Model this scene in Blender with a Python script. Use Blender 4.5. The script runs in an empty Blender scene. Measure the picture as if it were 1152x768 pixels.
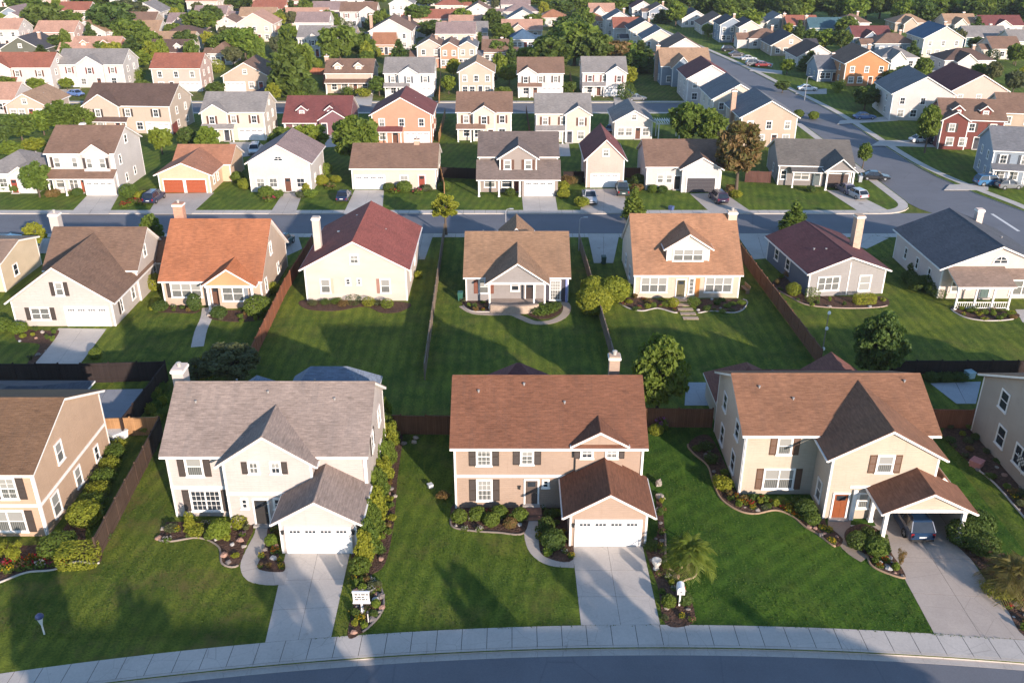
import bpy, math, random
import numpy as np
from mathutils import Vector, Matrix, Euler
RAD = math.radians
SC = bpy.context.scene
COL = SC.collection
rnd = random.Random(7)
HAZE = 0.00009

# ------------------------------------------------------------------ world, sun, camera
SUN_EL, SUN_AZ = 15.0, 30.0            # low sun behind the viewer's right shoulder
CAM_H, PITCH, FPX = 41.0, RAD(25.6), 1028.0
w = bpy.data.worlds.new("World"); SC.world = w; w.use_nodes = True
nt = w.node_tree; nt.nodes.clear()
out = nt.nodes.new('ShaderNodeOutputWorld'); bg = nt.nodes.new('ShaderNodeBackground'); sky = nt.nodes.new('ShaderNodeTexSky')
sky.sky_type = 'NISHITA'; sky.sun_disc = False
sky.sun_elevation = RAD(SUN_EL); sky.sun_rotation = RAD(180 - SUN_AZ)
sky.air_density = 1.0; sky.dust_density = 0.3; sky.ozone_density = 3.0
bg.inputs[1].default_value = 0.15
nt.links.new(sky.outputs[0], bg.inputs[0]); nt.links.new(bg.outputs[0], out.inputs[0])
sl = bpy.data.lights.new('sun', 'SUN'); sl.energy = 4.2; sl.angle = RAD(1.0); sl.color = (1.0, 0.85, 0.74)
so = bpy.data.objects.new('sun', sl); COL.objects.link(so)
tosun = Vector((math.sin(RAD(SUN_AZ))*math.cos(RAD(SUN_EL)), -math.cos(RAD(SUN_AZ))*math.cos(RAD(SUN_EL)), math.sin(RAD(SUN_EL))))
so.rotation_euler = tosun.to_track_quat('Z', 'Y').to_euler(); so.location = (40, -40, 60)
cd = bpy.data.cameras.new('camera'); co = bpy.data.objects.new('camera', cd); COL.objects.link(co)
co.location = (0, 0, CAM_H); co.rotation_euler = (math.pi/2 - PITCH, 0, 0)
cd.sensor_width = 36; cd.lens = FPX/1152*36; cd.clip_end = 5000; cd.clip_start = 0.5
SC.camera = co
SC.view_settings.view_transform = 'Standard'; SC.view_settings.look = 'None'
SC.view_settings.exposure = 1.1; SC.view_settings.gamma = 1
SC.cycles.max_bounces = 6; SC.cycles.diffuse_bounces = 3; SC.cycles.glossy_bounces = 3
SC.cycles.transmission_bounces = 3; SC.cycles.transparent_max_bounces = 4
SC.cycles.use_denoising = True; SC.cycles.caustics_reflective = False; SC.cycles.caustics_refractive = False

def P(px, py, z=0.0):
    """the ground point (height z) a surveyor's pixel of the photograph stands on"""
    dx = (px-576)/FPX; dy = (py-384)/FPX
    d = (dx, math.cos(PITCH)-dy*math.sin(PITCH), -math.sin(PITCH)-dy*math.cos(PITCH))
    t = (z-CAM_H)/d[2]
    return Vector((d[0]*t, d[1]*t, z))
def SCR(x, y, z=0.0):
    zc = y*math.cos(PITCH)-(z-CAM_H)*math.sin(PITCH); yc = y*math.sin(PITCH)+(z-CAM_H)*math.cos(PITCH)
    return 576+FPX*x/max(zc, .1), 384-FPX*yc/max(zc, .1)

# ------------------------------------------------------------------ objects and labels
LABELLED = []
def tag(o, label=None, cat=None, group=None, kind=None):
    if label: o['label'] = label; LABELLED.append(o)
    if cat: o['category'] = cat
    if group: o['group'] = group
    if kind: o['kind'] = kind
    return o
def empty(name, loc=(0, 0, 0), rz=0.0):
    o = bpy.data.objects.new(name, None); o.empty_display_size = .3
    COL.objects.link(o); o.location = loc; o.rotation_euler = (0, 0, rz)
    return o
def link(name, me, parent=None, loc=(0, 0, 0), rz=0.0, scale=None):
    o = bpy.data.objects.new(name, me); COL.objects.link(o)
    o.location = loc; o.rotation_euler = (0, 0, rz)
    if scale is not None: o.scale = scale
    if parent: o.parent = parent
    return o
ORD = ['', 'first', 'second', 'third', 'fourth', 'fifth', 'sixth', 'seventh', 'eighth', 'ninth', 'tenth', 'eleventh', 'twelfth',
       'thirteenth', 'fourteenth', 'fifteenth', 'sixteenth', 'seventeenth', 'eighteenth', 'nineteenth', 'twentieth']
def finish_labels():
    by = {}
    for o in LABELLED: by.setdefault(o['label'], []).append(o)
    for lab, os_ in by.items():
        n = len(os_)
        if n == 1: continue
        os_.sort(key=lambda o: SCR(o.matrix_world.translation.x, o.matrix_world.translation.y)[0] if o.parent else SCR(o.location.x, o.location.y)[0])
        for i, o in enumerate(os_):
            if n == 2: s = ('left one', 'right one')[i]
            elif i == 0: s = 'leftmost'
            elif i == n-1: s = 'rightmost'
            elif i < n/2 or n < 6: s = (ORD[i+1] if i+1 < len(ORD) else str(i+1)+'th') + ' from left'
            else: s = (ORD[n-i] if n-i < len(ORD) else str(n-i)+'th') + ' from right'
            o['label'] = lab + ', ' + s

# ------------------------------------------------------------------ mesh building
class MB:
    def __init__(s): s.v = []; s.f = []; s.m = []; s.mats = []
    def mi(s, mat):
        if mat not in s.mats: s.mats.append(mat)
        return s.mats.index(mat)
    def face(s, pts, mat):
        n = len(s.v); s.v += [tuple(p) for p in pts]; s.f.append(tuple(range(n, n+len(pts)))); s.m.append(s.mi(mat))
    def shared(s, verts, faces, mat):
        n = len(s.v); s.v += [tuple(p) for p in verts]; k = s.mi(mat)
        for f in faces: s.f.append(tuple(n+i for i in f)); s.m.append(k)
    def hexa(s, b, t, mat):
        """bottom quad b and top quad t, both anticlockwise from above"""
        s.face([b[3], b[2], b[1], b[0]], mat); s.face(t, mat)
        for i in range(4):
            j = (i+1) % 4; s.face([b[i], b[j], t[j], t[i]], mat)
    def box(s, x0, y0, z0, x1, y1, z1, mat):
        x0, x1 = min(x0, x1), max(x0, x1); y0, y1 = min(y0, y1), max(y0, y1); z0, z1 = min(z0, z1), max(z0, z1)
        q = [(x0, y0), (x1, y0), (x1, y1), (x0, y1)]
        s.hexa([(a, b, z0) for a, b in q], [(a, b, z1) for a, b in q], mat)
    def slab(s, pts, z0, z1, mat, side=None):
        """a flat polygon (any outline, anticlockwise) with thickness"""
        n = len(pts)
        s.face([(p[0], p[1], z1) for p in pts], mat)
        for i in range(n):
            a, b = pts[i], pts[(i+1) % n]
            s.face([(a[0], a[1], z0), (b[0], b[1], z0), (b[0], b[1], z1), (a[0], a[1], z1)], side or mat)
    def tube(s, path, rad, n, mat, cap=True):
        path = [Vector(p) for p in path]; k = len(path)
        if not hasattr(rad, '__len__'): rad = [rad]*k
        vs = []; fs = []
        for i, p in enumerate(path):
            d = (path[min(i+1, k-1)]-path[max(i-1, 0)]).normalized()
            a = d.orthogonal().normalized() if i == 0 else (a - d*a.dot(d)).normalized()
            b = d.cross(a)
            for j in range(n):
                t = 2*math.pi*j/n; vs.append(p+(a*math.cos(t)+b*math.sin(t))*rad[i])
        for i in range(k-1):
            for j in range(n):
                fs.append((i*n+j, i*n+(j+1) % n, (i+1)*n+(j+1) % n, (i+1)*n+j))
        if cap: fs.append(tuple(range(n))[::-1]); fs.append(tuple((k-1)*n+j for j in range(n)))
        s.shared(vs, fs, mat)
    def lathe(s, prof, n, mat, c=(0, 0, 0)):
        vs = []; fs = []; k = len(prof)
        for r, z in prof:
            for j in range(n):
                t = 2*math.pi*j/n; vs.append((c[0]+r*math.cos(t), c[1]+r*math.sin(t), c[2]+z))
        for i in range(k-1):
            for j in range(n): fs.append((i*n+j, i*n+(j+1) % n, (i+1)*n+(j+1) % n, (i+1)*n+j))
        fs.append(tuple((k-1)*n+j for j in range(n)))
        s.shared(vs, fs, mat)
    def mesh(s, name, uv=True, smooth=False):
        me = bpy.data.meshes.new(name)
        me.from_pydata(s.v, [], s.f)
        for m in s.mats: me.materials.append(m)
        me.polygons.foreach_set('material_index', s.m)
        if smooth: me.polygons.foreach_set('use_smooth', [True]*len(s.f))
        me.update()
        if uv:
            lay = me.uv_layers.new(name='UVMap'); dat = [0.0]*(2*len(me.loops))
            for p in me.polygons:
                n = p.normal
                if abs(n.z) > .999: u = Vector((1, 0, 0)); v = Vector((0, 1, 0))
                else:
                    u = Vector((-n.y, n.x, 0)).normalized(); v = n.cross(u)
                for li in p.loop_indices:
                    c = me.vertices[me.loops[li].vertex_index].co
                    dat[2*li] = c.dot(u); dat[2*li+1] = c.dot(v)
            lay.data.foreach_set('uv', dat)
        return me
    def build(s, name, parent=None, loc=(0, 0, 0), rz=0.0, uv=True, smooth=False):
        return link(name, s.mesh(name, uv, smooth), parent, loc, rz)

def smooth_poly(pts, k=5, closed=True):
    """Catmull-Rom through the points"""
    n = len(pts); o = []
    rng_ = range(n) if closed else range(n-1)
    for i in rng_:
        g = (lambda j: pts[j % n]) if closed else (lambda j: pts[max(0, min(n-1, j))])
        p0, p1, p2, p3 = g(i-1), g(i), g(i+1), g(i+2)
        for t in [q/k for q in range(k)]:
            o.append(tuple(.5*((2*p1[c])+(-p0[c]+p2[c])*t+(2*p0[c]-5*p1[c]+4*p2[c]-p3[c])*t*t+(-p0[c]+3*p1[c]-3*p2[c]+p3[c])*t**3) for c in (0, 1)))
    if not closed: o.append(tuple(pts[-1][:2]))
    return o
def ccw(pts):
    a = sum(pts[i][0]*pts[(i+1) % len(pts)][1]-pts[(i+1) % len(pts)][0]*pts[i][1] for i in range(len(pts)))
    return pts if a > 0 else pts[::-1]
def PP(*px): return [tuple(P(a, b)[:2]) for a, b in px]
def inside(pt, poly):
    x, y = pt; c = False; n = len(poly)
    for i in range(n):
        a, b = poly[i], poly[(i+1) % n]
        if (a[1] > y) != (b[1] > y) and x < (b[0]-a[0])*(y-a[1])/(b[1]-a[1])+a[0]: c = not c
    return c

# ------------------------------------------------------------------ materials
MATS = {}
class N:
    """tiny node helper"""
    def __init__(s, name):
        s.m = bpy.data.materials.new(name); s.m.use_nodes = True; s.t = s.m.node_tree
        s.b = s.t.nodes['Principled BSDF']; s.o = s.t.nodes['Material Output']
    def n(s, typ, **kw):
        x = s.t.nodes.new(typ)
        for k, v in kw.items():
            if k in x.inputs: x.inputs[k].default_value = v
            else: setattr(x, k, v)
        return x
    def l(s, a, b): s.t.links.new(a, b)
    def noise(s, vec, scale, detail=3, rough=.55, dist=0):
        x = s.n('ShaderNodeTexNoise'); x.inputs['Scale'].default_value = scale; x.inputs['Detail'].default_value = detail
        x.inputs['Roughness'].default_value = rough; x.inputs['Distortion'].default_value = dist
        if vec: s.l(vec, x.inputs['Vector'])
        return x.outputs['Fac']
    def ramp(s, fac, stops):
        x = s.n('ShaderNodeValToRGB'); e = x.color_ramp.elements
        while len(e) < len(stops): e.new(.5)
        for q, (p, c) in zip(e, stops): q.position = p; q.color = (*c, 1) if len(c) == 3 else c
        s.l(fac, x.inputs[0]); return x.outputs[0]
    def mix(s, fac, a, b, mode='MIX'):
        x = s.n('ShaderNodeMix', data_type='RGBA', blend_type=mode)
        for i, q in ((0, fac), (6, a), (7, b)):
            if hasattr(q, 'links'): s.l(q, x.inputs[i])
            else: x.inputs[i].default_value = (*q, 1) if hasattr(q, '__len__') and len(q) == 3 else q
        return x.outputs[2]
    def math(s, op, a, b=0.0):
        x = s.n('ShaderNodeMath', operation=op)
        for i, q in ((0, a), (1, b)):
            if hasattr(q, 'links'): s.l(q, x.inputs[i])
            else: x.inputs[i].default_value = q
        return x.outputs[0]
    def mapping(s, vec, scale=(1, 1, 1), rot=(0, 0, 0)):
        x = s.n('ShaderNodeMapping'); x.inputs['Scale'].default_value = scale; x.inputs['Rotation'].default_value = rot
        s.l(vec, x.inputs['Vector']); return x.outputs[0]
    def uv(s): return s.n('ShaderNodeTexCoord').outputs['UV']
    def obj(s): return s.n('ShaderNodeTexCoord').outputs['Object']
    def pos(s): return s.n('ShaderNodeNewGeometry').outputs['Position']
    def rand(s): return s.n('ShaderNodeObjectInfo').outputs['Random']
    def bump(s, h, strength=.3, dist=.02):
        x = s.n('ShaderNodeBump'); x.inputs['Strength'].default_value = strength; x.inputs['Distance'].default_value = dist
        s.l(h, x.inputs['Height']); s.l(x.outputs[0], s.b.inputs['Normal'])
    def col(s, c):
        if hasattr(c, 'links'): s.l(c, s.b.inputs['Base Color'])
        else: s.b.inputs['Base Color'].default_value = (*c, 1)
    def rough(s, r, spec=.3):
        s.b.inputs['Roughness'].default_value = r; s.b.inputs['Specular IOR Level'].default_value = spec
def mul(c, k): return tuple(min(1, x*k) for x in c)
def cached(fn):
    def g(*a):
        k = (fn.__name__,)+a
        if k not in MATS: MATS[k] = fn(*a)
        return MATS[k]
    return g

@cached
def m_siding(c):
    n = N('lap_siding'); uv = n.uv()
    big = n.noise(n.mapping(n.pos(), (.35, .35, .5)), 1.0, 4)
    streak = n.noise(n.mapping(uv, (1.5, 12, 1)), 1.0, 3)
    a = n.ramp(big, [(.3, mul(c, .88)), (.7, mul(c, 1.06))])
    a = n.mix(.3, a, n.ramp(streak, [(.3, mul(c, .75)), (.7, mul(c, 1.12))]))
    dr = n.ramp(n.noise(n.mapping(uv, (3.5, .22, 1)), 1.0, 4, .7), [(.52, (0, 0, 0)), (.78, (.45, .45, .45))]); a = n.mix(dr, a, mul(c, .72))
    n.col(a); n.rough(.62, .25)
    saw = n.n('ShaderNodeTexWave', wave_type='BANDS', bands_direction='Y', wave_profile='SAW'); saw.inputs['Scale'].default_value = 1.745
    n.l(uv, saw.inputs['Vector'])
    n.bump(saw.outputs['Fac'], .8, .05); return n.m
@cached
def m_stucco(c):
    n = N('stucco'); p = n.obj()
    big = n.noise(n.mapping(n.pos(), (.4, .4, .8)), 1.0, 4); fine = n.noise(p, 14, 3)
    n.col(n.mix(.3, n.ramp(big, [(.3, mul(c, .86)), (.7, mul(c, 1.06))]), n.ramp(fine, [(.3, mul(c, .82)), (.7, mul(c, 1.12))])))
    n.rough(.85, .2); n.bump(fine, .3, .015); return n.m
@cached
def m_shingle(c):
    n = N('asphalt_shingle'); uv = n.uv()
    br = n.n('ShaderNodeTexBrick'); br.offset = .5
    for k, v in (('Scale', 1.0), ('Brick Width', .42), ('Row Height', .17), ('Mortar Size', .012), ('Mortar Smooth', .4), ('Bias', 0.0)): br.inputs[k].default_value = v
    br.inputs['Color1'].default_value = (*mul(c, .62), 1); br.inputs['Color2'].default_value = (*mul(c, 1.38), 1); br.inputs['Mortar'].default_value = (*mul(c, .35), 1)
    wob = n.n('ShaderNodeVectorMath', operation='ADD'); ns = n.n('ShaderNodeTexNoise'); ns.inputs['Scale'].default_value = .8
    n.l(uv, ns.inputs['Vector'])
    vs = n.n('ShaderNodeVectorMath', operation='SCALE'); vs.inputs['Scale'].default_value = .12; n.l(ns.outputs['Color'], vs.inputs[0])
    n.l(uv, wob.inputs[0]); n.l(vs.outputs[0], wob.inputs[1]); n.l(wob.outputs[0], br.inputs['Vector'])
    streak = n.noise(n.mapping(uv, (1.3, 7.5, 1)), 1.0, 6, .75)
    blot = n.noise(n.mapping(uv, (.3, .35, 1)), 1.0, 4)
    a = n.mix(.62, br.outputs['Color'], n.ramp(streak, [(.34, mul(c, .42)), (.5, c), (.68, mul(c, 1.7))]))
    a = n.mix(.3, a, n.ramp(blot, [(.35, mul(c, .62)), (.65, mul(c, 1.28))]))
    st = n.ramp(n.noise(n.mapping(uv, (1.1, .16, 1)), 1.0, 5, .7), [(.5, (0, 0, 0)), (.75, (.6, .6, .6))]); a = n.mix(st, a, (c[0]*.6+.01, c[1]*.65+.01, c[2]*.7+.01))
    n.col(a); n.rough(.88, .2)
    h = n.mix(.5, br.outputs['Fac'], streak); n.bump(h, .55, .03); return n.m
@cached
def m_paint(c, r=.5):
    n = N('painted_wood'); big = n.noise(n.obj(), 2.2, 4)
    n.col(n.ramp(big, [(.25, mul(c, .88)), (.7, mul(c, 1.04))])); n.rough(r, .35); return n.m
@cached
def m_metal(c, r=.4, met=.0):
    n = N('painted_metal'); n.col(n.ramp(n.noise(n.obj(), 5, 3), [(.3, mul(c, .88)), (.7, mul(c, 1.08))])); n.rough(r, .5); n.b.inputs['Metallic'].default_value = met; return n.m
@cached
def m_carpaint(c):
    n = N('car_paint'); n.col(n.ramp(n.noise(n.obj(), 1.5, 3), [(.3, mul(c, .9)), (.7, mul(c, 1.05))])); n.rough(.32, .5)
    n.b.inputs['Coat Weight'].default_value = .6; n.b.inputs['Coat Roughness'].default_value = .06; return n.m
@cached
def m_glass(c=(.02, .025, .03), r=.06):
    n = N('window_glass'); v = n.rand()
    n.col(n.mix(n.noise(n.mapping(n.uv(), (1.2, .8, 1)), 2.0, 3), mul(c, .5), mul(c, 2.2))); n.rough(r, .55); return n.m
@cached
def m_blind():
    n = N('window_with_blind'); uv = n.uv()
    wv = n.n('ShaderNodeTexWave', bands_direction='Y'); wv.inputs['Scale'].default_value = 4.5; n.l(uv, wv.inputs['Vector'])
    n.col(n.mix(wv.outputs['Fac'], (.20, .20, .185), (.34, .33, .30))); n.rough(.5, .3)
    n.b.inputs['Coat Weight'].default_value = 1; n.b.inputs['Coat Roughness'].default_value = .03; return n.m
@cached
def m_curtain():
    n = N('window_with_curtain'); uv = n.uv()
    wv = n.n('ShaderNodeTexWave', bands_direction='X'); wv.inputs['Scale'].default_value = 2.2; wv.inputs['Distortion'].default_value = 1.5; n.l(uv, wv.inputs['Vector'])
    n.col(n.mix(wv.outputs['Fac'], (.05, .055, .055), (.20, .20, .18))); n.rough(.5, .3)
    n.b.inputs['Coat Weight'].default_value = 1; n.b.inputs['Coat Roughness'].default_value = .03; return n.m
@cached
def m_brick(c):
    n = N('brick'); uv = n.uv(); br = n.n('ShaderNodeTexBrick')
    for k, v in (('Scale', 1.0), ('Brick Width', .24), ('Row Height', .085), ('Mortar Size', .008)): br.inputs[k].default_value = v
    br.inputs['Color1'].default_value = (*mul(c, .8), 1); br.inputs['Color2'].default_value = (*mul(c, 1.2), 1); br.inputs['Mortar'].default_value = (*mul(c, 1.3), 1)
    n.l(uv, br.inputs['Vector']); n.col(n.mix(.35, br.outputs['Color'], n.ramp(n.noise(n.obj(), 3, 4), [(.3, mul(c, .7)), (.7, mul(c, 1.25))]))); n.rough(.9, .2)
    n.bump(br.outputs['Fac'], -.3, .01); return n.m
@cached
def m_grass(c1, c2, ang=0.0, dry=.15):
    n = N('lawn_grass'); p = n.pos()
    g1 = n.noise(p, .12, 4); g2 = n.noise(p, .7, 5, .65); g3 = n.noise(n.mapping(p, (5, 8, 6), (0, 0, ang)), 1.0, 6, .8); g4 = n.noise(p, 24, 2, .6)
    a = n.mix(n.ramp(g2, [(.36, (0, 0, 0)), (.64, (1, 1, 1))]), c1, c2)
    a = n.mix(n.ramp(g1, [(.42, (0, 0, 0)), (.62, (.7, .7, .7))]), a, (c2[0]*1.35, c2[1]*1.2, c2[2]))
    wv = n.n('ShaderNodeTexWave', bands_direction='X', wave_profile='SIN'); wv.inputs['Scale'].default_value = .26; wv.inputs['Distortion'].default_value = 2.2; wv.inputs['Detail'].default_value = 3
    n.l(n.mapping(p, (1, 1, 1), (0, 0, ang)), wv.inputs['Vector'])
    a = n.mix(n.math('MULTIPLY', wv.outputs['Fac'], .5), a, mul(c1, .75))
    st = n.noise(n.mapping(p, (2.6, .35, 1), (0, 0, ang)), 1.0, 5, .7); a = n.mix(n.ramp(st, [(.5, (0, 0, 0)), (.72, (.55, .55, .55))]), a, (c2[0]*1.7, c2[1]*1.35, c2[2]*1.1))
    a = n.mix(n.ramp(g3, [(.36, (.75, .75, .75)), (.5, (0, 0, 0))]), a, mul(c1, .35))
    a = n.mix(n.ramp(g3, [(.53, (0, 0, 0)), (.72, (.75, .75, .75))]), a, (c2[0]*1.8, c2[1]*1.55, c2[2]*1.2))
    brown = n.ramp(n.noise(p, .3, 6, .75), [(.50, (0, 0, 0)), (.68, (1, 1, 1))])
    pat = n.noise(p, .21, 3, .6, 1.0); a = n.mix(n.ramp(pat, [(.38, (.4, .4, .4)), (.55, (0, 0, 0))]), a, mul(c1, .8))
    a = n.mix(n.math('MULTIPLY', brown, dry*3), a, (.15, .115, .042))
    n.col(a); n.rough(.9, .12)
    n.bump(n.mix(.5, g3, g4), 1.0, .16); return n.m
@cached
def m_concrete(c):
    n = N('concrete'); p = n.pos()
    a = n.ramp(n.noise(p, .35, 5, .6), [(.3, mul(c, .8)), (.7, mul(c, 1.1))])
    a = n.mix(.35, a, n.ramp(n.noise(p, 6, 5, .7), [(.3, mul(c, .75)), (.7, mul(c, 1.15))]))
    st = n.ramp(n.noise(n.mapping(p, (1.3, .5, 1)), .9, 6, .7, 1.2), [(.6, (0, 0, 0)), (.75, (1, 1, 1))])
    a = n.mix(n.math('MULTIPLY', st, .5), a, mul(c, .55)); oil = n.ramp(n.noise(p, .75, 3, .5, .4), [(.68, (0, 0, 0)), (.76, (.6, .6, .6))]); a = n.mix(oil, a, mul(c, .45))
    v = n.n('ShaderNodeTexVoronoi', feature='DISTANCE_TO_EDGE'); v.inputs['Scale'].default_value = .33; n.l(p, v.inputs['Vector']); a = n.mix(n.ramp(v.outputs['Distance'], [(0, (.5, .5, .5)), (.006, (0, 0, 0))]), a, mul(c, .5)); n.col(a); n.rough(.85, .25); n.bump(n.noise(p, 40, 2), .15, .01); return n.m
@cached
def m_asphalt(c):
    n = N('asphalt'); p = n.pos()
    a = n.ramp(n.noise(p, .2, 5, .6), [(.3, mul(c, .8)), (.7, mul(c, 1.2))])
    a = n.mix(.4, a, n.ramp(n.noise(p, 9, 5, .75), [(.3, mul(c, .65)), (.7, mul(c, 1.35))]))
    tr = n.noise(n.mapping(p, (.04, .9, 1)), 1.0, 3); a = n.mix(n.math('MULTIPLY', tr, .3), a, mul(c, 1.35))
    v = n.n('ShaderNodeTexVoronoi', feature='DISTANCE_TO_EDGE'); v.inputs['Scale'].default_value = .16; n.l(p, v.inputs['Vector'])
    a = n.mix(n.ramp(v.outputs['Distance'], [(.0, (.3, .3, .3)), (.010, (0, 0, 0))]), a, mul(c, .5)); n.col(a)
    n.rough(.85, .3); n.bump(n.noise(p, 30, 3), .3, .02); return n.m
@cached
def m_mulch(c):
    n = N('bark_mulch'); p = n.pos(); v = n.n('ShaderNodeTexVoronoi'); v.inputs['Scale'].default_value = 7; n.l(p, v.inputs['Vector'])
    a = n.mix(n.noise(p, 3, 5, .7), mul(c, .5), mul(c, 1.5)); a = n.mix(.5, a, n.mix(v.outputs['Color'], mul(c, .4), mul(c, 2.0))); n.col(a); n.rough(.95, .1)
    n.bump(v.outputs['Distance'], .9, .06); return n.m
@cached
def m_wood(c):
    n = N('weathered_fence_boards'); uv = n.uv()
    br = n.n('ShaderNodeTexBrick'); br.offset = 0.0
    for k, v in (('Scale', 1.0), ('Brick Width', .16), ('Row Height', 30.0), ('Mortar Size', .01)): br.inputs[k].default_value = v
    br.inputs['Color1'].default_value = (*mul(c, .7), 1); br.inputs['Color2'].default_value = (*mul(c, 1.3), 1); br.inputs['Mortar'].default_value = (*mul(c, .25), 1)
    n.l(uv, br.inputs['Vector'])
    gr = n.noise(n.mapping(uv, (14, .8, 1)), 1.0, 4); big = n.noise(n.pos(), .5, 4)
    a = n.mix(.4, br.outputs['Color'], n.ramp(gr, [(.3, mul(c, .6)), (.7, mul(c, 1.35))])); a = n.mix(.35, a, n.ramp(big, [(.35, mul(c, .6)), (.7, mul(c, 1.25))]))
    n.col(a); n.rough(.9, .15); n.bump(br.outputs['Fac'], -.5, .02); return n.m
@cached
def m_rock(c):
    n = N('rock'); p = n.obj(); n.col(n.mix(n.noise(p, 4, 5, .7), mul(c, .6), mul(c, 1.35))); n.rough(.9, .2); n.bump(n.noise(p, 8, 4), .6, .03); return n.m
@cached
def m_bark(c):
    n = N('bark'); p = n.obj(); n.col(n.mix(n.noise(n.mapping(p, (9, 9, 1.5)), 1.0, 5, .7), mul(c, .5), mul(c, 1.5))); n.rough(.95, .1); n.bump(n.noise(n.mapping(p, (12, 12, 2)), 1.0, 4), .7, .03); return n.m
@cached
def m_leaf(c1, c2, var=.25):
    n = N('leaves'); at = n.n('ShaderNodeAttribute', attribute_name='tint')
    a = n.mix(at.outputs['Fac'], c1, c2)
    a = n.mix(n.math('MULTIPLY', n.rand(), var), a, (c2[0]*1.5, c2[1]*1.1, c2[2]*.7))
    n.col(a); n.rough(.6, .25)
    tr = n.n('ShaderNodeBsdfTranslucent'); n.l(n.mix(.5, a, (c2[0]*1.3, c2[1]*1.3, c2[2]*.5)), tr.inputs['Color'])
    mx = n.n('ShaderNodeMixShader'); mx.inputs[0].default_value = .4
    n.l(n.b.outputs[0], mx.inputs[1]); n.l(tr.outputs[0], mx.inputs[2]); n.l(mx.outputs[0], n.o.inputs['Surface']); return n.m
@cached
def m_plain(c, r=.6):
    n = N('plain_surface'); n.col(n.ramp(n.noise(n.obj(), 6, 3), [(.3, mul(c, .85)), (.7, mul(c, 1.1))])); n.rough(r, .3); return n.m

WHITE = (.78, .75, .70)
m_trim = m_paint(WHITE)
DARKWOOD = (.085, .05, .033)
# ------------------------------------------------------------------ window, door and garage door meshes (shared between copies)
def mesh_window(w, h, nx, ny, split, trim=None):
    k = ('win', round(w, 2), round(h, 2), nx, ny, split, id(trim))
    if k in MATS: return MATS[k]
    t = trim or m_trim; b = MB(); c = .11
    b.box(-w/2-c, -.07, -c, -w/2, .0, h+c, t); b.box(w/2, -.07, -c, w/2+c, .0, h+c, t)
    b.box(-w/2, -.069, h, w/2, 0, h+c, t); b.box(-w/2-.16, -.12, -c-.02, w/2+.16, -.0, -.02, t)
    for i in range(1, split):
        x = -w/2+w*i/split; b.box(x-.05, -.062, -.02, x+.05, 0, h, t)
    for j in range(split):
        x0 = -w/2+w*j/split; x1 = x0+w/split
        b.box(x0, -.05, h*.5-.03, x1, -.01, h*.5+.03, t)
        b.box(x0, -.045, -.02, x0+.045, -.01, h, t); b.box(x1-.045, -.045, -.02, x1, -.01, h, t)
        b.box(x0+.045, -.044, h-.05, x1-.045, -.01, h, t); b.box(x0+.045, -.044, -.02, x1-.045, -.01, .04, t)
        for i in range(1, nx): xx = x0+(x1-x0)*i/nx; b.box(xx-.014, -.04, 0.04, xx+.014, -.012, h-.05, t)
        for i in range(1, ny):
            zz = h*i/ny
            if abs(zz-h/2) > .05: b.box(x0+.045, -.039, zz-.014, x1-.045, -.012, zz+.014, t)
    MATS[k] = b.mesh('window'); return MATS[k]
def mesh_pane(w, h, split, style):
    k = ('pane', round(w, 2), round(h, 2), split, style)
    if k in MATS: return MATS[k]
    up, lo = {'dark': (m_glass(), m_glass()), 'blind': (m_blind(), m_glass()), 'full': (m_blind(), m_blind()), 'curtain': (m_curtain(), m_curtain()),
              'half': (m_blind(), m_curtain())}[style]
    b = MB(); b.face([(-w/2, -.02, 0), (w/2, -.02, 0), (w/2, -.02, h/2), (-w/2, -.02, h/2)], lo)
    b.face([(-w/2, -.02, h/2), (w/2, -.02, h/2), (w/2, -.02, h), (-w/2, -.02, h)], up)
    MATS[k] = b.mesh('pane'); return MATS[k]
def mesh_shutter(w, h, c):
    k = ('shut', round(w, 2), round(h, 2), c)
    if k in MATS: return MATS[k]
    m = m_paint(c); b = MB(); b.box(-w/2, -.03, 0, w/2, 0, h, m)
    for x in (-w/2, w/2-.06): b.box(x, -.05, 0, x+.06, -.03, h, m)
    for z in (0, h*.48, h-.08): b.box(-w/2+.06, -.05, z, w/2-.06, -.03, z+.08, m)
    n = max(3, int(h/.12))
    for i in range(n):
        z = .1+(h-.2)*i/n; b.hexa([(-w/2+.06, -.03, z), (w/2-.06, -.03, z), (w/2-.06, -.029, z), (-w/2+.06, -.029, z)], [(-w/2+.06, -.047, z+.02), (w/2-.06, -.047, z+.02), (w/2-.06, -.029, z+.08), (-w/2+.06, -.029, z+.08)], m)
    MATS[k] = b.mesh('shutter'); return MATS[k]
def mesh_door(w, h, c, lite=True):
    k = ('door', w, h, c, lite)
    if k in MATS: return MATS[k]
    m = m_paint(c); t = m_trim; b = MB()
    b.box(-w/2-.13, -.08, 0, -w/2, 0, h+.13, t); b.box(w/2, -.08, 0, w/2+.13, 0, h+.13, t); b.box(-w/2, -.079, h, w/2, 0, h+.13, t)
    b.box(-w/2, -.03, .02, w/2, 0, h, m)
    for x0 in (-w/2+.1, .05):
        for z0, z1 in ((.18, .85), (1.0, h-.65 if lite else h-.2)): b.box(x0, -.045, z0, x0+w/2-.15, -.03, z1, m)
    if lite: b.box(-w/2+.16, -.04, h-.55, w/2-.16, -.028, h-.14, m_glass())
    b.box(-w/2-.2, -.35, -.14, w/2+.2, 0, 0.02, m_concrete((.36, .33, .3)))
    MATS[k] = b.mesh('door'); return MATS[k]
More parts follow.
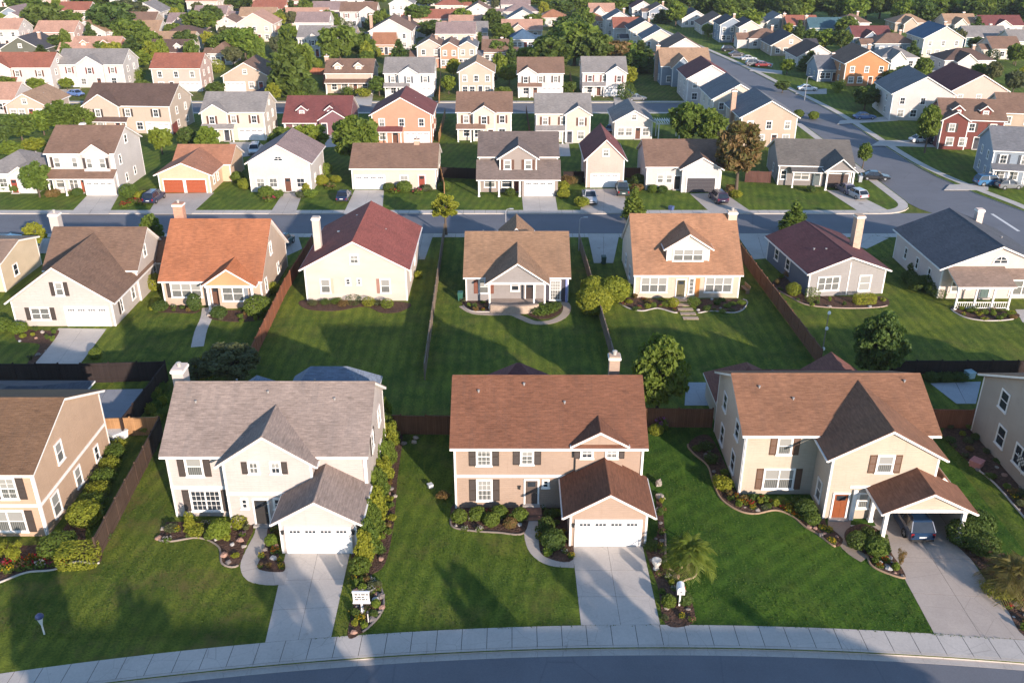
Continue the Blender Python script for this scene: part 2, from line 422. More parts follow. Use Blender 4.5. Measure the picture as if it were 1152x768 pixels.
def mesh_knob():
    if 'knob' in MATS: return MATS['knob']
    b = MB(); b.lathe([(0.0, 0), (.035, .01), (.04, .03), (.02, .06)], 8, m_metal((.5, .4, .2), .3, .8))
    for i, v in enumerate(b.v): b.v[i] = (v[0], -.03-v[2], v[1])
    MATS['knob'] = b.mesh('door_knob'); return MATS['knob']
def mesh_garage(w, h, c, rows=4, cols=4):
    k = ('gar', round(w, 2), h, c)
    if k in MATS: return MATS[k]
    m = m_paint(c, .45); t = m_trim; b = MB(); f = .16
    b.box(-w/2-f, -.09, 0, -w/2, 0, h+f, t); b.box(w/2, -.09, 0, w/2+f, 0, h+f, t); b.box(-w/2, -.089, h, w/2, 0, h+f, t)
    for r in range(rows):
        z0 = h*r/rows+.006; z1 = h*(r+1)/rows-.006
        b.box(-w/2, -.03, z0, w/2, 0, z1, m)
        for q in range(cols):
            x0 = -w/2+w*q/cols+.09; x1 = -w/2+w*(q+1)/cols-.09; b.box(x0, -.042, z0+.1, x1, -.03, z1-.1, m)
    MATS[k] = b.mesh('garage_door'); return MATS[k]
def mesh_lites(w, h, cols=4):
    k = ('lite', round(w, 2), h)
    if k in MATS: return MATS[k]
    b = MB(); z0 = h*.75+.16; z1 = h-.2
    for q in range(cols):
        a0 = -w/2+w*q/cols+.16; a1 = -w/2+w*(q+1)/cols-.16
        for i in range(3): b.box(a0+(a1-a0)*i/3+.025, -.05, z0, a0+(a1-a0)*(i+1)/3-.025, -.043, z1, m_glass())
    MATS[k] = b.mesh('pane'); return MATS[k]

class House:
    def __init__(s, x, y, rz, label, wall, roof, trim=None, siding=True, ref=None, name='house', cat='house', group=None):
        s.root = empty(name, (x, y, 0), rz); tag(s.root, label, cat, group)
        s.wc = wall; s.rc = roof
        s.wm = m_siding(wall) if siding else m_stucco(wall); s.rm = m_shingle(roof); s.tm = trim or m_trim
        s.W = MB(); s.R = MB(); s.T = MB(); s.PR = MB(); s.x, s.y = x, y
        HOUSES.append((x, y, ref or label))
    def wing(s, x0, x1, y0, y1, ze, zr, axis='x', ov=.4, e0=.3, e1=.3, z0=-.1, walls=True, wm=None, rm=None, rp=.5, corner=True, porch=False, vent=False, th=.2):
        wm = wm or s.wm; rm = rm or s.rm; R = s.PR if porch else s.R
        if axis == 'x': a0, a1, b0, b1 = x0, x1, y0, y1; m = lambda a, b, z: (a, b, z)
        else: a0, a1, b0, b1 = y0, y1, x0, x1; m = lambda a, b, z: (b, a, z)
        bm = b0+(b1-b0)*rp
        if walls:
            for b in (b0, b1): s.W.face([m(a0, b, z0), m(a1, b, z0), m(a1, b, ze), m(a0, b, ze)], wm)
            for a in (a0, a1): s.W.face([m(a, b0, z0), m(a, b1, z0), m(a, b1, ze), m(a, bm, zr), m(a, b0, ze)], wm)
            if corner:
                k = .13; q = .022
                for (cx, sx) in ((x0, 1), (x1, -1)):
                    for (cy, sy) in ((y0, 1), (y1, -1)):
                        s.T.box(cx-sx*q, cy-sy*q, z0, cx+sx*k, cy+sy*.005, ze-.05, s.tm); s.T.box(cx-sx*q, cy+sy*.005, z0, cx+sx*.005, cy+sy*k, ze-.05, s.tm)
        # roof slabs on top of white soffit and fascia boards
        lift = .05
        for be, sg in ((b0, -1), (b1, 1)):
            if abs(bm-be) < 1e-4: continue
            sl = (zr-ze)/abs(bm-be); bo = be+sg*ov; zo = ze-ov*sl+lift
            def slab(M, mat, A0, A1, bo_, zo_, t_top, t_bot, ridge_over=0):
                br = bm; zr_ = zr+lift
                top = [m(A0, bo_, zo_+t_top), m(A1, bo_, zo_+t_top), m(A1, br, zr_+t_top), m(A0, br, zr_+t_top)]
                bot = [m(A0, bo_, zo_+t_bot), m(A1, bo_, zo_+t_bot), m(A1, br, zr_+t_bot), m(A0, br, zr_+t_bot)]
                M.hexa(bot, top, mat)
            slab(R, rm, a0-e0-.03, a1+e1+.03, bo+sg*.03, zo-.03*sl, th+.05, th)
            slab(s.T, s.tm, a0-e0, a1+e1, bo, zo, th-.003, 0)
            # gutter along the eave
            s.T.box(*m(a0-e0, bo+sg*.004, zo+.03), *m(a1+e1, bo+sg*.11, zo+.14), s.tm)
        # ridge cap
        R.hexa([m(a0-e0, bm-.13, zr+lift+th+.0), m(a1+e1, bm-.13, zr+lift+th+.0), m(a1+e1, bm+.13, zr+lift+th), m(a0-e0, bm+.13, zr+lift+th)],
               [m(a0-e0, bm-.02, zr+lift+th+.085), m(a1+e1, bm-.02, zr+lift+th+.085), m(a1+e1, bm+.02, zr+lift+th+.085), m(a0-e0, bm+.02, zr+lift+th+.085)], rm)
        if vent and walls:
            for a, sg in ((a0, -1), (a1, 1)):
                s.T.hexa([m(a+sg*.01, bm-.3, zr-1.1), m(a+sg*.01, bm+.3, zr-1.1), m(a+sg*.05, bm+.3, zr-1.1), m(a+sg*.05, bm-.3, zr-1.1)],
                         [m(a+sg*.01, bm-.3, zr-.55), m(a+sg*.01, bm+.3, zr-.55), m(a+sg*.05, bm+.3, zr-.55), m(a+sg*.05, bm-.3, zr-.55)], s.tm)
    def hip(s, x0, x1, y0, y1, ze, zr, ins=None, ov=.4, walls=True, wm=None, rm=None, z0=-.1, porch=False):
        wm = wm or s.wm; rm = rm or s.rm; R = s.PR if porch else s.R
        if walls: 
            for q in (((x0, y0), (x1, y0)), ((x1, y0), (x1, y1)), ((x1, y1), (x0, y1)), ((x0, y1), (x0, y0))):
                s.W.face([(*q[0], z0), (*q[1], z0), (*q[1], ze), (*q[0], ze)], wm)
        X0, X1, Y0, Y1 = x0-ov, x1+ov, y0-ov, y1+ov
        if X1-X0 > Y1-Y0: i = ins or (Y1-Y0)/2; r0 = (X0+i, (Y0+Y1)/2); r1 = (X1-i, (Y0+Y1)/2)
        else: i = ins or (X1-X0)/2; r0 = ((X0+X1)/2, Y0+i); r1 = ((X0+X1)/2, Y1-i)
        z = ze+.12
        A, B, C_, D = (X0, Y0, z), (X1, Y0, z), (X1, Y1, z), (X0, Y1, z); p, q = (*r0, zr), (*r1, zr)
        if X1-X0 > Y1-Y0: fs = ([A, B, q, p], [B, C_, q], [C_, D, p, q], [D, A, p])
        else: fs = ([A, B, p], [B, C_, q, p], [C_, D, q], [D, A, p, q])
        for f in fs: R.face(f, rm)
        s.T.box(X0, Y0, ze-.06, X1, Y1, z-.006, s.tm)
    def shed(s, x0, x1, y0, y1, zlo, zhi, ov=.25, rm=None, sides=True):
        """lean-to roof falling to the front"""
        rm = rm or s.rm; sl = (zhi-zlo)/(y1-y0); yo = y0-ov; zo = zlo-ov*sl
        for M, mat, a, b, e in ((s.PR, rm, .16, .2, .03), (s.T, s.tm, 0, .157, 0)):
            M.hexa([(x0-ov-e, yo-e, zo+a), (x1+ov+e, yo-e, zo+a), (x1+ov+e, y1, zhi+a), (x0-ov-e, y1, zhi+a)],
                   [(x0-ov-e, yo-e, zo+b), (x1+ov+e, yo-e, zo+b), (x1+ov+e, y1, zhi+b), (x0-ov-e, y1, zhi+b)], mat)
        s.T.box(x0-ov, yo-.1, zo+.02, x1+ov, yo-.004, zo+.14, s.tm)
    def belt(s, x0, x1, y, z, h=.24): s.T.box(x0-.03, y-.035, z, x1+.03, y+.01, z+h, s.tm)
    FACE = {'f': 0.0, 'r': math.pi/2, 'b': math.pi, 'l': -math.pi/2}
    def _at(s, face, c, u, z): return (u, c, z) if face in 'fb' else (c, u, z)
    def win(s, face, c, u, z, w=.9, h=1.4, split=1, style='dark', sh=None, grid=(1, 2), shw=.42, sides='lr', trim=None):
        rz = s.FACE[face]
        o = link('window', mesh_window(w, h, grid[0], grid[1], split, trim), s.root, s._at(face, c, u, z), rz)
        link('pane', mesh_pane(w, h, split, style), o)
        if sh:
            for sd in sides:
                d = (w/2+.13+shw/2)*(-1 if sd == 'l' else 1)
                off = {'f': (u+d, c, z-.08), 'b': (u-d, c, z-.08), 'r': (c, u+d, z-.08), 'l': (c, u-d, z-.08)}[face]
                link('shutter', mesh_shutter(shw, h+.16, sh), s.root, off, rz)
        return o
    def door(s, face, c, u, color=(.12, .05, .02), w=.95, h=2.1, lite=True, z=.14):
        o = link('door', mesh_door(w, h, color, lite), s.root, s._at(face, c, u, z), s.FACE[face])
        link('door_knob', mesh_knob(), o, (w/2-.09, -.01, 1.0)); return o
    def garage(s, face, c, u, w=4.9, h=2.15, color=(.78, .76, .72), lites=True):
        o = link('garage_door', mesh_garage(w, h, color), s.root, s._at(face, c, u, 0.01), s.FACE[face])
        if lites: link('pane', mesh_lites(w, h), o)
        return o
    def post(s, x, y, h, r=.09, m=None):
        b = MB(); m = m or s.tm; b.box(-r, -r, -.1, r, r, h, m); b.box(-r-.05, -r-.05, -.1, r+.05, r+.05, .18, m); b.box(-r-.04, -r-.04, h-.12, r+.04, r+.04, h-.001, m)
        return b.build('porch_post', s.root, (x, y, 0))
    def chimney(s, x, y, w, d, z0, z1, m=None, flue=True):
        b = MB(); m = m or s.wm; b.box(-w/2, -d/2, z0, w/2, d/2, z1-.3, m); b.box(-w/2-.08, -d/2-.08, z1-.3, w/2+.08, d/2+.08, z1-.12, s.tm)
        b.box(-w/2-.02, -d/2-.02, z1-.12, w/2+.02, d/2+.02, z1, m)
        o = b.build('chimney', s.root, (x, y, 0))
        if flue:
            f = MB(); f.lathe([(.14, 0), (.14, .25), (.2, .26), (.2, .34), (.02, .42)], 10, m_metal((.35, .33, .3), .5))
            f.build('flue', o, (0, 0, z1-.02))
        return o
    def pipe(s, x, y, z, r=.06, h=.5):
        b = MB(); b.lathe([(r*2, 0), (r, .08), (r, h), (r*1.4, h+.01), (r*1.4, h+.08), (.01, h+.09)], 8, m_metal((.27, .255, .24), .5)); return b.build('vent_pipe', s.root, (x, y, z))
    def lamp(s, x, y, z):
        b = MB(); b.box(-.08, -.12, 0, .08, 0, .26, m_metal((.03, .03, .03), .4)); b.box(-.11, -.16, .26, .11, 0, .3, m_metal((.03, .03, .03), .4)); return b.build('wall_lamp', s.root, (x, y, z))
    def spout(s, x, y, z):
        s.T.box(x-.05, y-.1, 0, x+.05, y-.02, z, s.tm)
    def rail(s, x0, x1, y, h=.9):
        b = MB(); b.box(x0, y-.04, h-.08, x1, y+.04, h, s.tm); b.box(x0, y-.03, .15, x1, y+.03, .22, s.tm); k = int((x1-x0)/.25)
        for i in range(k+1): xx = x0+(x1-x0)*i/k; b.box(xx-.02, y-.02, .22, xx+.02, y+.02, h-.08, s.tm)
        return b.build('porch_railing', s.root)
    def arch(s, face, c, u, z, r=.6):
        """half round attic window"""
        b = MB(); p = MB(); n = 12
        def ring(r0, r1, y0, y1, mat):
            for i in range(n):
                a, e = math.pi*i/n, math.pi*(i+1)/n
                q = [(r0*math.cos(a), r0*math.sin(a)), (r1*math.cos(a), r1*math.sin(a)), (r1*math.cos(e), r1*math.sin(e)), (r0*math.cos(e), r0*math.sin(e))]
                b.hexa([(x, y0, zz) for x, zz in q], [(x, y1, zz) for x, zz in q], mat)
        ring(r, r+.12, 0, -.07, s.tm); b.box(-r-.15, -.09, -.12, r+.15, 0, 0, s.tm); b.box(-.03, -.05, 0, .03, 0, r, s.tm); b.box(-r, -.045, r*.42, r, 0, r*.42+.05, s.tm)
        p.face([(r*math.cos(math.pi*i/n), -.02, r*math.sin(math.pi*i/n)) for i in range(n+1)], m_glass())
        o = b.build('window', s.root, s._at(face, c, u, z), s.FACE[face]); p.build('pane', o); return o
    def finish(s):
        s.W.build('wall', s.root); r = s.R.build('roof', s.root)
        if s.T.v: s.T.build('trim', s.root)
        if s.PR.v: s.PR.build('porch_roof', s.root)
        return s.root
HOUSES = []
# ------------------------------------------------------------------ foliage
G_MID = ((0.065, 0.111, 0.018), (0.143, 0.202, 0.031)); G_DARK = ((0.039, 0.075, 0.017), (0.104, 0.156, 0.031)); G_YEL = ((0.130, 0.169, 0.018), (0.286, 0.305, 0.034))
G_OLV = ((0.058, 0.072, 0.033), (0.130, 0.150, 0.065)); G_AUT = ((.075, .095, .022), (.26, .155, .065)); G_BRT = ((0.085, 0.143, 0.018), (0.195, 0.260, 0.034))
def leafmesh(name, Pt, Nn, size, mat, rs, aspect=.62, droop=0.0):
    n = len(Pt)
    Nn = Nn/np.maximum(np.linalg.norm(Nn, axis=1, keepdims=True), 1e-6)
    r = rs.normal(size=(n, 3)); t = np.cross(Nn, r); t /= np.maximum(np.linalg.norm(t, axis=1, keepdims=True), 1e-6); b = np.cross(Nn, t)
    s = (size*(.55+.9*rs.random(n)))[:, None]
    V = np.empty((n, 4, 3)); V[:, 0] = Pt-t*s; V[:, 1] = Pt+b*s*aspect; V[:, 2] = Pt+t*s; V[:, 3] = Pt-b*s*aspect
    V[:, 0] -= Nn*s*.25; V[:, 2] -= Nn*s*.25
    F = np.arange(n*4).reshape(n, 4)
    me = bpy.data.meshes.new(name); me.from_pydata(V.reshape(-1, 3).tolist(), [], F.tolist()); me.materials.append(mat)
    a = me.attributes.new('tint', 'FLOAT', 'FACE'); a.data.foreach_set('value', rs.random(n).astype(np.float32)); me.update()
    return me
def blob_pts(blobs, n, rs, shell=.38, up=.25, jit=.6):
    """points through the shells of overlapping foliage masses, each (centre, radii)"""
    area = np.array([b[1][0]*b[1][1]+b[1][0]*b[1][2]+b[1][1]*b[1][2] for b in blobs]); cnt = np.maximum(8, (n*area/area.sum()).astype(int))
    Ps = []; Ns = []
    for (c, r), k in zip(blobs, cnt):
        d = rs.normal(size=(k, 3)); d /= np.linalg.norm(d, axis=1, keepdims=True)
        rad = 1-shell*rs.random(k)**1.6; rad *= 1+.10*np.sin(5*d[:, 0]+7*d[:, 1]+c[0]*3)*np.cos(6*d[:, 2]+c[1])
        Ps.append(np.array(c)+d*np.array(r)*rad[:, None]); nn = d/np.array(r)*min(r)+rs.normal(size=(k, 3))*jit; nn[:, 2] += up; Ns.append(nn)
    return np.concatenate(Ps), np.concatenate(Ns)
PROTO = {}
def limb(b, p0, p1, r0, r1, mat, rs, k=4):
    p0 = np.array(p0, float); p1 = np.array(p1, float); path = []
    for i in range(k+1):
        t = i/k; q = p0+(p1-p0)*t; q = q+rs.normal(size=3)*.03*np.linalg.norm(p1-p0)*math.sin(math.pi*t); path.append(tuple(q))
    b.tube(path, [r0+(r1-r0)*i/k for i in range(k+1)], 7, mat)
def tree_proto(kind, seed, n=2600, leaf=.33):
    """unit tree 8 m tall, crown about 6 m wide; returns (trunk mesh, crown mesh)"""
    key = (kind, seed, n, leaf)
    if key in PROTO: return PROTO[key]
    rs = np.random.RandomState(seed); b = MB(); bark = m_bark((.10, .075, .055)); bl = []
    pal = {'round': G_MID, 'dark': G_DARK, 'oval': G_MID, 'bright': G_BRT, 'young': G_YEL, 'autumn': G_AUT, 'cypress': G_DARK, 'cone': G_MID, 'olive': G_OLV, 'yellow': G_YEL}[kind]
    if kind in ('cypress', 'cone'):
        k = 15; w0 = 3.0
        b.tube([(0, 0, -.2), (.03, 0, 3), (0, .02, 7.4)], [.2, .15, .03], 8, bark)
        for i in range(k):
            t = i/(k-1); z = .9+6.6*t; w_ = w0*(1-t)**(.75 if kind == 'cone' else .5)*.55+.22
            m_ = max(2, int(6*(1-t)+1))
            for j in range(m_):
                a = j*2*math.pi/m_+i*1.3+rs.rand()*.7; q = w_*(.6+.35*rs.rand()) if m_ > 2 else .1
                bl.append(((q*math.cos(a), q*math.sin(a), z+rs.rand()*.5), (.75*(1-.5*t)+.2, .75*(1-.5*t)+.2, .55)))
                if i % 3 == 0: limb(b, (0, 0, z-.3), (q*math.cos(a), q*math.sin(a), z), .05, .015, bark, rs, 3)
    else:
        H0 = {'oval': 1.4, 'young': 2.2, 'autumn': 1.9}.get(kind, 1.1); cz = {'oval': 4.9, 'young': 5.2, 'autumn': 5.0}.get(kind, 4.3)
        rx = {'oval': 2.3, 'young': 2.2, 'olive': 3.2}.get(kind, 2.75); rz_ = {'oval': 2.8, 'young': 2.4, 'olive': 2.6}.get(kind, 3.15)
        m_ = {'young': 15}.get(kind, 22)
        b.tube([(0, 0, -.25), (0, 0, .1), (.05, .02, H0), (.0, .05, H0+1.6), (.1, 0, 6.2)], [.3, .22, .17, .13, .03], 9, bark)
        for i in range(m_):
            u = (i+.5)/m_; zz = 1-2*u; a = i*2.39996+rs.rand()*.5; q = math.sqrt(max(0, 1-zz*zz)); f = .62+.22*rs.rand()
            c = (rx*f*q*math.cos(a), rx*f*q*math.sin(a), cz+rz_*f*zz*(1 if zz > 0 else .8))
            r = (.7 if kind == 'young' else .95)*(.75+.5*rs.rand())
            bl.append((c, (r, r, r*.78)))
            z0 = H0+.2+.55*max(0, (c[2]-H0))*.6
            limb(b, (0, 0, min(z0, 5.2)), c, .07, .018, bark, rs)
    Pt, Nn = blob_pts(bl, n, rs, shell=.55 if kind in ('young', 'autumn') else .4)
    PROTO[key] = (b.mesh('trunk', uv=False, smooth=True), leafmesh('crown', Pt, Nn, leaf, m_leaf(*pal, .3), rs))
    return PROTO[key]
def nearest_house(x, y):
    """(phrase, relation) for the house a plant stands nearest to"""
    hx, hy, ref = min(HOUSES, key=lambda h: (h[0]-x)**2+((h[1]+4-y)*1.0)**2)
    dx, dy = x-hx, y-hy
    rel = 'behind' if dy > 9 else ('in front of' if dy < -1 and abs(dx) < 8 else ('right of' if dx > 0 else 'left of'))
    return ref, rel
KINDW = {'round': 'broad green tree', 'dark': 'dense dark green tree', 'oval': 'tall oval green tree', 'bright': 'bright green leafy tree', 'young': 'slender yellow-green street tree',
         'autumn': 'rusty brown autumn tree', 'cypress': 'narrow dark upright tree', 'cone': 'cone shaped green tree', 'olive': 'grey-green spreading tree', 'yellow': 'yellow-green leafy tree'}
def tree(kind, x, y, h, wd, label=None, n=1500, leaf=.42, group=None, seeds=3):
    sd = rnd.randrange(seeds); tm, cm = tree_proto(kind, sd, n, leaf)
    r = empty('tree', (x, y, 0), rnd.uniform(0, 6.28))
    cw = {'young': 5.2, 'oval': 5.6, 'cypress': 3.6, 'cone': 4.8}.get(kind, 6.6); sx = wd/cw; sz = h/8.0
    link('trunk', tm, r, scale=(sx*.8+.2*sz, sx*.8+.2*sz, sz)); link('crown', cm, r, scale=(sx, sx, sz))
    if not label:
        ref, rel = nearest_house(x, y); label = f"{KINDW[kind]} {rel} {ref}"
    tag(r, label, 'tree', group or 'trees among the houses')
    TREES.append(r); return r
TREES = []
# shrubs: one foliage mesh on short stems
def shrub_proto(kind, seed, n, leaf, pal):
    key = ('shrub', kind, seed, n, leaf, pal)
    if key in PROTO: return PROTO[key]
    rs = np.random.RandomState(seed+50); mat = m_leaf(*pal, .22)
    if kind == 'ball': bl = [((0, 0, .46), (.5, .5, .46))]; sh = .14
    elif kind == 'box':
        q = rs.rand(n, 3)*2-1; ax = rs.randint(0, 3, n); q[np.arange(n), ax] = np.sign(q[np.arange(n), ax]); nn = np.zeros((n, 3)); nn[np.arange(n), ax] = q[np.arange(n), ax]
        le = np.linalg.norm(q, axis=1); q = q/np.maximum(1, (np.abs(q)**6).sum(1)**(1/6))[:, None]
        q *= (1-.12*rs.rand(n))[:, None]; q[:, 2] = q[:, 2]*.5+.5; q[:, :2] *= .5
        PROTO[key] = leafmesh('shrub', q, nn+rs.normal(size=(n, 3))*.5, leaf, mat, rs); return PROTO[key]
    elif kind == 'upright':
        bl = [((.12*math.cos(i*2.4), .12*math.sin(i*2.4), .12+.78*i/8), (.34*(1-.55*i/8), .34*(1-.55*i/8), .17)) for i in range(9)]; sh = .35
    elif kind == 'vase':
        bl = [((.22*math.cos(i*2.4)*(.4+i/7), .22*math.sin(i*2.4)*(.4+i/7), .25+.6*i/8), (.2, .2, .18)) for i in range(9)]; sh = .7
    else:
        bl = []
        for i in range(11):
            a = i*2.4; q = .32*math.sqrt((i+.5)/11); bl.append(((q*math.cos(a), q*math.sin(a), .28+.3*rs.rand()*(1-q)), (.26, .26, .25+.08*rs.rand())))
        sh = .5
    Pt, Nn = blob_pts(bl, n, rs, shell=sh, jit=.5); Pt[:, 2] = np.maximum(Pt[:, 2], .01)
    PROTO[key] = leafmesh('shrub', Pt, Nn, leaf, mat, rs); return PROTO[key]
SHW = {'ball': 'rounded clipped shrub', 'box': 'boxy clipped hedge', 'loose': 'loose leafy shrub', 'upright': 'upright pointed shrub', 'vase': 'open feathery shrub'}
PALW = {id(G_MID): 'green', id(G_DARK): 'dark green', id(G_YEL): 'yellow-green', id(G_OLV): 'grey-green', id(G_BRT): 'bright green', id(G_AUT): 'reddish brown'}
def shrub(kind, x, y, w_, h_, pal=G_MID, where=None, d=None, leafm=.075, n=900, rz=None, label=None, group=None):
    big = max(w_, h_); nn = n if big < 1.6 else int(n*2.2); lf = min(.12, max(.03, leafm/big))
    lf = round(lf*50)/50 or .02
    me = shrub_proto(kind, rnd.randrange(2), nn, lf, pal)
    small = big < .95 and kind != 'ball'
    o = link('hedge' if kind == 'box' else ('garden_plant' if small else ('bush' if group == 'bushes among the far houses' else 'shrub')), me, None, (x, y, -.02), rnd.uniform(0, 6.28) if rz is None else rz, (w_, d or w_, h_))
    if not label:
        if not where:
            ref, rel = nearest_house(x, y); where = f"{rel} {ref}"
        label = f"{PALW[id(pal)]} {'small leafy plant' if small else SHW[kind]} {where}"
    tag(o, label, 'hedge' if kind == 'box' else ('plant' if small else ('bush' if o.name.startswith('bush') else 'shrub')), group or 'garden shrubs'); return o
# flowering clumps: green leaves with coloured heads
def flower_proto(col, seed):
    key = ('flower', col, seed)
    if key in PROTO: return PROTO[key]
    rs = np.random.RandomState(seed+90)
    Pt, Nn = blob_pts([((0, 0, .22), (.5, .5, .3))], 130, rs, shell=.6); Pt[:, 2] = np.maximum(Pt[:, 2], .02)
    me = leafmesh('leaves', Pt, Nn, .11, m_leaf(*G_MID, .3), rs)
    k = 30; a = rs.rand(k)*6.28; q = .5*np.sqrt(rs.rand(k)); Pf = np.stack([q*np.cos(a), q*np.sin(a), .42+.18*rs.rand(k)-.2*q], 1)
    mf = leafmesh('blooms', Pf, np.tile([0, 0, 1.0], (k, 1))+rs.normal(size=(k, 3))*.5, .085, m_leaf(mul(col, .55), mul(col, .85), .0), rs, .9)
    PROTO[key] = (me, mf); return PROTO[key]
FLW = {(.5, .02, .03): 'red', (.55, .06, .12): 'rose pink', (.6, .16, .01): 'orange', (.6, .42, .02): 'yellow', (.6, .55, .5): 'white', (.35, .12, .35): 'mauve', (.4, .2, .12): 'peach'}
FC = {v: k for k, v in FLW.items()}
def flowers(col, x, y, w_, h_, where):
    c = FC[col]; a, b = flower_proto(c, rnd.randrange(2)); r = empty('flower_clump', (x, y, 0), rnd.uniform(0, 6.28)); r.scale = (w_, w_, h_/.6)
    link('leaves', a, r); bl_ = link('blooms', b, r); bl_['kind'] = 'stuff'; tag(r, f"low clump of {col} flowers {where}", 'flowers', 'flower clumps in the garden beds'); return r
def rock_mesh(seed, c):
    key = ('rock', seed, c)
    if key in PROTO: return PROTO[key]
    rs = np.random.RandomState(seed); b = MB(); vs = []; fs = []; k, n = 5, 8
    for i in range(k+1):
        ph = math.pi*i/k
        for j in range(n):
            t = 2*math.pi*j/n; d = 1+rs.normal()*.14; vs.append((.5*math.sin(ph)*math.cos(t)*d, .5*math.sin(ph)*math.sin(t)*d, .28+.34*math.cos(ph)*d))
    for i in range(k):
        for j in range(n): fs.append((i*n+j, (i+1)*n+j, (i+1)*n+(j+1) % n, i*n+(j+1) % n))
    b.shared(vs, fs, m_rock(c)); PROTO[key] = b.mesh('rock', uv=False); return PROTO[key]
RKW = {(.34, .29, .24): 'tan', (.42, .40, .37): 'pale grey', (.2, .17, .15): 'dark brown', (.33, .2, .15): 'reddish'}
def rock(x, y, s, where, c=None):
    c = c or rnd.choice(list(RKW)); o = link('rock', rock_mesh(rnd.randrange(4), c), None, (x, y, -.05), rnd.uniform(0, 6.28), (s, s*rnd.uniform(.65, 1), s*rnd.uniform(.6, .95)))
    tag(o, f"{RKW[c]} garden rock {where}", 'rock', 'rocks in the garden beds'); return o
def palm(x, y, h, sp, label, pal=G_YEL, nf=26, seed=1, trunk=.9):
    rs = np.random.RandomState(seed); r = empty('palm', (x, y, 0))
    b = MB(); b.tube([(0, 0, -.1), (.02, 0, trunk*.5), (.05, .02, trunk)], [.2, .16, .13], 9, m_bark((.14, .10, .07))); 
    for i in range(10):
        z = trunk*(i+.5)/10; a = i*2.4; b.tube([(.14*math.cos(a), .14*math.sin(a), z), (.24*math.cos(a), .24*math.sin(a), z+.1)], [.03, .012], 5, m_bark((.14, .10, .07)))
    b.build('trunk', r, uv=False, smooth=True)
    m = m_leaf(*pal, .0)
    for f in range(nf):
        az = f*2.39996+rs.rand()*.4; el = 1.25-1.5*(f/nf)+rs.rand()*.15; L = sp/2*(.85+.3*rs.rand()); fb = MB(); pts = []
        # arching midrib
        for i in range(9):
            t = i/8; hr = L*t*math.cos(el)*(1-.12*t); vz = trunk+L*(t*math.sin(el)-.55*t*t*(1 if el > 0 else .7)); pts.append(Vector((hr*math.cos(az), hr*math.sin(az), max(.03, vz)*h/(trunk+sp*.35) if False else max(.03, vz))))
        fb.tube(pts, [.025*(1-.8*i/8) for i in range(9)], 4, m, False)
        side = Vector((-math.sin(az), math.cos(az), 0))
        for i in range(2, 9):
            for q in (0, .5):
                if i == 8 and q: continue
                p = pts[i] if q == 0 else (pts[i]+pts[min(8, i+1)])/2
                d = (pts[min(8, i+1)]-pts[i-1]).normalized(); ll = L*.34*(1-abs(i/8-.55)*.9)
                for sg in (-1, 1):
                    tip = p+(side*sg*.8+d*.75+Vector((0, 0, -.28+.1*rs.normal())))*ll; wv = d*.035
                    fb.face([p-wv, p+wv, p+(tip-p)*.6+wv*.8+Vector((0, 0, .03)), tip, p+(tip-p)*.6-wv*.8+Vector((0, 0, .03))], m)
        me = fb.mesh('frond', uv=False); a_ = me.attributes.new('tint', 'FLOAT', 'FACE'); a_.data.foreach_set('value', np.clip(rs.random(len(me.polygons))*.5+rs.rand()*.5, 0, 1).astype(np.float32))
        link('frond', me, r)
    tag(r, label, 'palm'); return r
# ------------------------------------------------------------------ ground, streets, pavements
GRASS = m_grass((.046, .094, .012), (.130, .190, .026), .2, .14); GRASS_LUSH = m_grass((.028, .080, .010), (.080, .160, .019), .9, .05); GRASS_DRY = m_grass((.056, .100, .014), (.155, .200, .030), .15, .26)
GRASS_BACK = m_grass((.052, .098, .014), (.165, .210, .029), 0.0, .12); GRASS_FAR = m_grass((.060, .098, .016), (.145, .175, .036), .4, .3)
CONC = m_concrete((.48, .435, .385)); CONC2 = m_concrete((.42, .375, .33)); ASPH = m_asphalt((.135, .138, .15)); MULCH = m_mulch((.085, .05, .035)); CURB = m_concrete((.46, .41, .36))
def struct(o): o['kind'] = 'structure'; return o
KZ = -.13
g = MB(); g.face([(-3000, -600, KZ-.03), (3000, -600, KZ-.03), (3000, 4000, KZ-.03), (-3000, 4000, KZ-.03)], GRASS_FAR); struct(g.build('ground'))
def arc_y(x, off=0): return 44.25-(x-9)**2/380.0-off          # the front street bends round this line
XS = [i*1.5 for i in range(-44, 41)]
# street sheets lie 0.13 m under the lawns
ROAD_L = [(63.5, 60), (63.5, 120), (60.2, 135), (60.2, 160), (60.0, 190), (57.0, 225), (53.3, 265), (45.0, 325), (37.0, 385), (20, 470)]
ROAD_R = [(76, 60), (76, 128), (70.6, 150), (70.0, 170), (70.0, 200), (67.4, 228), (63.5, 270), (55.0, 330), (47.5, 385), (31, 475)]
b = MB(); b.face([(-75, 14, KZ), (-30, 29.5, KZ), (9, 33.5, KZ), (45, 30, KZ), (75, 21, KZ), (75, arc_y(75, 1.8), KZ)]+[(x, arc_y(x, 2.2), KZ) for x in reversed(XS)]+[(-75, arc_y(-75, 2), KZ)], ASPH)
struct(b.build('street_front'))
b = MB(); b.face([(-220, 119.5, KZ), (72, 119.5, KZ), (72, 129.5, KZ), (-220, 129.5, KZ)], ASPH); struct(b.build('street_middle'))
b = MB(); b.face([(-260, 201.5, KZ), (62, 201.5, KZ), (62, 211.5, KZ), (-260, 211.5, KZ)], ASPH); struct(b.build('street_back'))
b = MB(); s1 = smooth_poly(ROAD_L, 4, False); s2 = smooth_poly(ROAD_R, 4, False)
for i in range(len(s1)-1): b.face([(*s1[i], KZ+.004), (s2[i][0], s2[i][1], KZ+.004), (s2[i+1][0], s2[i+1][1], KZ+.004), (*s1[i+1], KZ+.004)], ASPH)
struct(b.build('main_road'))
MARK = m_plain((.62, .6, .56), .7)
b = MB()
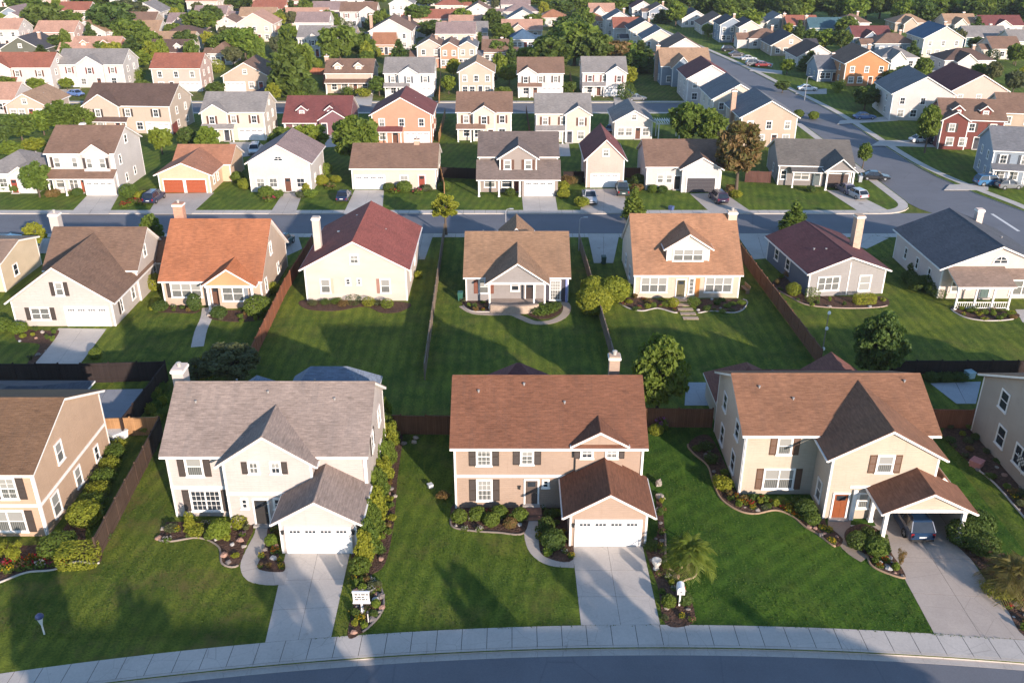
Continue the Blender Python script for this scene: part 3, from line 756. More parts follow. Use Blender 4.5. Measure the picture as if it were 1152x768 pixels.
for y0, y1 in ((100, 108), (112, 117), (121.3, 129.2)): b.face([(70.3, y0, KZ+.008), (70.75, y0, KZ+.008), (70.75, y1, KZ+.008), (70.3, y1, KZ+.008)], MARK)
struct(b.build('lane_marking'))
def block(name, pts, mat=GRASS, side=CURB):
    m = MB(); m.slab(ccw(pts), KZ-.05, 0, mat, side); return struct(m.build(name))
def fillet(c, r, a0, a1, k=6): return [(c[0]+r*math.cos(RAD(a0+(a1-a0)*i/k)), c[1]+r*math.sin(RAD(a0+(a1-a0)*i/k))) for i in range(k+1)]
blockA = [(x, arc_y(x, 2.0)) for x in XS if x < 60]+[(62, 44)]+[(63.5, 62), (63.5, 114)]+fillet((58, 114.5), 5.5, 0, 90)+[(-220, 120), (-220, 20)]
block('lawn', blockA, GRASS_BACK)
block('lawn', [(-75, 14), (-30, 29.4), (9, 33.4), (45, 29.9), (75, 21), (75, -60), (-75, -60)][::-1], GRASS)
blockB = [(-220, 129), (54, 129)]+fillet((54.2, 135), 6, -90, 0)+[(60.2, 160), (60.05, 185), (59.3, 196)]+fillet((54, 196), 5.2, 0, 90)+[(-220, 201.2)]
block('lawn', blockB, GRASS)
l_ = [p for p in s1 if p[1] > 214]
block('lawn', [(-320, 211.8), (54, 211.8), (57.6, 215)]+l_+[(0, 560), (-420, 560)], GRASS_FAR)
r_ = [p for p in s2 if 158 < p[1]]
block('lawn', [(77, 110), (76.4, 128), (73, 139), (70.8, 149), (70.1, 160), (69.9, 175)]+[p for p in r_ if p[1] > 178]+[(60, 560), (420, 560), (420, 90), (90, 90)], GRASS)
# lawns of the near plots, each its own mowing and colour (sheets just over the block)
def sheet(name, pts, mat, z=.004, kind='structure'):
    m = MB(); m.face([(p[0], p[1], z) for p in ccw(pts)], mat); o = m.build(name); o['kind'] = kind; return o
def fy(x): return arc_y(x, 0.0)
def front_lawn(x0, x1, y1, mat): sheet('lawn', [(x0, fy(x0))]+[(x, fy(x)) for x in XS if x0 < x < x1]+[(x1, fy(x1)), (x1, y1), (x0, y1)], mat)
front_lawn(-60, -12.5, 69.5, GRASS_DRY); front_lawn(-10.4, 10.0, 69.5, GRASS); front_lawn(10.02, 36, 69.5, GRASS_LUSH); front_lawn(36.02, 60, 69.5, GRASS)
# front pavement: separate flags with joints, kerb stones and gutter
b = MB(); kb = MB(); gt = MB(); x = -62.0
while x < 60:
    x1 = x+1.55; q = .018
    y = lambda xx, o: arc_y(xx, o)
    b.hexa([(x+q, y(x+q, 1.72), -.05), (x1-q, y(x1-q, 1.72), -.05), (x1-q, y(x1-q, 0), -.05), (x+q, y(x+q, 0), -.05)], [(x+q, y(x+q, 1.72), .02), (x1-q, y(x1-q, 1.72), .02), (x1-q, y(x1-q, 0), .02), (x+q, y(x+q, 0), .02)], CONC)
    kb.hexa([(x+.006, y(x, 1.95), KZ-.05), (x1-.006, y(x1, 1.95), KZ-.05), (x1-.006, y(x1, 1.74), KZ-.05), (x+.006, y(x, 1.74), KZ-.05)], [(x+.006, y(x, 1.91), .012), (x1-.006, y(x1, 1.91), .012), (x1-.006, y(x1, 1.74), .016), (x+.006, y(x, 1.74), .016)], CURB)
    gt.hexa([(x+.006, y(x, 2.45), KZ-.05), (x1-.006, y(x1, 2.45), KZ-.05), (x1-.006, y(x1, 1.96), KZ-.05), (x+.006, y(x, 1.96), KZ-.05)], [(x+.006, y(x, 2.45), KZ+.012), (x1-.006, y(x1, 2.45), KZ+.012), (x1-.006, y(x1, 1.96), KZ+.03), (x+.006, y(x, 1.96), KZ+.03)], CONC2)
    x = x1
struct(b.build('front_pavement')); struct(kb.build('kerb')); struct(gt.build('gutter'))
dk = MB(); dk.face([(x, arc_y(x, 1.73), .002+.004) for x in XS if -62 < x < 60]+[(x, arc_y(x, 0), .006) for x in reversed(XS) if -62 < x < 60], m_plain((.06, .055, .05), .9)); struct(dk.build('pavement_base'))
# pavements along the other streets
def strip(name, pts, wd, z=.018, mat=CONC, step=1.6):
    """flags along a line, wd wide to the left of it"""
    m = MB(); L = [0]
    for i in range(len(pts)-1): L.append(L[-1]+math.dist(pts[i], pts[i+1]))
    def at(s):
        for i in range(len(pts)-1):
            if s <= L[i+1] or i == len(pts)-2:
                t = (s-L[i])/(L[i+1]-L[i]); d = ((pts[i+1][0]-pts[i][0])/(L[i+1]-L[i]), (pts[i+1][1]-pts[i][1])/(L[i+1]-L[i]))
                return (pts[i][0]+(pts[i+1][0]-pts[i][0])*t, pts[i][1]+(pts[i+1][1]-pts[i][1])*t), (-d[1], d[0])
    n = max(1, int(L[-1]/step))
    for k in range(n):
        (a, na), (c, nc) = at(L[-1]*k/n+.02), at(L[-1]*(k+1)/n-.02)
        q = [(a[0], a[1]), (c[0], c[1]), (c[0]+nc[0]*wd, c[1]+nc[1]*wd), (a[0]+na[0]*wd, a[1]+na[1]*wd)]
        m.hexa([(*p, -.03) for p in q], [(*p, z) for p in q], mat)
    return struct(m.build(name))
strip('pavement', [(58, 118.4), (-160, 118.4)][::-1], 1.5); strip('pavement', [(-160, 129.05), (54, 129.05)], 1.5)
strip('pavement', [(-180, 199.6), (54, 199.6)], 1.4, step=2.2); strip('pavement', [(-180, 212), (54, 212)], 1.4, step=2.2)
strip('pavement', [(p[0]-.15, p[1]) for p in fillet((54.2, 135), 6, -90, 0)]+[(60.0, 150), (60.0, 165), (59.8, 190)], 1.4)
strip('pavement', [p for p in reversed(smooth_poly([(77.4, 108), (77.2, 118), (76.2, 131), (73.6, 141), (71.2, 152), (70.3, 166), (70.2, 200), (67.7, 228), (63.8, 270), (55.4, 330), (48, 385)], 4, False))], 1.4, step=2.0)
strip('pavement', [p for p in [(57.2, 222), (53.2, 265), (44.8, 325), (36.8, 385)]], 1.4, step=2.2)
EXCL = []
def drive(pts, nx=2, ny=4, mat=CONC, z=.012, name='driveway', gap=.02):
    """concrete drive between four corners (two at the house, then two at the street), cast in nx by ny bays"""
    m = MB(); A, B, C_, D = pts       # A,B near house left,right; C,D at street right,left
    def at(u, v): return tuple((A[k]*(1-u)+B[k]*u)*(1-v)+(D[k]*(1-u)+C_[k]*u)*v for k in (0, 1))
    wd = math.dist(A, B); le = math.dist(A, D)
    for i in range(nx):
        for j in range(ny):
            u0, u1 = i/nx+gap/wd/2, (i+1)/nx-gap/wd/2; v0, v1 = j/ny+gap/le/2, (j+1)/ny-gap/le/2
            q = ccw([at(u0, v0), at(u1, v0), at(u1, v1), at(u0, v1)]); m.hexa([(*p, -.03) for p in q], [(*p, z) for p in q], mat)
    EXCL.append([A, B, C_, D]); q = ccw([A, B, C_, D]); m.face([(*p, z-.006) for p in q], m_plain((.06, .055, .05), .9))
    return struct(m.build(name))
def path(px, wd, name='path', mat=CONC2, step=1.0, z=.02, pix=True):
    pts = PP(*px) if pix else px
    pts = smooth_poly(pts, 6, False); m = MB(); L = 0; last = None
    EXCL.append(None)
    pl = []; pr = []
    for i, p in enumerate(pts):
        a = pts[max(0, i-1)]; c = pts[min(len(pts)-1, i+1)]; d = Vector((c[0]-a[0], c[1]-a[1])).normalized(); nn = Vector((-d.y, d.x))*wd/2
        pl.append((p[0]+nn.x, p[1]+nn.y)); pr.append((p[0]-nn.x, p[1]-nn.y))
    EXCL[-1] = pl+pr[::-1]
    for i in range(len(pts)-1):
        q = ccw([pl[i], pr[i], pr[i+1], pl[i+1]]); g_ = .008 if i % 2 else 0
        cx = sum(p[0] for p in q)/4; cy = sum(p[1] for p in q)/4; k = .985 if i % 2 == 0 else .97
        q = [(cx+(p[0]-cx)*k, cy+(p[1]-cy)*k) for p in q]
        m.hexa([(*p, -.03) for p in q], [(*p, z) for p in q], mat)
    return struct(m.build(name))
def bed(px, mat=None, z=.03, edge=None, edge_col=None, pix=True, k=5, name='garden_bed'):
    """planting bed; edge = (first, last) point numbers that carry a cast kerb"""
    pts = PP(*px) if pix else list(px); sm = smooth_poly(pts, k); EXCL.append(sm); m = MB(); m.slab(ccw(sm), -.03, z, mat or MULCH)
    o = struct(m.build(name))
    if edge:
        i0, i1 = edge; q = sm[i0*k:i1*k+1]; e = MB(); e.tube([(p[0], p[1], .03) for p in q], .085, 6, edge_col or CURB)
        e.build('bed_edging', o, smooth=True)
    return sm

# evening haze: one even volume of thin air round the whole place
if HAZE:
    b = MB(); b.box(-900, -120, -1.2, 900, 1200, 60, None) if False else None
    hm = bpy.data.materials.new('haze'); hm.use_nodes = True; t = hm.node_tree; t.nodes.clear(); o_ = t.nodes.new('ShaderNodeOutputMaterial'); v_ = t.nodes.new('ShaderNodeVolumePrincipled')
    v_.inputs['Color'].default_value = (.9, .93, 1, 1); v_.inputs['Density'].default_value = HAZE; v_.inputs['Anisotropy'].default_value = .2; t.links.new(v_.outputs[0], o_.inputs['Volume'])
    b = MB(); b.box(-3050, -650, -1.3, 3050, 4050, 60, hm); hz = b.build('haze', uv=False); hz['kind'] = 'stuff'; tag(hz, 'thin evening haze over the far houses', 'haze')
# ------------------------------------------------------------------ nearest row
SH_DK = (.055, .042, .035); SH_BR = (.11, .055, .03)
# white house with mauve-grey roof
h = House(-17.7, 55.6, 0, 'two-storey off-white house with faded mauve-grey roof and front-gabled garage', (.52, .45, .41), (.245, .19, .16), ref='the off-white two-storey house')
h.wing(-7.2, 7.2, 0, 9.4, 5.55, 8.5, 'x', ov=.45, e0=.25, e1=.25, vent=True)
h.wing(-2.8, 3.5, -1.1, 4.6, 5.3, 7.45, 'y', ov=.4, e0=.3, e1=0, corner=True)
h.wing(1.65, 6.95, -4.3, .2, 2.75, 4.3, 'y', ov=.45, e0=.35, e1=-.15, vent=False)
h.belt(-7.2, -2.82, 0, 2.45); h.belt(-2.8, 1.6, -1.1, 2.65); h.belt(-7.2, 7.2, 9.42, 2.6)
h.win('f', 0, -5.25, 3.6, 1.1, 1.55, style='half', sh=SH_DK, shw=.5); h.win('f', 0, -4.8, .55, 2.1, 1.7, split=2, style='dark', sh=SH_DK, shw=.5, grid=(3, 4))
h.win('f', -1.1, -.6, 4.55, .6, .85, style='curtain', sh=SH_DK, shw=.42, sides='l', grid=(2, 2)); h.win('f', -1.1, .95, 4.55, .6, .85, style='blind', sh=SH_DK, shw=.42, sides='r', grid=(2, 2))
h.win('f', -1.1, -1.62, 1.55, .35, .75, style='dark', grid=(1, 2)); h.door('f', -1.1, -.45, (.035, .032, .03)); h.win('f', -1.1, .75, 1.5, .4, .8, style='dark', grid=(1, 2))
h.garage('f', -4.3, 4.3, 4.3, 2.15); h.lamp(1.85, -4.33, 1.7); h.lamp(6.75, -4.33, 1.7)
h.win('r', 7.2, 3.0, 4.0, .9, 1.3, style='dark', sh=SH_DK); h.win('r', 7.2, 6.8, 4.0, .9, 1.3, style='half'); h.win('r', 7.2, 6.5, 1.0, .9, 1.3)
h.win('l', -7.2, 3.0, 3.9, .9, 1.3, style='half'); h.win('l', -7.2, 6.0, 1.0, .9, 1.3)
h.chimney(-7.6, 6.2, .85, 1.2, -.1, 9.3); h.spout(-7.1, 0, 5.3); h.spout(7.05, 0, 5.3)
for u in (-3.5, 2.5): h.pipe(u, 6.6, 7.4)
for u, y in ((-5.6, 3.2), (4.6, 3.4), (-.4, 3.9)): h.pipe(u, y, 5.6+y*.62, .07, .35)
h.hip(-1.0, 5.9, 9.3, 15.2, 3.4, 6.2, ins=2.3, ov=.4, rm=m_shingle((.17, .20, .25))); h.hip(-5.6, -1.6, 9.3, 14.0, 3.0, 5.5, ov=.4, rm=m_shingle((.17, .20, .25)))
h.finish()
# tan house with brown roof in the middle
h = House(2.7, 56.6, 0, 'two-storey tan house with rust-brown roof and white double garage door', (.39, .285, .215), (.165, .072, .042), ref='the tan two-storey house')
h.wing(-6.95, 6.9, 0, 9.2, 5.6, 8.55, 'x', ov=.45, e0=.25, e1=.25)
h.wing(1.95, 5.35, -.25, 3, 5.75, 6.7, 'y', ov=.35, e0=.3, e1=0, corner=False)
h.wing(1.35, 6.75, -4.5, .2, 2.75, 4.35, 'y', ov=.5, e0=.35, e1=-.15)
h.belt(-6.95, 1.3, 0, 2.75)
h.win('f', 0, -4.75, 3.85, .95, 1.45, style='curtain', sh=SH_DK, shw=.5, grid=(3, 4)); h.win('f', 0, -1.6, 3.95, .8, 1.35, style='half', sh=SH_DK, shw=.5, grid=(2, 4))
h.win('f', 0, -4.75, .75, 1.0, 1.75, style='half', sh=SH_DK, shw=.5, grid=(3, 4)); h.door('f', 0, -1.25, (.10, .075, .06), z=.4, w=.9)
h.win('f', 0, -.2, 1.9, .35, .6, style='dark', grid=(1, 2)); h.lamp(-2.15, 0, 1.75)
h.win('f', -.25, 2.75, 4.65, .75, .85, style='dark', grid=(2, 3), sh=SH_DK, shw=.42, sides='l'); h.win('f', -.25, 4.55, 4.65, .75, .85, style='curtain', grid=(2, 3), sh=SH_DK, shw=.42, sides='r')
h.garage('f', -4.5, 4.05, 4.4, 2.15); h.lamp(1.6, -4.53, 1.7)
h.win('r', 6.9, 3, 3.9, .9, 1.3); h.win('r', 6.9, 6, .9, .9, 1.3, style='half'); h.win('l', -6.95, 3, 3.9, .9, 1.3); h.win('l', -6.95, 6, .9, .9, 1.3)
h.chimney(5.2, 6.4, .8, .75, 6, 9.7); h.spout(-6.9, 0, 5.3); h.spout(6.8, 0, 5.3)
for u in (-2.6, .8): h.pipe(u, 6.4, 7.4, .05, .35)
for u, y in ((-5.2, 3.4), (-1.8, 3.9), (1.2, 2.6)): h.pipe(u, y, 5.65+y*.64, .07, .35)
h.hip(-4.9, .6, 9.3, 14.5, 3.2, 6.2, ov=.4, rm=m_shingle((.16, .065, .06)))
b = MB()
for i, (yy, z) in enumerate(((-1.25, .3), (-1.6, .15))): b.box(-1.95, yy-.02, -.1, -.5, 0 if i == 0 else -1.25, z, m_brick((.22, .12, .085)))
b.build('door_steps', h.root)
h.finish()
# cream house right
h = House(24.4, 58.4, 0, 'two-storey cream house with orange-brown roof and open carport on white posts', (.49, .405, .315), (.215, .105, .06), ref='the cream house with carport')
h.wing(-7.0, 7.0, 0, 9.3, 5.55, 7.75, 'x', ov=.5, e0=.35, e1=.35)
h.wing(-1.45, 6.2, -3.1, 4.8, 5.3, 7.45, 'y', ov=.45, e0=.35, e1=0)
h.belt(-7.02, 7.02, 9.33, 2.7); h.belt(.2, 6.2, -3.1, 2.72, .2)
h.win('f', 0, -3.95, 3.65, .95, 1.4, style='half', sh=SH_BR, shw=.5); h.win('f', 0, -4.05, .55, 2.2, 1.7, split=2, style='half', sh=SH_BR, shw=.5)
h.win('f', -3.1, 2.35, 4.1, 1.05, 1.35, style='half', sh=SH_BR, shw=.5)
h.win('l', -7.0, 2.2, 3.7, 1.0, 1.35, style='dark'); h.win('l', -7.0, 6.6, 3.7, 1.0, 1.35, style='dark'); h.win('l', -7.0, 2.4, .6, 1.0, 1.6); h.win('l', -7.0, 6.4, .6, 1.0, 1.6)
h.win('l', -1.45, -1.6, .7, .8, 1.6, style='half')
h.win('r', 7.0, 4, 3.7, .9, 1.3)
# entry recess: the wing's ground floor carries a terracotta door
h.door('f', -3.1, -.35, (.22, .062, .02), z=.1, w=1.0); h.T.box(.45, -3.3, 0, .75, -3.12, 2.6, h.tm); h.win('f', -3.1, 1.3, 1.0, .7, 1.2, style='half')
# carport roof and posts
h.wing(1.9, 7.5, -5.9, -2.9, 2.75, 4.15, 'y', ov=.5, e0=.4, e1=0, walls=False, rm=m_shingle((.21, .10, .06)), porch=True)
h.W.face([(1.9, -5.75, 2.78), (7.5, -5.75, 2.78), (4.7, -5.75, 4.1)], h.wm); h.T.box(1.75, -5.9, 2.55, 7.65, -5.6, 2.77, h.tm); h.T.box(1.75, -5.6, 2.55, 2.0, -3.1, 2.77, h.tm)
for (x, y) in ((1.95, -5.72), (7.4, -5.72), (1.95, -3.4)): h.post(x, y, 2.6, .13)
h.W.face([(7.44, -5.4, -.1), (7.44, -.5, -.1), (7.44, -.5, 2.7), (7.44, -5.4, 2.7)], h.wm); h.W.face([(7.5, -5.4, -.1), (7.5, -.5, -.1), (7.5, -.5, 2.7), (7.5, -5.4, 2.7)], h.wm)
h.wing(6.3, 7.52, -3.0, 0.0, 2.7, 3.3, 'y', ov=.2, e0=0, e1=0, walls=False, porch=True)
h.spout(-6.9, 0, 5.3); h.pipe(-3, 6, 7.0, .05, .3)
for u, y in ((-5.4, 3.4), (-3.0, 2.4), (5.9, 3.9)): h.pipe(u, y, 5.6+y*.47, .07, .35)
h.hip(-6.6, -1.2, 9.4, 15.5, 2.2, 4.9, ov=.3, rm=m_shingle((.19, .08, .06))); h.wing(1.6, 7.4, 9.2, 15.5, 2.1, 4.1, 'y', ov=.4, e0=0, e1=.3, rm=m_shingle((.19, .08, .06)))
h.wing(-4, 5, 9.3, 14.5, 2.6, 4.3, 'x', ov=.3, e0=0, e1=0, rm=m_shingle((.19, .08, .06)))
h.pipe(-1.9, 11.5, 4.3, .12, .3)
h.finish()
# beige house cut by the left edge
h = House(-40.3, 53.2, 0, 'two-storey peach-beige house with dark brown roof at the left edge', (.52, .36, .25), (.155, .088, .05), ref='the peach-beige corner house')
h.wing(-7.5, 7.0, 0, 11.4, 5.45, 7.9, 'x', ov=.4, e0=.25, e1=.3)
h.belt(-7.5, 7.0, 0, 2.55); h.T.box(6.99, 0, 2.55, 7.04, 11.4, 2.8, h.tm)
h.win('f', 0, 5.05, 3.3, 1.05, 1.65, style='half', sh=SH_DK, shw=.55, grid=(2, 4)); h.win('f', 0, 4.45, .5, 2.3, 1.7, split=2, style='half', sh=SH_DK, shw=.55); h.win('f', 0, .5, .5, 2.3, 1.7, split=2, style='half'); h.win('f', 0, 1, 3.3, 1.05, 1.65)
h.win('r', 7.0, 3.9, 3.9, .85, 1.5, style='half'); h.win('r', 7.0, 1.9, .6, 1.0, 1.7, style='half'); h.win('r', 7.0, 5.6, .6, .85, 1.5, style='half'); h.win('r', 7.0, 9.0, .7, .6, 1.2)
h.spout(6.9, 0, 5.2); h.finish()
# taupe house cut by the right edge
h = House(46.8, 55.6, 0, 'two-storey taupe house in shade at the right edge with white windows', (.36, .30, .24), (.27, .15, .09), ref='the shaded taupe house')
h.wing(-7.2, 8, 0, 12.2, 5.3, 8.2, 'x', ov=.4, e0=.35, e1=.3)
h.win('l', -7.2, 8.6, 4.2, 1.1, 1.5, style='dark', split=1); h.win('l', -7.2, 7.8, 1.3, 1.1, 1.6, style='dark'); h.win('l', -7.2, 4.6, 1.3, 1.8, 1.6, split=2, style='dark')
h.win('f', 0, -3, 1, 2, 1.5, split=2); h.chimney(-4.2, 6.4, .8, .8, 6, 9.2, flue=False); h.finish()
# low dark-roofed outbuilding behind the left house
h = House(-42.2, 66.8, 0, 'low garden building with dark blue-grey hipped roof behind the peach-beige house', (.16, .15, .15), (.07, .075, .09), ref='the dark-roofed outbuilding', name='garden_building', cat='outbuilding')
h.hip(-4.5, 4.0, 0, 6.0, 1.9, 3.3, ov=.4); h.win('f', 0, 1.2, .7, 1.2, .9); h.finish()

# ------------------------------------------------------------------ second row, backs towards the viewer
h = House(-48.0, 89.4, 0, 'white gable-fronted house with brown roof, dark shutters and white garage door', (.51, .45, .41), (.17, .105, .072), ref='the white gabled garage house')
h.wing(-5.3, 5.4, 0, 12, 2.9, 6.6, 'y', ov=.45, e0=.35, e1=0); h.wing(-4.5, 5.6, 7.0, 15.5, 3.9, 7.1, 'x', ov=.4, e0=.3, e1=.35)
h.win('f', 0, -2.4, .8, 1.9, 1.3, split=2, style='curtain', sh=SH_DK, shw=.5); h.win('f', 0, .2, 3.6, .75, 1.4, style='half', sh=SH_DK, shw=.45); h.garage('f', 0, 2.6, 4.4, 2.15)
h.win('r', 5.4, 2.2, .8, .5, 1.6, style='dark', sh=SH_DK, sides='l'); h.win('r', 5.4, 5.6, .9, .8, 1.5, style='half'); h.win('r', 5.6, 10.2, 4.3, .7, 1.3, style='half'); h.win('r', 5.6, 12, .9, .8, 1.4)
h.chimney(-4.9, 12.2, 1.0, 1.0, 4, 8.8, flue=True); h.wing(4.2, 8.2, 13, 17, 2.6, 4.6, 'x', ov=.35, e0=0, e1=.3); h.finish()

h = House(-33.5, 95.0, 0, 'house with vivid orange roof, triple window and small gabled porch', (.50, .38, .29), (.33, .125, .060), ref='the orange-roofed house')
h.wing(-5.7, 5.4, 0, 12.4, 3.2, 7.9, 'x', ov=.45, e0=.2, e1=.3); h.wing(-.4, 4.9, -1.4, 3.5, 3.0, 4.75, 'y', ov=.35, e0=.3, e1=0, walls=False, rm=m_shingle((.40, .14, .06)))
h.W.face([(-.4, -1.35, 3.0), (4.9, -1.35, 3.0), (2.25, -1.35, 4.7)], m_stucco((.50, .26, .13))); h.T.box(-.45, -1.5, 2.75, 4.95, -1.2, 3.0, h.tm)
h.post(-.2, -1.3, 2.8, .12); h.post(4.7, -1.3, 2.8, .12); h.W.box(.8, -.85, 0, 4.3, -.005, 2.95, h.wm)
h.win('f', 0, -3.05, 1.05, 3.3, 1.6, split=3, style='half', sh=SH_DK, sides='l'); h.win('f', -.85, 2.4, .95, 2.3, 1.75, split=2, style='curtain', sh=(.20, .22, .24), sides='r'); h.door('f', 0, .25, (.12, .06, .04))
h.win('r', 5.4, 5.5, 4.2, .7, 1.4, style='half'); h.win('r', 5.4, 2.0, 1.0, .7, 1.5); h.win('r', 5.4, 7.8, 1.0, .7, 1.2)
h.chimney(-5.6, 8.5, 1.1, 1.0, 0, 9.4, m=m_brick((.42, .22, .15))); h.finish()

h = House(-17.7, 96.4, 0, 'cream stucco house with crimson gable roof and tall left chimney', (.515, .44, .37), (.245, .075, .058), siding=False, ref='the crimson-roofed house')
h.wing(-5.75, 5.75, 0, 14.5, 3.9, 7.0, 'y', ov=.45, e0=.4, e1=.3)
h.win('f', 0, 0, 4.55, .85, .95, style='half', grid=(2, 2)); h.win('f', 0, -3.5, 1.0, 1.0, 1.6, style='half', sh=(.5, .38, .28), sides='r', shw=.3); h.win('f', 0, 3.3, 1.0, 1.0, 1.6, style='half', sh=(.30, .16, .12), sides='l', shw=.35)
h.win('f', 0, -.9, 2.0, .45, .65, style='dark', grid=(1, 2)); h.win('f', 0, .35, 2.0, .3, .65, style='dark', grid=(1, 2)); h.win('r', 5.75, 4, 1.2, 1, 1.3); h.win('r', 5.75, 9, 1.2, 1, 1.3)
h.chimney(-4.9, 4.6, .8, .8, 2, 8.5, flue=False); h.pipe(-2.9, 7.5, 5.4, .2, .3); h.pipe(-1.2, 11.0, 6.3, .12, .3); h.pipe(2.6, 8.0, 5.6, .08, .25); h.finish()

h = House(.55, 96.3, 0, 'small grey cottage with tan roof and gabled back porch', (.29, .265, .25), (.26, .155, .092), ref='the small grey cottage')
h.wing(-5.8, 5.85, 0, 11.4, 3.0, 6.1, 'x', ov=.4, e0=.25, e1=.25); h.wing(-3.1, 3.2, -2.3, 5, 3.15, 5.3, 'y', ov=.4, e0=.35, e1=0, walls=False)
h.W.face([(-3.1, -2.2, 3.2), (3.2, -2.2, 3.2), (.05, -2.2, 5.25)], h.wm); h.T.box(-3.2, -2.35, 2.95, 3.3, -2.1, 3.18, h.tm)
for x in (-3.05, 1.9, 3.1): h.post(x, -2.2, 3.0, .09)
h.W.box(3.3, -.3, 0, 5.7, -.005, 2.95, m_siding((.075, .07, .085)))
h.win('f', 0, -3.75, 1.0, 1.0, 1.5, style='half', sh=(.17, .06, .035), shw=.5); h.win('f', 0, -.2, 1.3, .85, 1.2, style='dark'); h.door('f', 0, 1.5, (.05, .035, .03)); h.win('f', -.3, 4.35, .3, 1.1, 2.3, style='half', grid=(4, 6))
h.T.box(5.5, -.45, 0, 5.75, -.31, 2.9, m_paint((.25, .28, .5))); h.wing(-2, 2.0, 11.2, 16.5, 2.9, 4.7, 'y', ov=.3, e0=0, e1=.3)
h.pipe(-4, 8, 5.2); h.finish()

h = House(20.0, 97.2, 0, 'cream cape house with orange-tan roof and big white dormer', (.58, .465, .36), (.31, .16, .09), ref='the cream cape house with dormer')
h.wing(-6.0, 6.05, 0, 12.2, 3.1, 7.85, 'x', ov=.45, e0=.2, e1=.25)
h.wing(-2.35, 2.5, 1.0, 6.0, 5.65, 7.2, 'y', ov=.35, e0=.35, e1=0, z0=3.5, wm=m_siding((.66, .57, .48)))
h.T.box(-2.4, .85, 3.45, 2.55, .995, 3.75, h.tm)
h.win('f', 1.0, .08, 4.2, 3.3, 1.35, split=3, style='half'); h.win('f', 0, -3.75, .75, 2.9, 1.8, split=3, style='half'); h.win('f', 0, 3.65, .75, 3.0, 1.8, split=3, style='half'); h.door('f', 0, -.65, (.12, .10, .05)); h.win('f', 0, .55, .5, .5, 1.9, style='curtain', grid=(1, 4)); h.T.box(1.05, -.06, .1, 1.5, 0, 2.4, m_paint((.45, .18, .05)))
h.T.box(-6, -.06, 2.8, 6.05, .0, 3.02, h.tm); h.win('l', -6.0, 4, 1, 1, 1.3); h.win('l', -6, 8, 1, 1, 1.3)
h.chimney(5.8, 5.8, 1.0, .9, 0, 8.6); h.pipe(-.8, 8.5, 6.8, .07, .3); h.finish()

h = House(38.6, 98.0, RAD(7), 'grey-fronted house with maroon roof and tall slim chimney', (.31, .29, .275), (.115, .045, .045), ref='the maroon-roofed house')
h.wing(-4.6, 4.6, 0, 12.5, 2.9, 4.6, 'y', ov=.4, e0=.4, e1=.3)
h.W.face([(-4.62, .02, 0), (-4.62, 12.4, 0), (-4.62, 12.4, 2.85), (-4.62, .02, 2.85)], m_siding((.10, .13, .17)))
h.win('f', 0, -2.2, .75, 2.5, 1.6, split=3, style='curtain'); h.win('f', 0, 2.2, .5, 1.3, 1.8, style='full'); h.T.box(.1, -.05, 0, .22, 0, 4.0, h.tm); h.win('l', -4.62, 6, 1.1, 1, 1.3); h.win('l', -4.62, 9.5, 1.1, 1, 1.3)
h.chimney(3.6, 6.2, .95, .95, 2.5, 7.6, m=m_brick((.42, .30, .22)), flue=False); h.pipe(-2.3, 4.6, 3.9, .1, .25); h.pipe(-1.3, 3.6, 4.2, .1, .25); h.finish()

h = House(54.8, 97.0, 0, 'white house with slate-blue roof, arched attic window and screened porch', (.60, .50, .44), (.085, .088, .10), ref='the slate-roofed white house')
h.wing(-5.9, 6.2, 0, 13.5, 3.7, 6.2, 'y', ov=.45, e0=.4, e1=.3); h.arch('f', 0, .4, 4.35, .75)
h.shed(-5.3, .7, -3.2, .0, 2.75, 3.75, rm=m_shingle((.24, .17, .13))); h.T.box(-5.3, -3.25, 2.5, .7, -3.05, 2.74, h.tm)
for x in (-5.25, -3.2, -1.2, .65): h.post(x, -3.15, 2.55, .09)
h.rail(-5.2, .6, -3.12, .9); h.win('f', 0, -4.1, .9, .8, 1.2, style='curtain'); h.win('f', 0, -2.7, 1.2, .6, .9); h.door('f', 0, -.6, (.08, .12, .11)); h.win('f', 0, 3.6, .5, 2.6, 1.9, split=2, style='curtain')
h.shed(.9, 6.2, -1.3, .0, 2.9, 3.5, rm=m_shingle((.24, .17, .13)))
for y in (3, 6.5, 10): h.win('l', -5.9, y, 1.2, .6, 1.3)
h.chimney(3.4, 12.5, .8, .8, 4, 6.8, flue=False); h.pipe(3.5, 6.5, 4.9, .1, .3); h.finish()

h = House(-64.8, 99.0, 0, 'tan flat-eaved house corner cut by the left edge beside the teal car', (.55, .44, .30), (.30, .2, .14), siding=False, ref='the tan house at the left edge')
h.wing(-6, 5.6, 0, 9, 3.5, 4.6, 'x', ov=.3, e0=.25, e1=.35); h.win('r', 5.6, 3, 1, .9, 1.3); h.win('f', 0, 3.4, 1, 1.4, 1.3); h.finish()
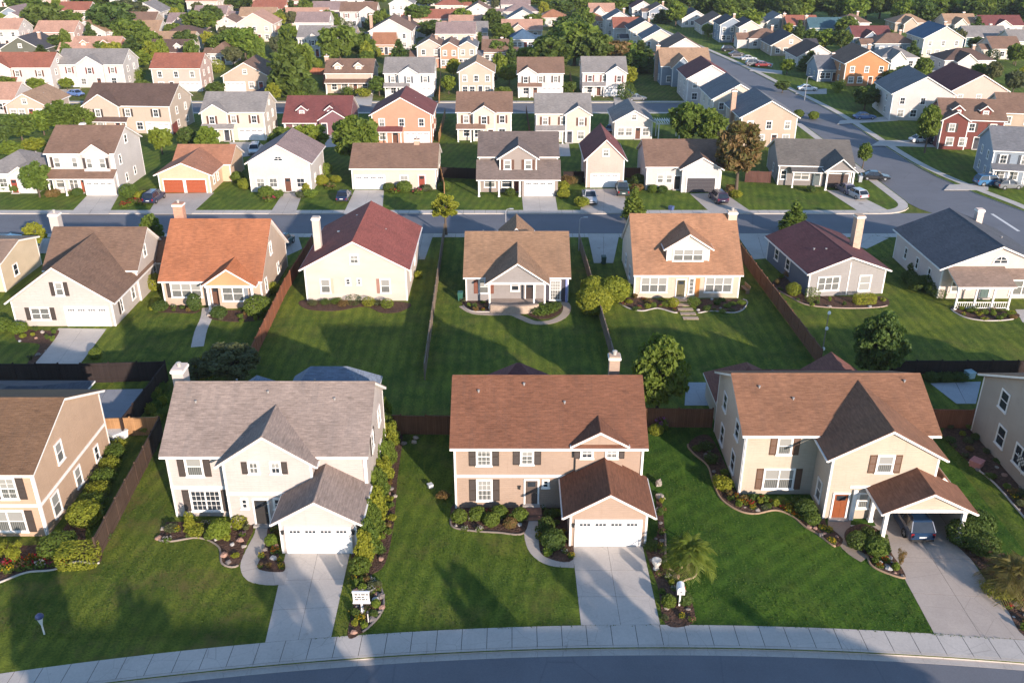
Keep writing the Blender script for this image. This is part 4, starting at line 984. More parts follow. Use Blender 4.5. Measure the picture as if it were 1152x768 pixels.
# ------------------------------------------------------------------ rows beyond the middle street
WALLS = {'white': (.56, .515, .48), 'cream': (.57, .495, .41), 'beige': (.48, .39, .31), 'salmon': (.56, .27, .18), 'pink': (.55, .40, .34), 'tan': (.44, .35, .27), 'taupe': (.30, .25, .22),
         'grey': (.33, .31, .29), 'pale grey': (.58, .56, .52), 'orange': (.48, .22, .10), 'blue-grey': (.24, .28, .33), 'dark red': (.17, .055, .045), 'purple': (.20, .10, .11), 'olive': (.13, .13, .10), 'charcoal': (.10, .10, .105), 'teal': (.12, .20, .21)}
ROOFS = {'brown': (.19, .115, .08), 'dark brown': (.11, .07, .055), 'red': (.27, .10, .065), 'maroon': (.16, .055, .05), 'grey': (.22, .20, .185), 'slate': (.15, .15, .158), 'tan': (.33, .21, .13), 'orange': (.33, .15, .08), 'salmon': (.42, .24, .17), 'charcoal': (.07, .065, .07), 'teal': (.06, .12, .14), 'mauve': (.25, .18, .165), 'blue': (.07, .12, .18)}
SHC = [(.055, .042, .035), (.11, .05, .03), (.05, .06, .075), (.16, .05, .04)]
def shouse(px, py, wpx, st, axis, wall, roof, feat='', where='', yaw=0.0, d=None, ze=None, rise=None, label=None, ref=None, doorc=None, at=None, w=None):
    p = P(px, py) if at is None else Vector((*at, 0)); w_ = w or wpx/((py+108)*.022); d = d or (9.5 if axis == 'x' else max(11, w_*1.1)); r_ = random.Random(int(px*7+py*13))
    ze = ze or (2.95 if st == 1 else 5.4); span = d if axis == 'x' else w_; rise = rise or min(3.4, span/2*.55)
    sw = 'two-storey' if st == 2 else 'single-storey'
    base = f"{wall} {sw} house with {roof} roof"
    h = House(p.x, p.y, yaw, label or f"{base} {where}".strip(), WALLS[wall], ROOFS[roof], ref=ref or f"{wall} house with {roof} roof")
    a, b = -w_/2, w_/2; sh = r_.choice(SHC) if 'n' not in feat else None
    var = r_.random()
    if 'n' in feat and st == 1 and axis == 'x' and var < .35 and 'P' not in feat: h.hip(a, b, 0, d, ze, ze+rise, ov=.45)
    else: h.wing(a, b, 0, d, ze, ze+rise, axis, ov=.4, e0=.3, e1=.3, vent='v' in feat)
    if 'n' in feat and py < 100:
        q = r_.random()
        if q < .4: h.wing(b-.2, b+w_*.32, d*.25, d*.8, 2.5, 2.5+r_.uniform(.8, 1.5), 'x', ov=.3, e0=0, e1=.3)
        elif q < .65: h.wing(a-w_*.3, a+.2, d*.1, d*.6, 2.5, 2.5+r_.uniform(.8, 1.6), 'x', ov=.3, e0=.3, e1=0)
        elif q < .85 and axis == 'x': h.wing(-w_*.3, w_*.1, -2.2, d*.4, ze-.1, ze+rise*.7, 'y', ov=.3, e0=.3, e1=0)
        if r_.random() < .4 and 'k' not in feat: h.chimney(w_*.22, d*.55, .7, .7, ze, ze+rise+.9, m=m_brick((.36, .25, .19)), flue=False)
    if 'k' in feat: h.chimney(a-.3 if 'K' not in feat else b*.5, d*.5, .9, .9, 0 if 'K' not in feat else ze, ze+rise+1.0, m=m_brick((.40, .26, .19)))
    fy0 = 0
    def gable(x0, x1, out, z0=-.1, zz=ze, wm=None):
        r = min(2.2, (x1-x0)/2*.62); h.wing(x0, x1, -out, min(d*.5, 4.5), zz-.12, zz-.12+r, 'y', ov=.3, e0=.3, e1=0, z0=z0, corner=st == 2, wm=wm); return zz-.12+r
    ww = .95; up = 3.35
    gx = None
    if 'c' in feat: gx = (-w_*.2, w_*.2)
    if 'l' in feat: gx = (a+.02, a+w_*.42)
    if 'r' in feat: gx = (b-w_*.46, b-.02)
    if gx and axis == 'x': gable(gx[0], gx[1], .8)
    yf = lambda u: -.8 if gx and axis == 'x' and gx[0] < u < gx[1] else 0
    if st == 2:
        n = 3 if w_ > 7.5 else 2
        for i in range(n):
            u = a+w_*(i+.5)/n
            h.win('f', yf(u), u, up, ww, 1.35, style=r_.choice(['half', 'dark', 'curtain']), sh=sh if w_ > 8 else None, shw=.38, grid=(2, 2))
    elif axis == 'y' and 'a' not in feat: h.win('f', 0, 0, ze+rise*.18, .9, 1.0, style='half', grid=(2, 2))
    if 'a' in feat: h.arch('f', 0, 0, ze+.4, .65)
    gw = min(4.6, w_*.42); gu = None
    if 'G' in feat: gu = b-gw/2-.5
    if 'g' in feat: gu = a+gw/2+.5
    if 'M' in feat: gu = 0; gw = min(4.9, w_*.72)
    y0 = 0
    if gu is not None:
        y0 = yf(gu); h.garage('f', y0, gu, gw, 2.15, color=(.42, .10, .05) if 'R' in feat else (.78, .75, .71))
    if 'P' in feat or 'S' in feat:
        x0, x1 = a+.1, b-.1
        if 'S' in feat: x0, x1 = (a+.1, a+w_*.5) if (gu or 0) >= 0 else (b-w_*.5, b-.1)
        h.shed(x0, x1, -1.5, -.05 if not gx else -.82, 2.6, 3.15)
        for x in (x0+.1, (x0+x1)/2, x1-.1): h.post(x, -1.4, 2.55, .08)
    xs = [u for u in (a+w_*.17, a+w_*.38, a+w_*.62, a+w_*.83) if gu is None or abs(u-gu) > gw/2+.8]
    for i, u in enumerate(xs):
        if i == len(xs)//2 and len(xs) > 1 or (len(xs) == 1 and gu is None): h.door('f', yf(u), u, doorc or r_.choice([(.12, .05, .03), (.05, .05, .06), (.25, .05, .03)]))
        else: h.win('f', yf(u), u, .8, 1.2, 1.4, split=1, style=r_.choice(['half', 'dark', 'curtain']), sh=None, grid=(2, 2))
    if 'D' in feat:
        for u in (-w_*.24, w_*.2):
            h.wing(u-.9, u+.9, 1.0, 4, ze+1.5, ze+2.2, 'y', ov=.2, e0=.2, e1=0, z0=ze, corner=False); h.win('f', 1.0, u, ze+.45, .8, .95, style='half', grid=(2, 2))
    for face, c in (('r', b), ('l', a)):
        for k in range(2):
            y = d*(.3+.4*k)
            if st == 2: h.win(face, c, y, up, .8, 1.3, style='half' if k else 'dark', grid=(2, 2))
            h.win(face, c, y, .9, .8, 1.2, style='dark', grid=(2, 2))
    if st == 2 and axis == 'x' and 'v' not in feat: h.win('r', b, d*.5, ze+.5, .6, .8, style='dark', grid=(1, 2))
    h.pipe(w_*.2, d*.68 if axis == 'x' else d*.5, ze+rise*.55, .07, .4); h.finish(); return h

W3 = 'beyond the middle street'
shouse(14, 216, 62, 1, 'x', 'pale grey', 'grey', 'nr', W3, ref='the grey-roofed bungalow')
# white two-storey with pent roofs over the garage
h = House(-66.5, 139.5, 0, 'white two-storey house with brown roof and pent roof over its garage', WALLS['white'], ROOFS['brown'], ref='the white pent-roofed house')
h.wing(-5.3, 5.0, 0, 11, 6.3, 9.1, 'x', ov=.4, e0=.3, e1=.35); h.wing(.3, 4.3, -.5, 4, 6.2, 7.6, 'y', ov=.3, e0=.3, e1=0, corner=False)
h.shed(-5.2, 4.9, -1.7, -.02, 2.75, 3.6); h.W.box(.2, -1.3, 0, 5.0, -.6, 2.8, h.wm)
for x in (-5.1, -2.6): h.post(x, -1.6, 2.7, .09)
h.win('f', 0, -3.9, 4.1, .9, 1.5, style='half', sh=SHC[0], sides='l'); h.win('f', 0, -1.2, 4.1, .8, 1.5, style='half'); h.win('f', -.5, 1.3, 4.1, .8, 1.5, style='half', sh=SHC[0], sides='l'); h.win('f', -.5, 3.3, 4.1, .9, 1.5, style='half', sh=SHC[0], sides='r')
h.win('f', 0, -4.1, .9, 1.2, 1.5, style='half'); h.win('f', 0, -2.0, .6, 1.3, 1.9, split=2, style='curtain'); h.door('f', 0, -.4, (.3, .08, .04)); h.garage('f', -1.3, 2.6, 4.2, 2.15)
h.win('r', 5, 5.5, 6.7, .9, 1.2, style='dark'); h.win('r', 5, 2.2, 4.1, .7, 1.4); h.win('r', 5, 3.5, 1, .7, 1.2); h.win('r', 5, 7, 1.2, .7, 1.2); h.chimney(-3, 9, .7, .7, 6, 9.0, flue=False); h.finish()
# twin red garage house
h = House(-51.2, 139.6, 0, 'low tan house with terracotta roof and two red garage doors', (.62, .44, .30), (.34, .155, .09), ref='the red-garage house')
h.wing(-4.0, 4.0, 0, 10, 2.9, 4.6, 'y', ov=.5, e0=.4, e1=.3); h.wing(-3.6, 5.4, 6.5, 14, 2.9, 4.9, 'x', ov=.4, e0=.3, e1=.3)
for u in (-1.75, 1.75): h.garage('f', 0, u, 3.05, 2.1, (.31, .075, .032), lites=False)
h.win('r', 4.0, 2, 1, .7, 1.2, style='half'); h.win('r', 4.0, 4, 1, .7, 1.2, style='half'); h.pipe(1.5, 5, 3.7); h.finish()
shouse(317, 216, 68, 1, 'y', 'white', 'mauve', 'a', W3, ze=4.6, rise=2.7, d=11, label='white gable-fronted house with mauve roof and arched attic window', ref='the white arched-window house')
shouse(444, 213, 94, 1, 'x', 'cream', 'brown', 'gkK', W3, ze=3.4, rise=2.5, d=10, label='long cream ranch house with brown roof and left white garage door', ref='the long cream ranch house')
# taupe one-and-a-half storey
h = House(.9, 140.0, 0, 'taupe house with wide gabled front dormer and white garage, beyond middle street', WALLS['taupe'], (.15, .115, .10), ref='the taupe dormer house')
h.wing(-6.0, 6.2, 0, 11, 5.6, 8.0, 'x', ov=.35, e0=.25, e1=.25); h.shed(-6.1, 6.3, -2.6, -.02, 2.85, 5.0, ov=.3)
h.wing(-2.8, 2.9, -1.5, 4, 5.7, 7.5, 'y', ov=.35, e0=.3, e1=0, z0=3.6); h.W.box(.6, -2.2, 0, 6.2, -.02, 2.85, h.wm)
h.win('f', -1.5, -1.6, 4.1, .95, 1.35, style='half', sh=SHC[1]); h.win('f', -1.5, 1.6, 4.1, .95, 1.35, style='half', sh=SHC[1]); h.garage('f', -2.2, 3.3, 4.4, 2.3)
for x in (-6.0, -2.9, .3): h.post(x, -2.5, 2.75, .12)
h.win('f', 0, -4.4, .8, 1.6, 1.5, style='curtain'); h.win('f', 0, -1.7, .8, 1.6, 1.4); h.door('f', 0, -.1, (.25, .05, .04)); h.finish()
shouse(680, 211, 42, 1, 'y', 'pink', 'maroon', 'M', W3, ze=4.6, rise=2.9, d=11, label='small steep pink gable house over a white double garage', ref='the steep pink gable house')
# white ranch with garage gable
h = House(26.8, 141.2, 0, 'white ranch house with brown roof and half-open dark garage', WALLS['white'], ROOFS['brown'], ref='the half-open garage house')
h.wing(-5.6, 6.2, 0, 11, 3.8, 6.5, 'x', ov=.45, e0=.3, e1=.3); h.wing(-.2, 5.7, -1.4, 5, 3.75, 5.4, 'y', ov=.45, e0=.35, e1=0)
h.win('f', 0, -3.4, 1.2, .9, 1.2, style='half'); h.win('f', 0, -2.0, 1.2, .9, 1.2, style='half'); h.garage('f', -1.4, 2.8, 4.4, 2.3, (.05, .045, .05), lites=False); h.door('f', 0, -.7, (.05, .04, .04)); h.win('l', -5.6, 4, 1, .9, 1.2); h.finish()
# dark grey ranch at the corner
h = House(48.4, 143.5, RAD(-6), 'charcoal ranch house with grey-brown roof at the street corner', (.24, .215, .20), (.135, .12, .105), ref='the charcoal corner house')
h.wing(-5.6, 5.8, 0, 11.5, 3.3, 5.9, 'x', ov=.45, e0=.3, e1=.3); h.wing(1.4, 5.6, -2.4, 5, 3.2, 4.9, 'y', ov=.4, e0=.35, e1=0, walls=False); h.W.face([(1.4, -2.3, 3.25), (5.6, -2.3, 3.25), (3.5, -2.3, 4.85)], h.wm)
h.T.box(1.3, -2.45, 3.0, 5.7, -2.2, 3.23, h.tm); h.post(1.5, -2.35, 3.0, .12); h.post(5.5, -2.35, 3.0, .12); h.W.box(1.9, -.6, 0, 5.5, -.01, 3.2, h.wm); h.garage('f', -.6, 3.6, 3.2, 2.2, (.09, .06, .05), lites=False)
h.shed(-3.6, 1.3, -1.5, -.02, 2.6, 3.1); h.post(-3.5, -1.4, 2.55, .09); h.win('f', 0, -2, 1.0, 2.4, 1.3, split=2, style='half'); h.win('f', 0, -4.8, 1, .8, 1.4); h.door('f', 0, .5, (.1, .12, .12)); h.win('l', -5.6, 5, 1, .9, 1.2); h.finish()

W4 = 'before the back street'
F = shouse
h = F(148, 150, 96, 2, 'x', 'beige', 'dark brown', 'lGS', W4, d=11, yaw=RAD(-4), label='large beige two-storey house with dark brown roof before back street', ref='the large beige house')
F(266, 158, 68, 2, 'x', 'cream', 'grey', 'GlS', W4, d=9.5); F(358, 151, 72, 1, 'x', 'purple', 'maroon', 'rDS', W4, d=11, rise=3.2, label='purple-red bungalow with maroon roof and small white dormers', ref='the purple-red bungalow')
F(453, 162, 66, 2, 'y', 'salmon', 'maroon', 'GSn', W4, d=11); F(545, 158, 60, 2, 'x', 'cream', 'brown', 'cS', W4); F(633, 160, 60, 2, 'x', 'cream', 'grey', 'rS', W4, label='cream two-storey house with grey roof and right gable, before back street')
F(712, 157, 42, 1, 'y', 'white', 'grey', 'n', W4, ze=3.4, label='small white gabled house with grey roof and pergola', ref='the pergola house')
F(862, 165, 62, 2, 'y', 'tan', 'slate', 'nk', 'left of main road', d=13); F(828, 142, 56, 2, 'y', 'cream', 'slate', 'n', 'left of main road', d=13); F(797, 116, 50, 2, 'y', 'white', 'maroon', 'n', 'left of main road', d=13)
F(770, 96, 54, 1, 'x', 'blue-grey', 'tan', 'nk', 'left of main road', d=12, ze=4.6); F(768, 80, 44, 2, 'y', 'white', 'brown', 'n', 'left of main road', d=12); F(741, 66, 36, 2, 'y', 'cream', 'slate', 'n', 'left of main road', d=11); F(724, 54, 32, 2, 'y', 'cream', 'charcoal', 'n', 'left of main road', d=11)
F(706, 46, 32, 1, 'x', 'white', 'red', 'n', 'left of main road', ze=4); F(696, 42, 30, 2, 'y', 'white', 'slate', 'n', 'left of main road')
W5 = 'beyond the back street'
F(24, 102, 74, 2, 'x', 'white', 'red', 'lGS', W5); F(106, 98, 72, 2, 'x', 'white', 'grey', 'cg', W5, d=10); F(201, 103, 54, 2, 'x', 'pink', 'red', 'nG', W5); F(278, 103, 50, 1, 'y', 'tan', 'brown', 'gn', W5, ze=3.6, d=12)
F(394, 105, 52, 1, 'x', 'beige', 'brown', 'DPk', W5, ze=4.6, rise=2.4); F(461, 109, 54, 2, 'x', 'pale grey', 'grey', 'cGS', W5); F(536, 108, 38, 2, 'y', 'beige', 'tan', 'n', W5); F(608, 109, 50, 2, 'x', 'white', 'brown', 'lGS', W5, label='white two-storey house with maroon pent roof and red shutters', ref='the red-shuttered white house'); F(679, 108, 48, 2, 'x', 'white', 'grey', 'rGS', W5)
WL = 'in far left blocks'
for a in ((26, 68, 46, 1, 'y', 'olive', 'charcoal', 'n'), (108, 67, 52, 1, 'x', 'salmon', 'salmon', 'Dn'), (100, 47, 40, 1, 'y', 'white', 'tan', 'n'), (192, 71, 44, 1, 'x', 'cream', 'dark brown', 'D'), (206, 51, 44, 1, 'x', 'white', 'dark brown', 'n'),
          (20, 45, 36, 2, 'y', 'white', 'mauve', 'n'), (14, 29, 36, 1, 'y', 'blue-grey', 'mauve', 'n'), (28, 12, 28, 1, 'x', 'white', 'brown', 'n'), (84, 21, 34, 1, 'x', 'pink', 'red', 'n'), (164, 23, 34, 1, 'y', 'white', 'grey', 'n'), (184, 15, 32, 1, 'x', 'blue-grey', 'salmon', 'n'), (229, 18, 34, 2, 'x', 'cream', 'salmon', 'n'),
          (32, 135, 44, 1, 'y', 'beige', 'tan', 'n'), (5, 128, 26, 1, 'x', 'white', 'salmon', 'n'), (249, 73, 24, 1, 'x', 'white', 'brown', 'n'), (288, 47, 40, 2, 'y', 'cream', 'salmon', 'n'), (303, 19, 36, 1, 'x', 'orange', 'red', 'nk'), (345, 29, 46, 1, 'x', 'cream', 'salmon', 'Pnk'), (354, 64, 34, 2, 'x', 'white', 'grey', 'c'),
          (404, 31, 40, 2, 'x', 'white', 'brown', 'r'), (256, 37, 24, 1, 'y', 'white', 'brown', 'M'), (264, 11, 20, 1, 'x', 'dark red', 'red', 'n'), (390, 14, 34, 2, 'x', 'pale grey', 'mauve', 'n'), (130, 8, 34, 1, 'x', 'cream', 'brown', 'n'), (334, 10, 30, 1, 'x', 'white', 'salmon', 'n')): F(*a, WL)
WM = 'in far middle blocks'
for a in ((440, 56, 46, 2, 'y', 'white', 'brown', 'nk'), (432, 62, 24, 1, 'x', 'orange', 'orange', 'n'), (452, 21, 26, 2, 'y', 'white', 'grey', 'n'), (490, 31, 48, 1, 'x', 'pink', 'red', 'nk'), (538, 23, 32, 1, 'y', 'white', 'brown', 'n'), (528, 47, 40, 1, 'x', 'cream', 'grey', 'n'), (484, 76, 28, 2, 'y', 'pink', 'brown', 'n'),
          (506, 77, 20, 2, 'y', 'salmon', 'brown', 'n'), (526, 76, 20, 2, 'y', 'beige', 'slate', 'n'), (558, 71, 30, 1, 'x', 'pink', 'brown', 'n'), (588, 31, 32, 1, 'y', 'white', 'slate', 'n'), (588, 56, 26, 1, 'x', 'pale grey', 'blue', 'n'), (580, 14, 32, 1, 'x', 'white', 'mauve', 'n'), (622, 30, 30, 1, 'x', 'cream', 'orange', 'n'),
          (677, 23, 28, 1, 'x', 'white', 'salmon', 'n'), (668, 34, 28, 1, 'x', 'tan', 'orange', 'n'), (723, 18, 24, 1, 'y', 'white', 'maroon', 'n'), (742, 22, 24, 1, 'y', 'blue-grey', 'brown', 'n'), (505, 15, 30, 1, 'x', 'cream', 'red', 'n'), (552, 8, 30, 1, 'x', 'white', 'brown', 'n'), (640, 12, 30, 1, 'x', 'beige', 'brown', 'n')): F(*a, WM)
WR = 'right of main road'
for a in ((782, 31, 30, 1, 'y', 'white', 'charcoal', 'n'), (808, 39, 38, 1, 'y', 'cream', 'brown', 'n'), (822, 48, 26, 2, 'y', 'blue-grey', 'charcoal', 'n'), (842, 51, 24, 2, 'y', 'cream', 'charcoal', 'n'), (862, 55, 40, 1, 'x', 'white', 'brown', 'n'), (888, 63, 42, 1, 'y', 'tan', 'charcoal', 'n'), (918, 77, 44, 1, 'y', 'white', 'dark brown', 'n'),
          (876, 35, 28, 1, 'y', 'white', 'grey', 'n'), (902, 39, 34, 1, 'x', 'teal', 'red', 'nk'), (930, 42, 40, 1, 'x', 'teal', 'teal', 'nk'), (980, 53, 42, 1, 'x', 'blue-grey', 'maroon', 'n'), (1006, 61, 46, 1, 'x', 'blue-grey', 'brown', 'n'), (1058, 65, 44, 2, 'y', 'cream', 'blue', 'n'), (1088, 81, 54, 1, 'x', 'white', 'dark brown', 'n'),
          (1108, 53, 46, 1, 'x', 'teal', 'grey', 'n'), (1126, 39, 46, 1, 'x', 'white', 'maroon', 'c'), (1130, 67, 32, 1, 'x', 'cream', 'brown', 'n'), (1080, 37, 34, 1, 'x', 'cream', 'tan', 'n'), (960, 36, 34, 1, 'x', 'pale grey', 'brown', 'n'), (1024, 36, 36, 1, 'x', 'tan', 'tan', 'n'), (934, 92, 30, 1, 'x', 'blue-grey', 'slate', 'n'),
          (842, 22, 30, 1, 'x', 'white', 'brown', 'n'), (1150, 58, 30, 1, 'x', 'cream', 'grey', 'n'), (1010, 78, 40, 1, 'x', 'pale grey', 'grey', 'n'), (868, 20, 30, 1, 'x', 'cream', 'brown', 'n')): F(*a, WR)
F(972, 97, 48, 2, 'y', 'orange', 'brown', 'n', WR, d=13, label='bright orange gabled house with brown roof right of main road', ref='the bright orange house')
F(1034, 136, 66, 2, 'y', 'white', 'slate', 'n', WR, d=14, yaw=RAD(-6)); F(1096, 132, 62, 2, 'y', 'pink', 'maroon', 'n', WR, d=15); F(1088, 168, 66, 2, 'x', 'dark red', 'brown', 'lD', WR, yaw=RAD(-10), label='dark red house with brown roof right of main road', ref='the dark red house'); F(1150, 160, 60, 2, 'x', 'tan', 'brown', 'n', WR, yaw=RAD(-10)); F(1146, 208, 66, 2, 'x', 'blue-grey', 'slate', 'SP', WR, yaw=RAD(-12))
# homes across the front street, out of view behind the viewer: their long evening shadows fall on the pavement

k = 0; rf = random.Random(31)
for _ in range(1600):
    px = rf.uniform(0, 1150); py = rf.uniform(3, 62)
    if 590 < px < 1152 and abs(px-(705+(py-21)*2.62)) < 34+py*.35: continue
    if px > 590: continue
    p = P(px, py)
    if any(abs(p.x-h[0]) < 15.5 and abs(p.y-h[1]) < 18 for h in HOUSES): continue
    F(px, py, rf.uniform(10, 13.5)*(py+108)*.022, rf.choice([1, 1, 2]), rf.choice('xxy'), rf.choice(['white', 'white', 'cream', 'pale grey', 'beige', 'pink']), rf.choice(['brown', 'mauve', 'grey', 'tan', 'salmon', 'dark brown']), 'n', 'in far top blocks'); k += 1
    if k > 30: break
# ------------------------------------------------------------------ fences
def fence(px, hgt, c, label, pix=True, post_c=None, cap=True, two_tone=None):
    pts = PP(*px) if pix else px; wood = m_wood(c); x0, y0 = pts[0]; r = empty('fence', (x0, y0, 0)); b = MB()
    pk = ('fpost', hgt, c)
    if pk not in MATS:
        q = MB(); q.box(-.06, -.06, -.1, .06, .06, hgt+.06, wood); q.hexa([(-.075, -.075, hgt+.06), (.075, -.075, hgt+.06), (.075, .075, hgt+.06), (-.075, .075, hgt+.06)], [(-.02, -.02, hgt+.12), (.02, -.02, hgt+.12), (.02, .02, hgt+.12), (-.02, .02, hgt+.12)], wood); MATS[pk] = q.mesh('post')
    for (ax, ay), (bx, by) in zip(pts[:-1], pts[1:]):
        L = math.dist((ax, ay), (bx, by)); d = ((bx-ax)/L, (by-ay)/L); nn = (-d[1], d[0]); k = max(1, round(L/2.4))
        def bar(s0, s1, o0, o1, z0, z1):
            q = [(ax-x0+d[0]*s+nn[0]*o, ay-y0+d[1]*s+nn[1]*o) for s, o in ((s0, o0), (s1, o0), (s1, o1), (s0, o1))]
            b.hexa([(*p, z0) for p in q], [(*p, z1) for p in q], wood)
        for i in range(k):
            s0, s1 = L*i/k, L*(i+1)/k; dz = rnd.uniform(-.03, .03); bar(s0+.06, s1-.06, -.02, .02, .03, hgt-.06+dz); bar(s0+.06, s1-.06, -.05, -.02, .35, .44); bar(s0+.06, s1-.06, -.05, -.02, hgt-.4, hgt-.31)
            if cap: bar(s0+.06, s1-.06, -.06, .05, hgt-.055+dz, hgt-.015+dz)
        for i in range(k+1): link('post', MATS[pk], r, (ax-x0+d[0]*L*i/k, ay-y0+d[1]*L*i/k, 0), math.atan2(d[1], d[0]))
    b.build('panel', r); tag(r, label, 'fence', 'garden fences'); return r
BRN = (.15, .075, .042); DKF = (.030, .022, .020); RDF = (.22, .085, .045); GRF = (.20, .15, .11); TNF = (.34, .19, .09)
fence([(-5, 431), (95, 431), (189, 428)], 2.1, DKF, 'near-black tall fence behind the low dark-roofed outbuilding at left')
fence([(189, 428), (140, 493)], 1.9, (.045, .03, .025), 'dark side fence between the concrete patio and the off-white house')
fence([(111, 630), (183, 491)], 1.9, (.085, .055, .04), 'dark brown fence between the peach-beige house and the off-white house')
fence([(118, 491), (181, 489)], 1.8, TNF, 'sunlit tan cross fence beside the peach-beige house')
fence([(424, 488), (508, 489)], 1.9, BRN, 'brown fence between the off-white house and the tan house')
fence([(724, 480), (800, 481)], 1.9, BRN, 'brown fence between the tan house and the cream house')
fence([(1044, 481), (1091, 482)], 1.9, RDF, 'reddish brown fence between the cream house and the shaded taupe house')
fence([(1000, 421), (1170, 421)], 1.5, DKF, 'long near-black fence behind the shaded taupe house')
fence([(352, 280), (322, 330), (284, 410)], 1.8, RDF, 'reddish fence between the orange-roofed house and the crimson-roofed house')
fence([(500, 266), (478, 427)], 1.7, GRF, 'thin grey-tan fence between the crimson-roofed house and the grey cottage')
fence([(651, 276), (665, 325), (690, 412)], 1.7, GRF, 'weathered grey fence between the grey cottage and the cream cape house')
fence([(832, 290), (922, 412)], 1.9, (.17, .085, .05), 'long brown fence between the cream cape house and the maroon-roofed house')
fence([(495, 200), (540, 202)], 1.8, DKF, 'short dark back fence between the long ranch and the taupe dormer house')
fence([(492, 183), (500, 218)], 1.8, TNF, 'pale tan side fence right of the long cream ranch house')
fence([(634, 205), (660, 205)], 1.8, DKF, 'short dark fence between the taupe dormer house and the steep pink gable')
fence([(702, 200), (722, 200)], 1.7, (.10, .06, .045), 'low brown fence left of the half-open garage house')
fence([(838, 205), (866, 206)], 1.9, (.10, .05, .04), 'dark red-brown fence left of the charcoal corner house')
fence([(770, 165), (790, 188)], 2.0, (.10, .055, .045), 'dark fence right of the pergola house')
fence([(213, 136), (196, 152)], 2.0, (.18, .05, .04), 'red-brown fence right of the large beige house')
fence([(501, 132), (494, 160)], 1.8, TNF, 'tan fence between salmon house and cream house')
fence([(592, 128), (597, 160)], 1.6, (.16, .09, .055), 'brown fence between the two cream houses before back street')
fence([(496, 88), (494, 116)], 1.8, TNF, 'tan fence right of the pale grey house beyond back street')
fence([(641, 88), (645, 108)], 1.8, TNF, 'tan fence right of the red-shuttered white house')
fence([(335, 83), (367, 85), (364, 100)], 1.8, (.40, .15, .08), 'orange-red fence corner left of the beige dormered house')
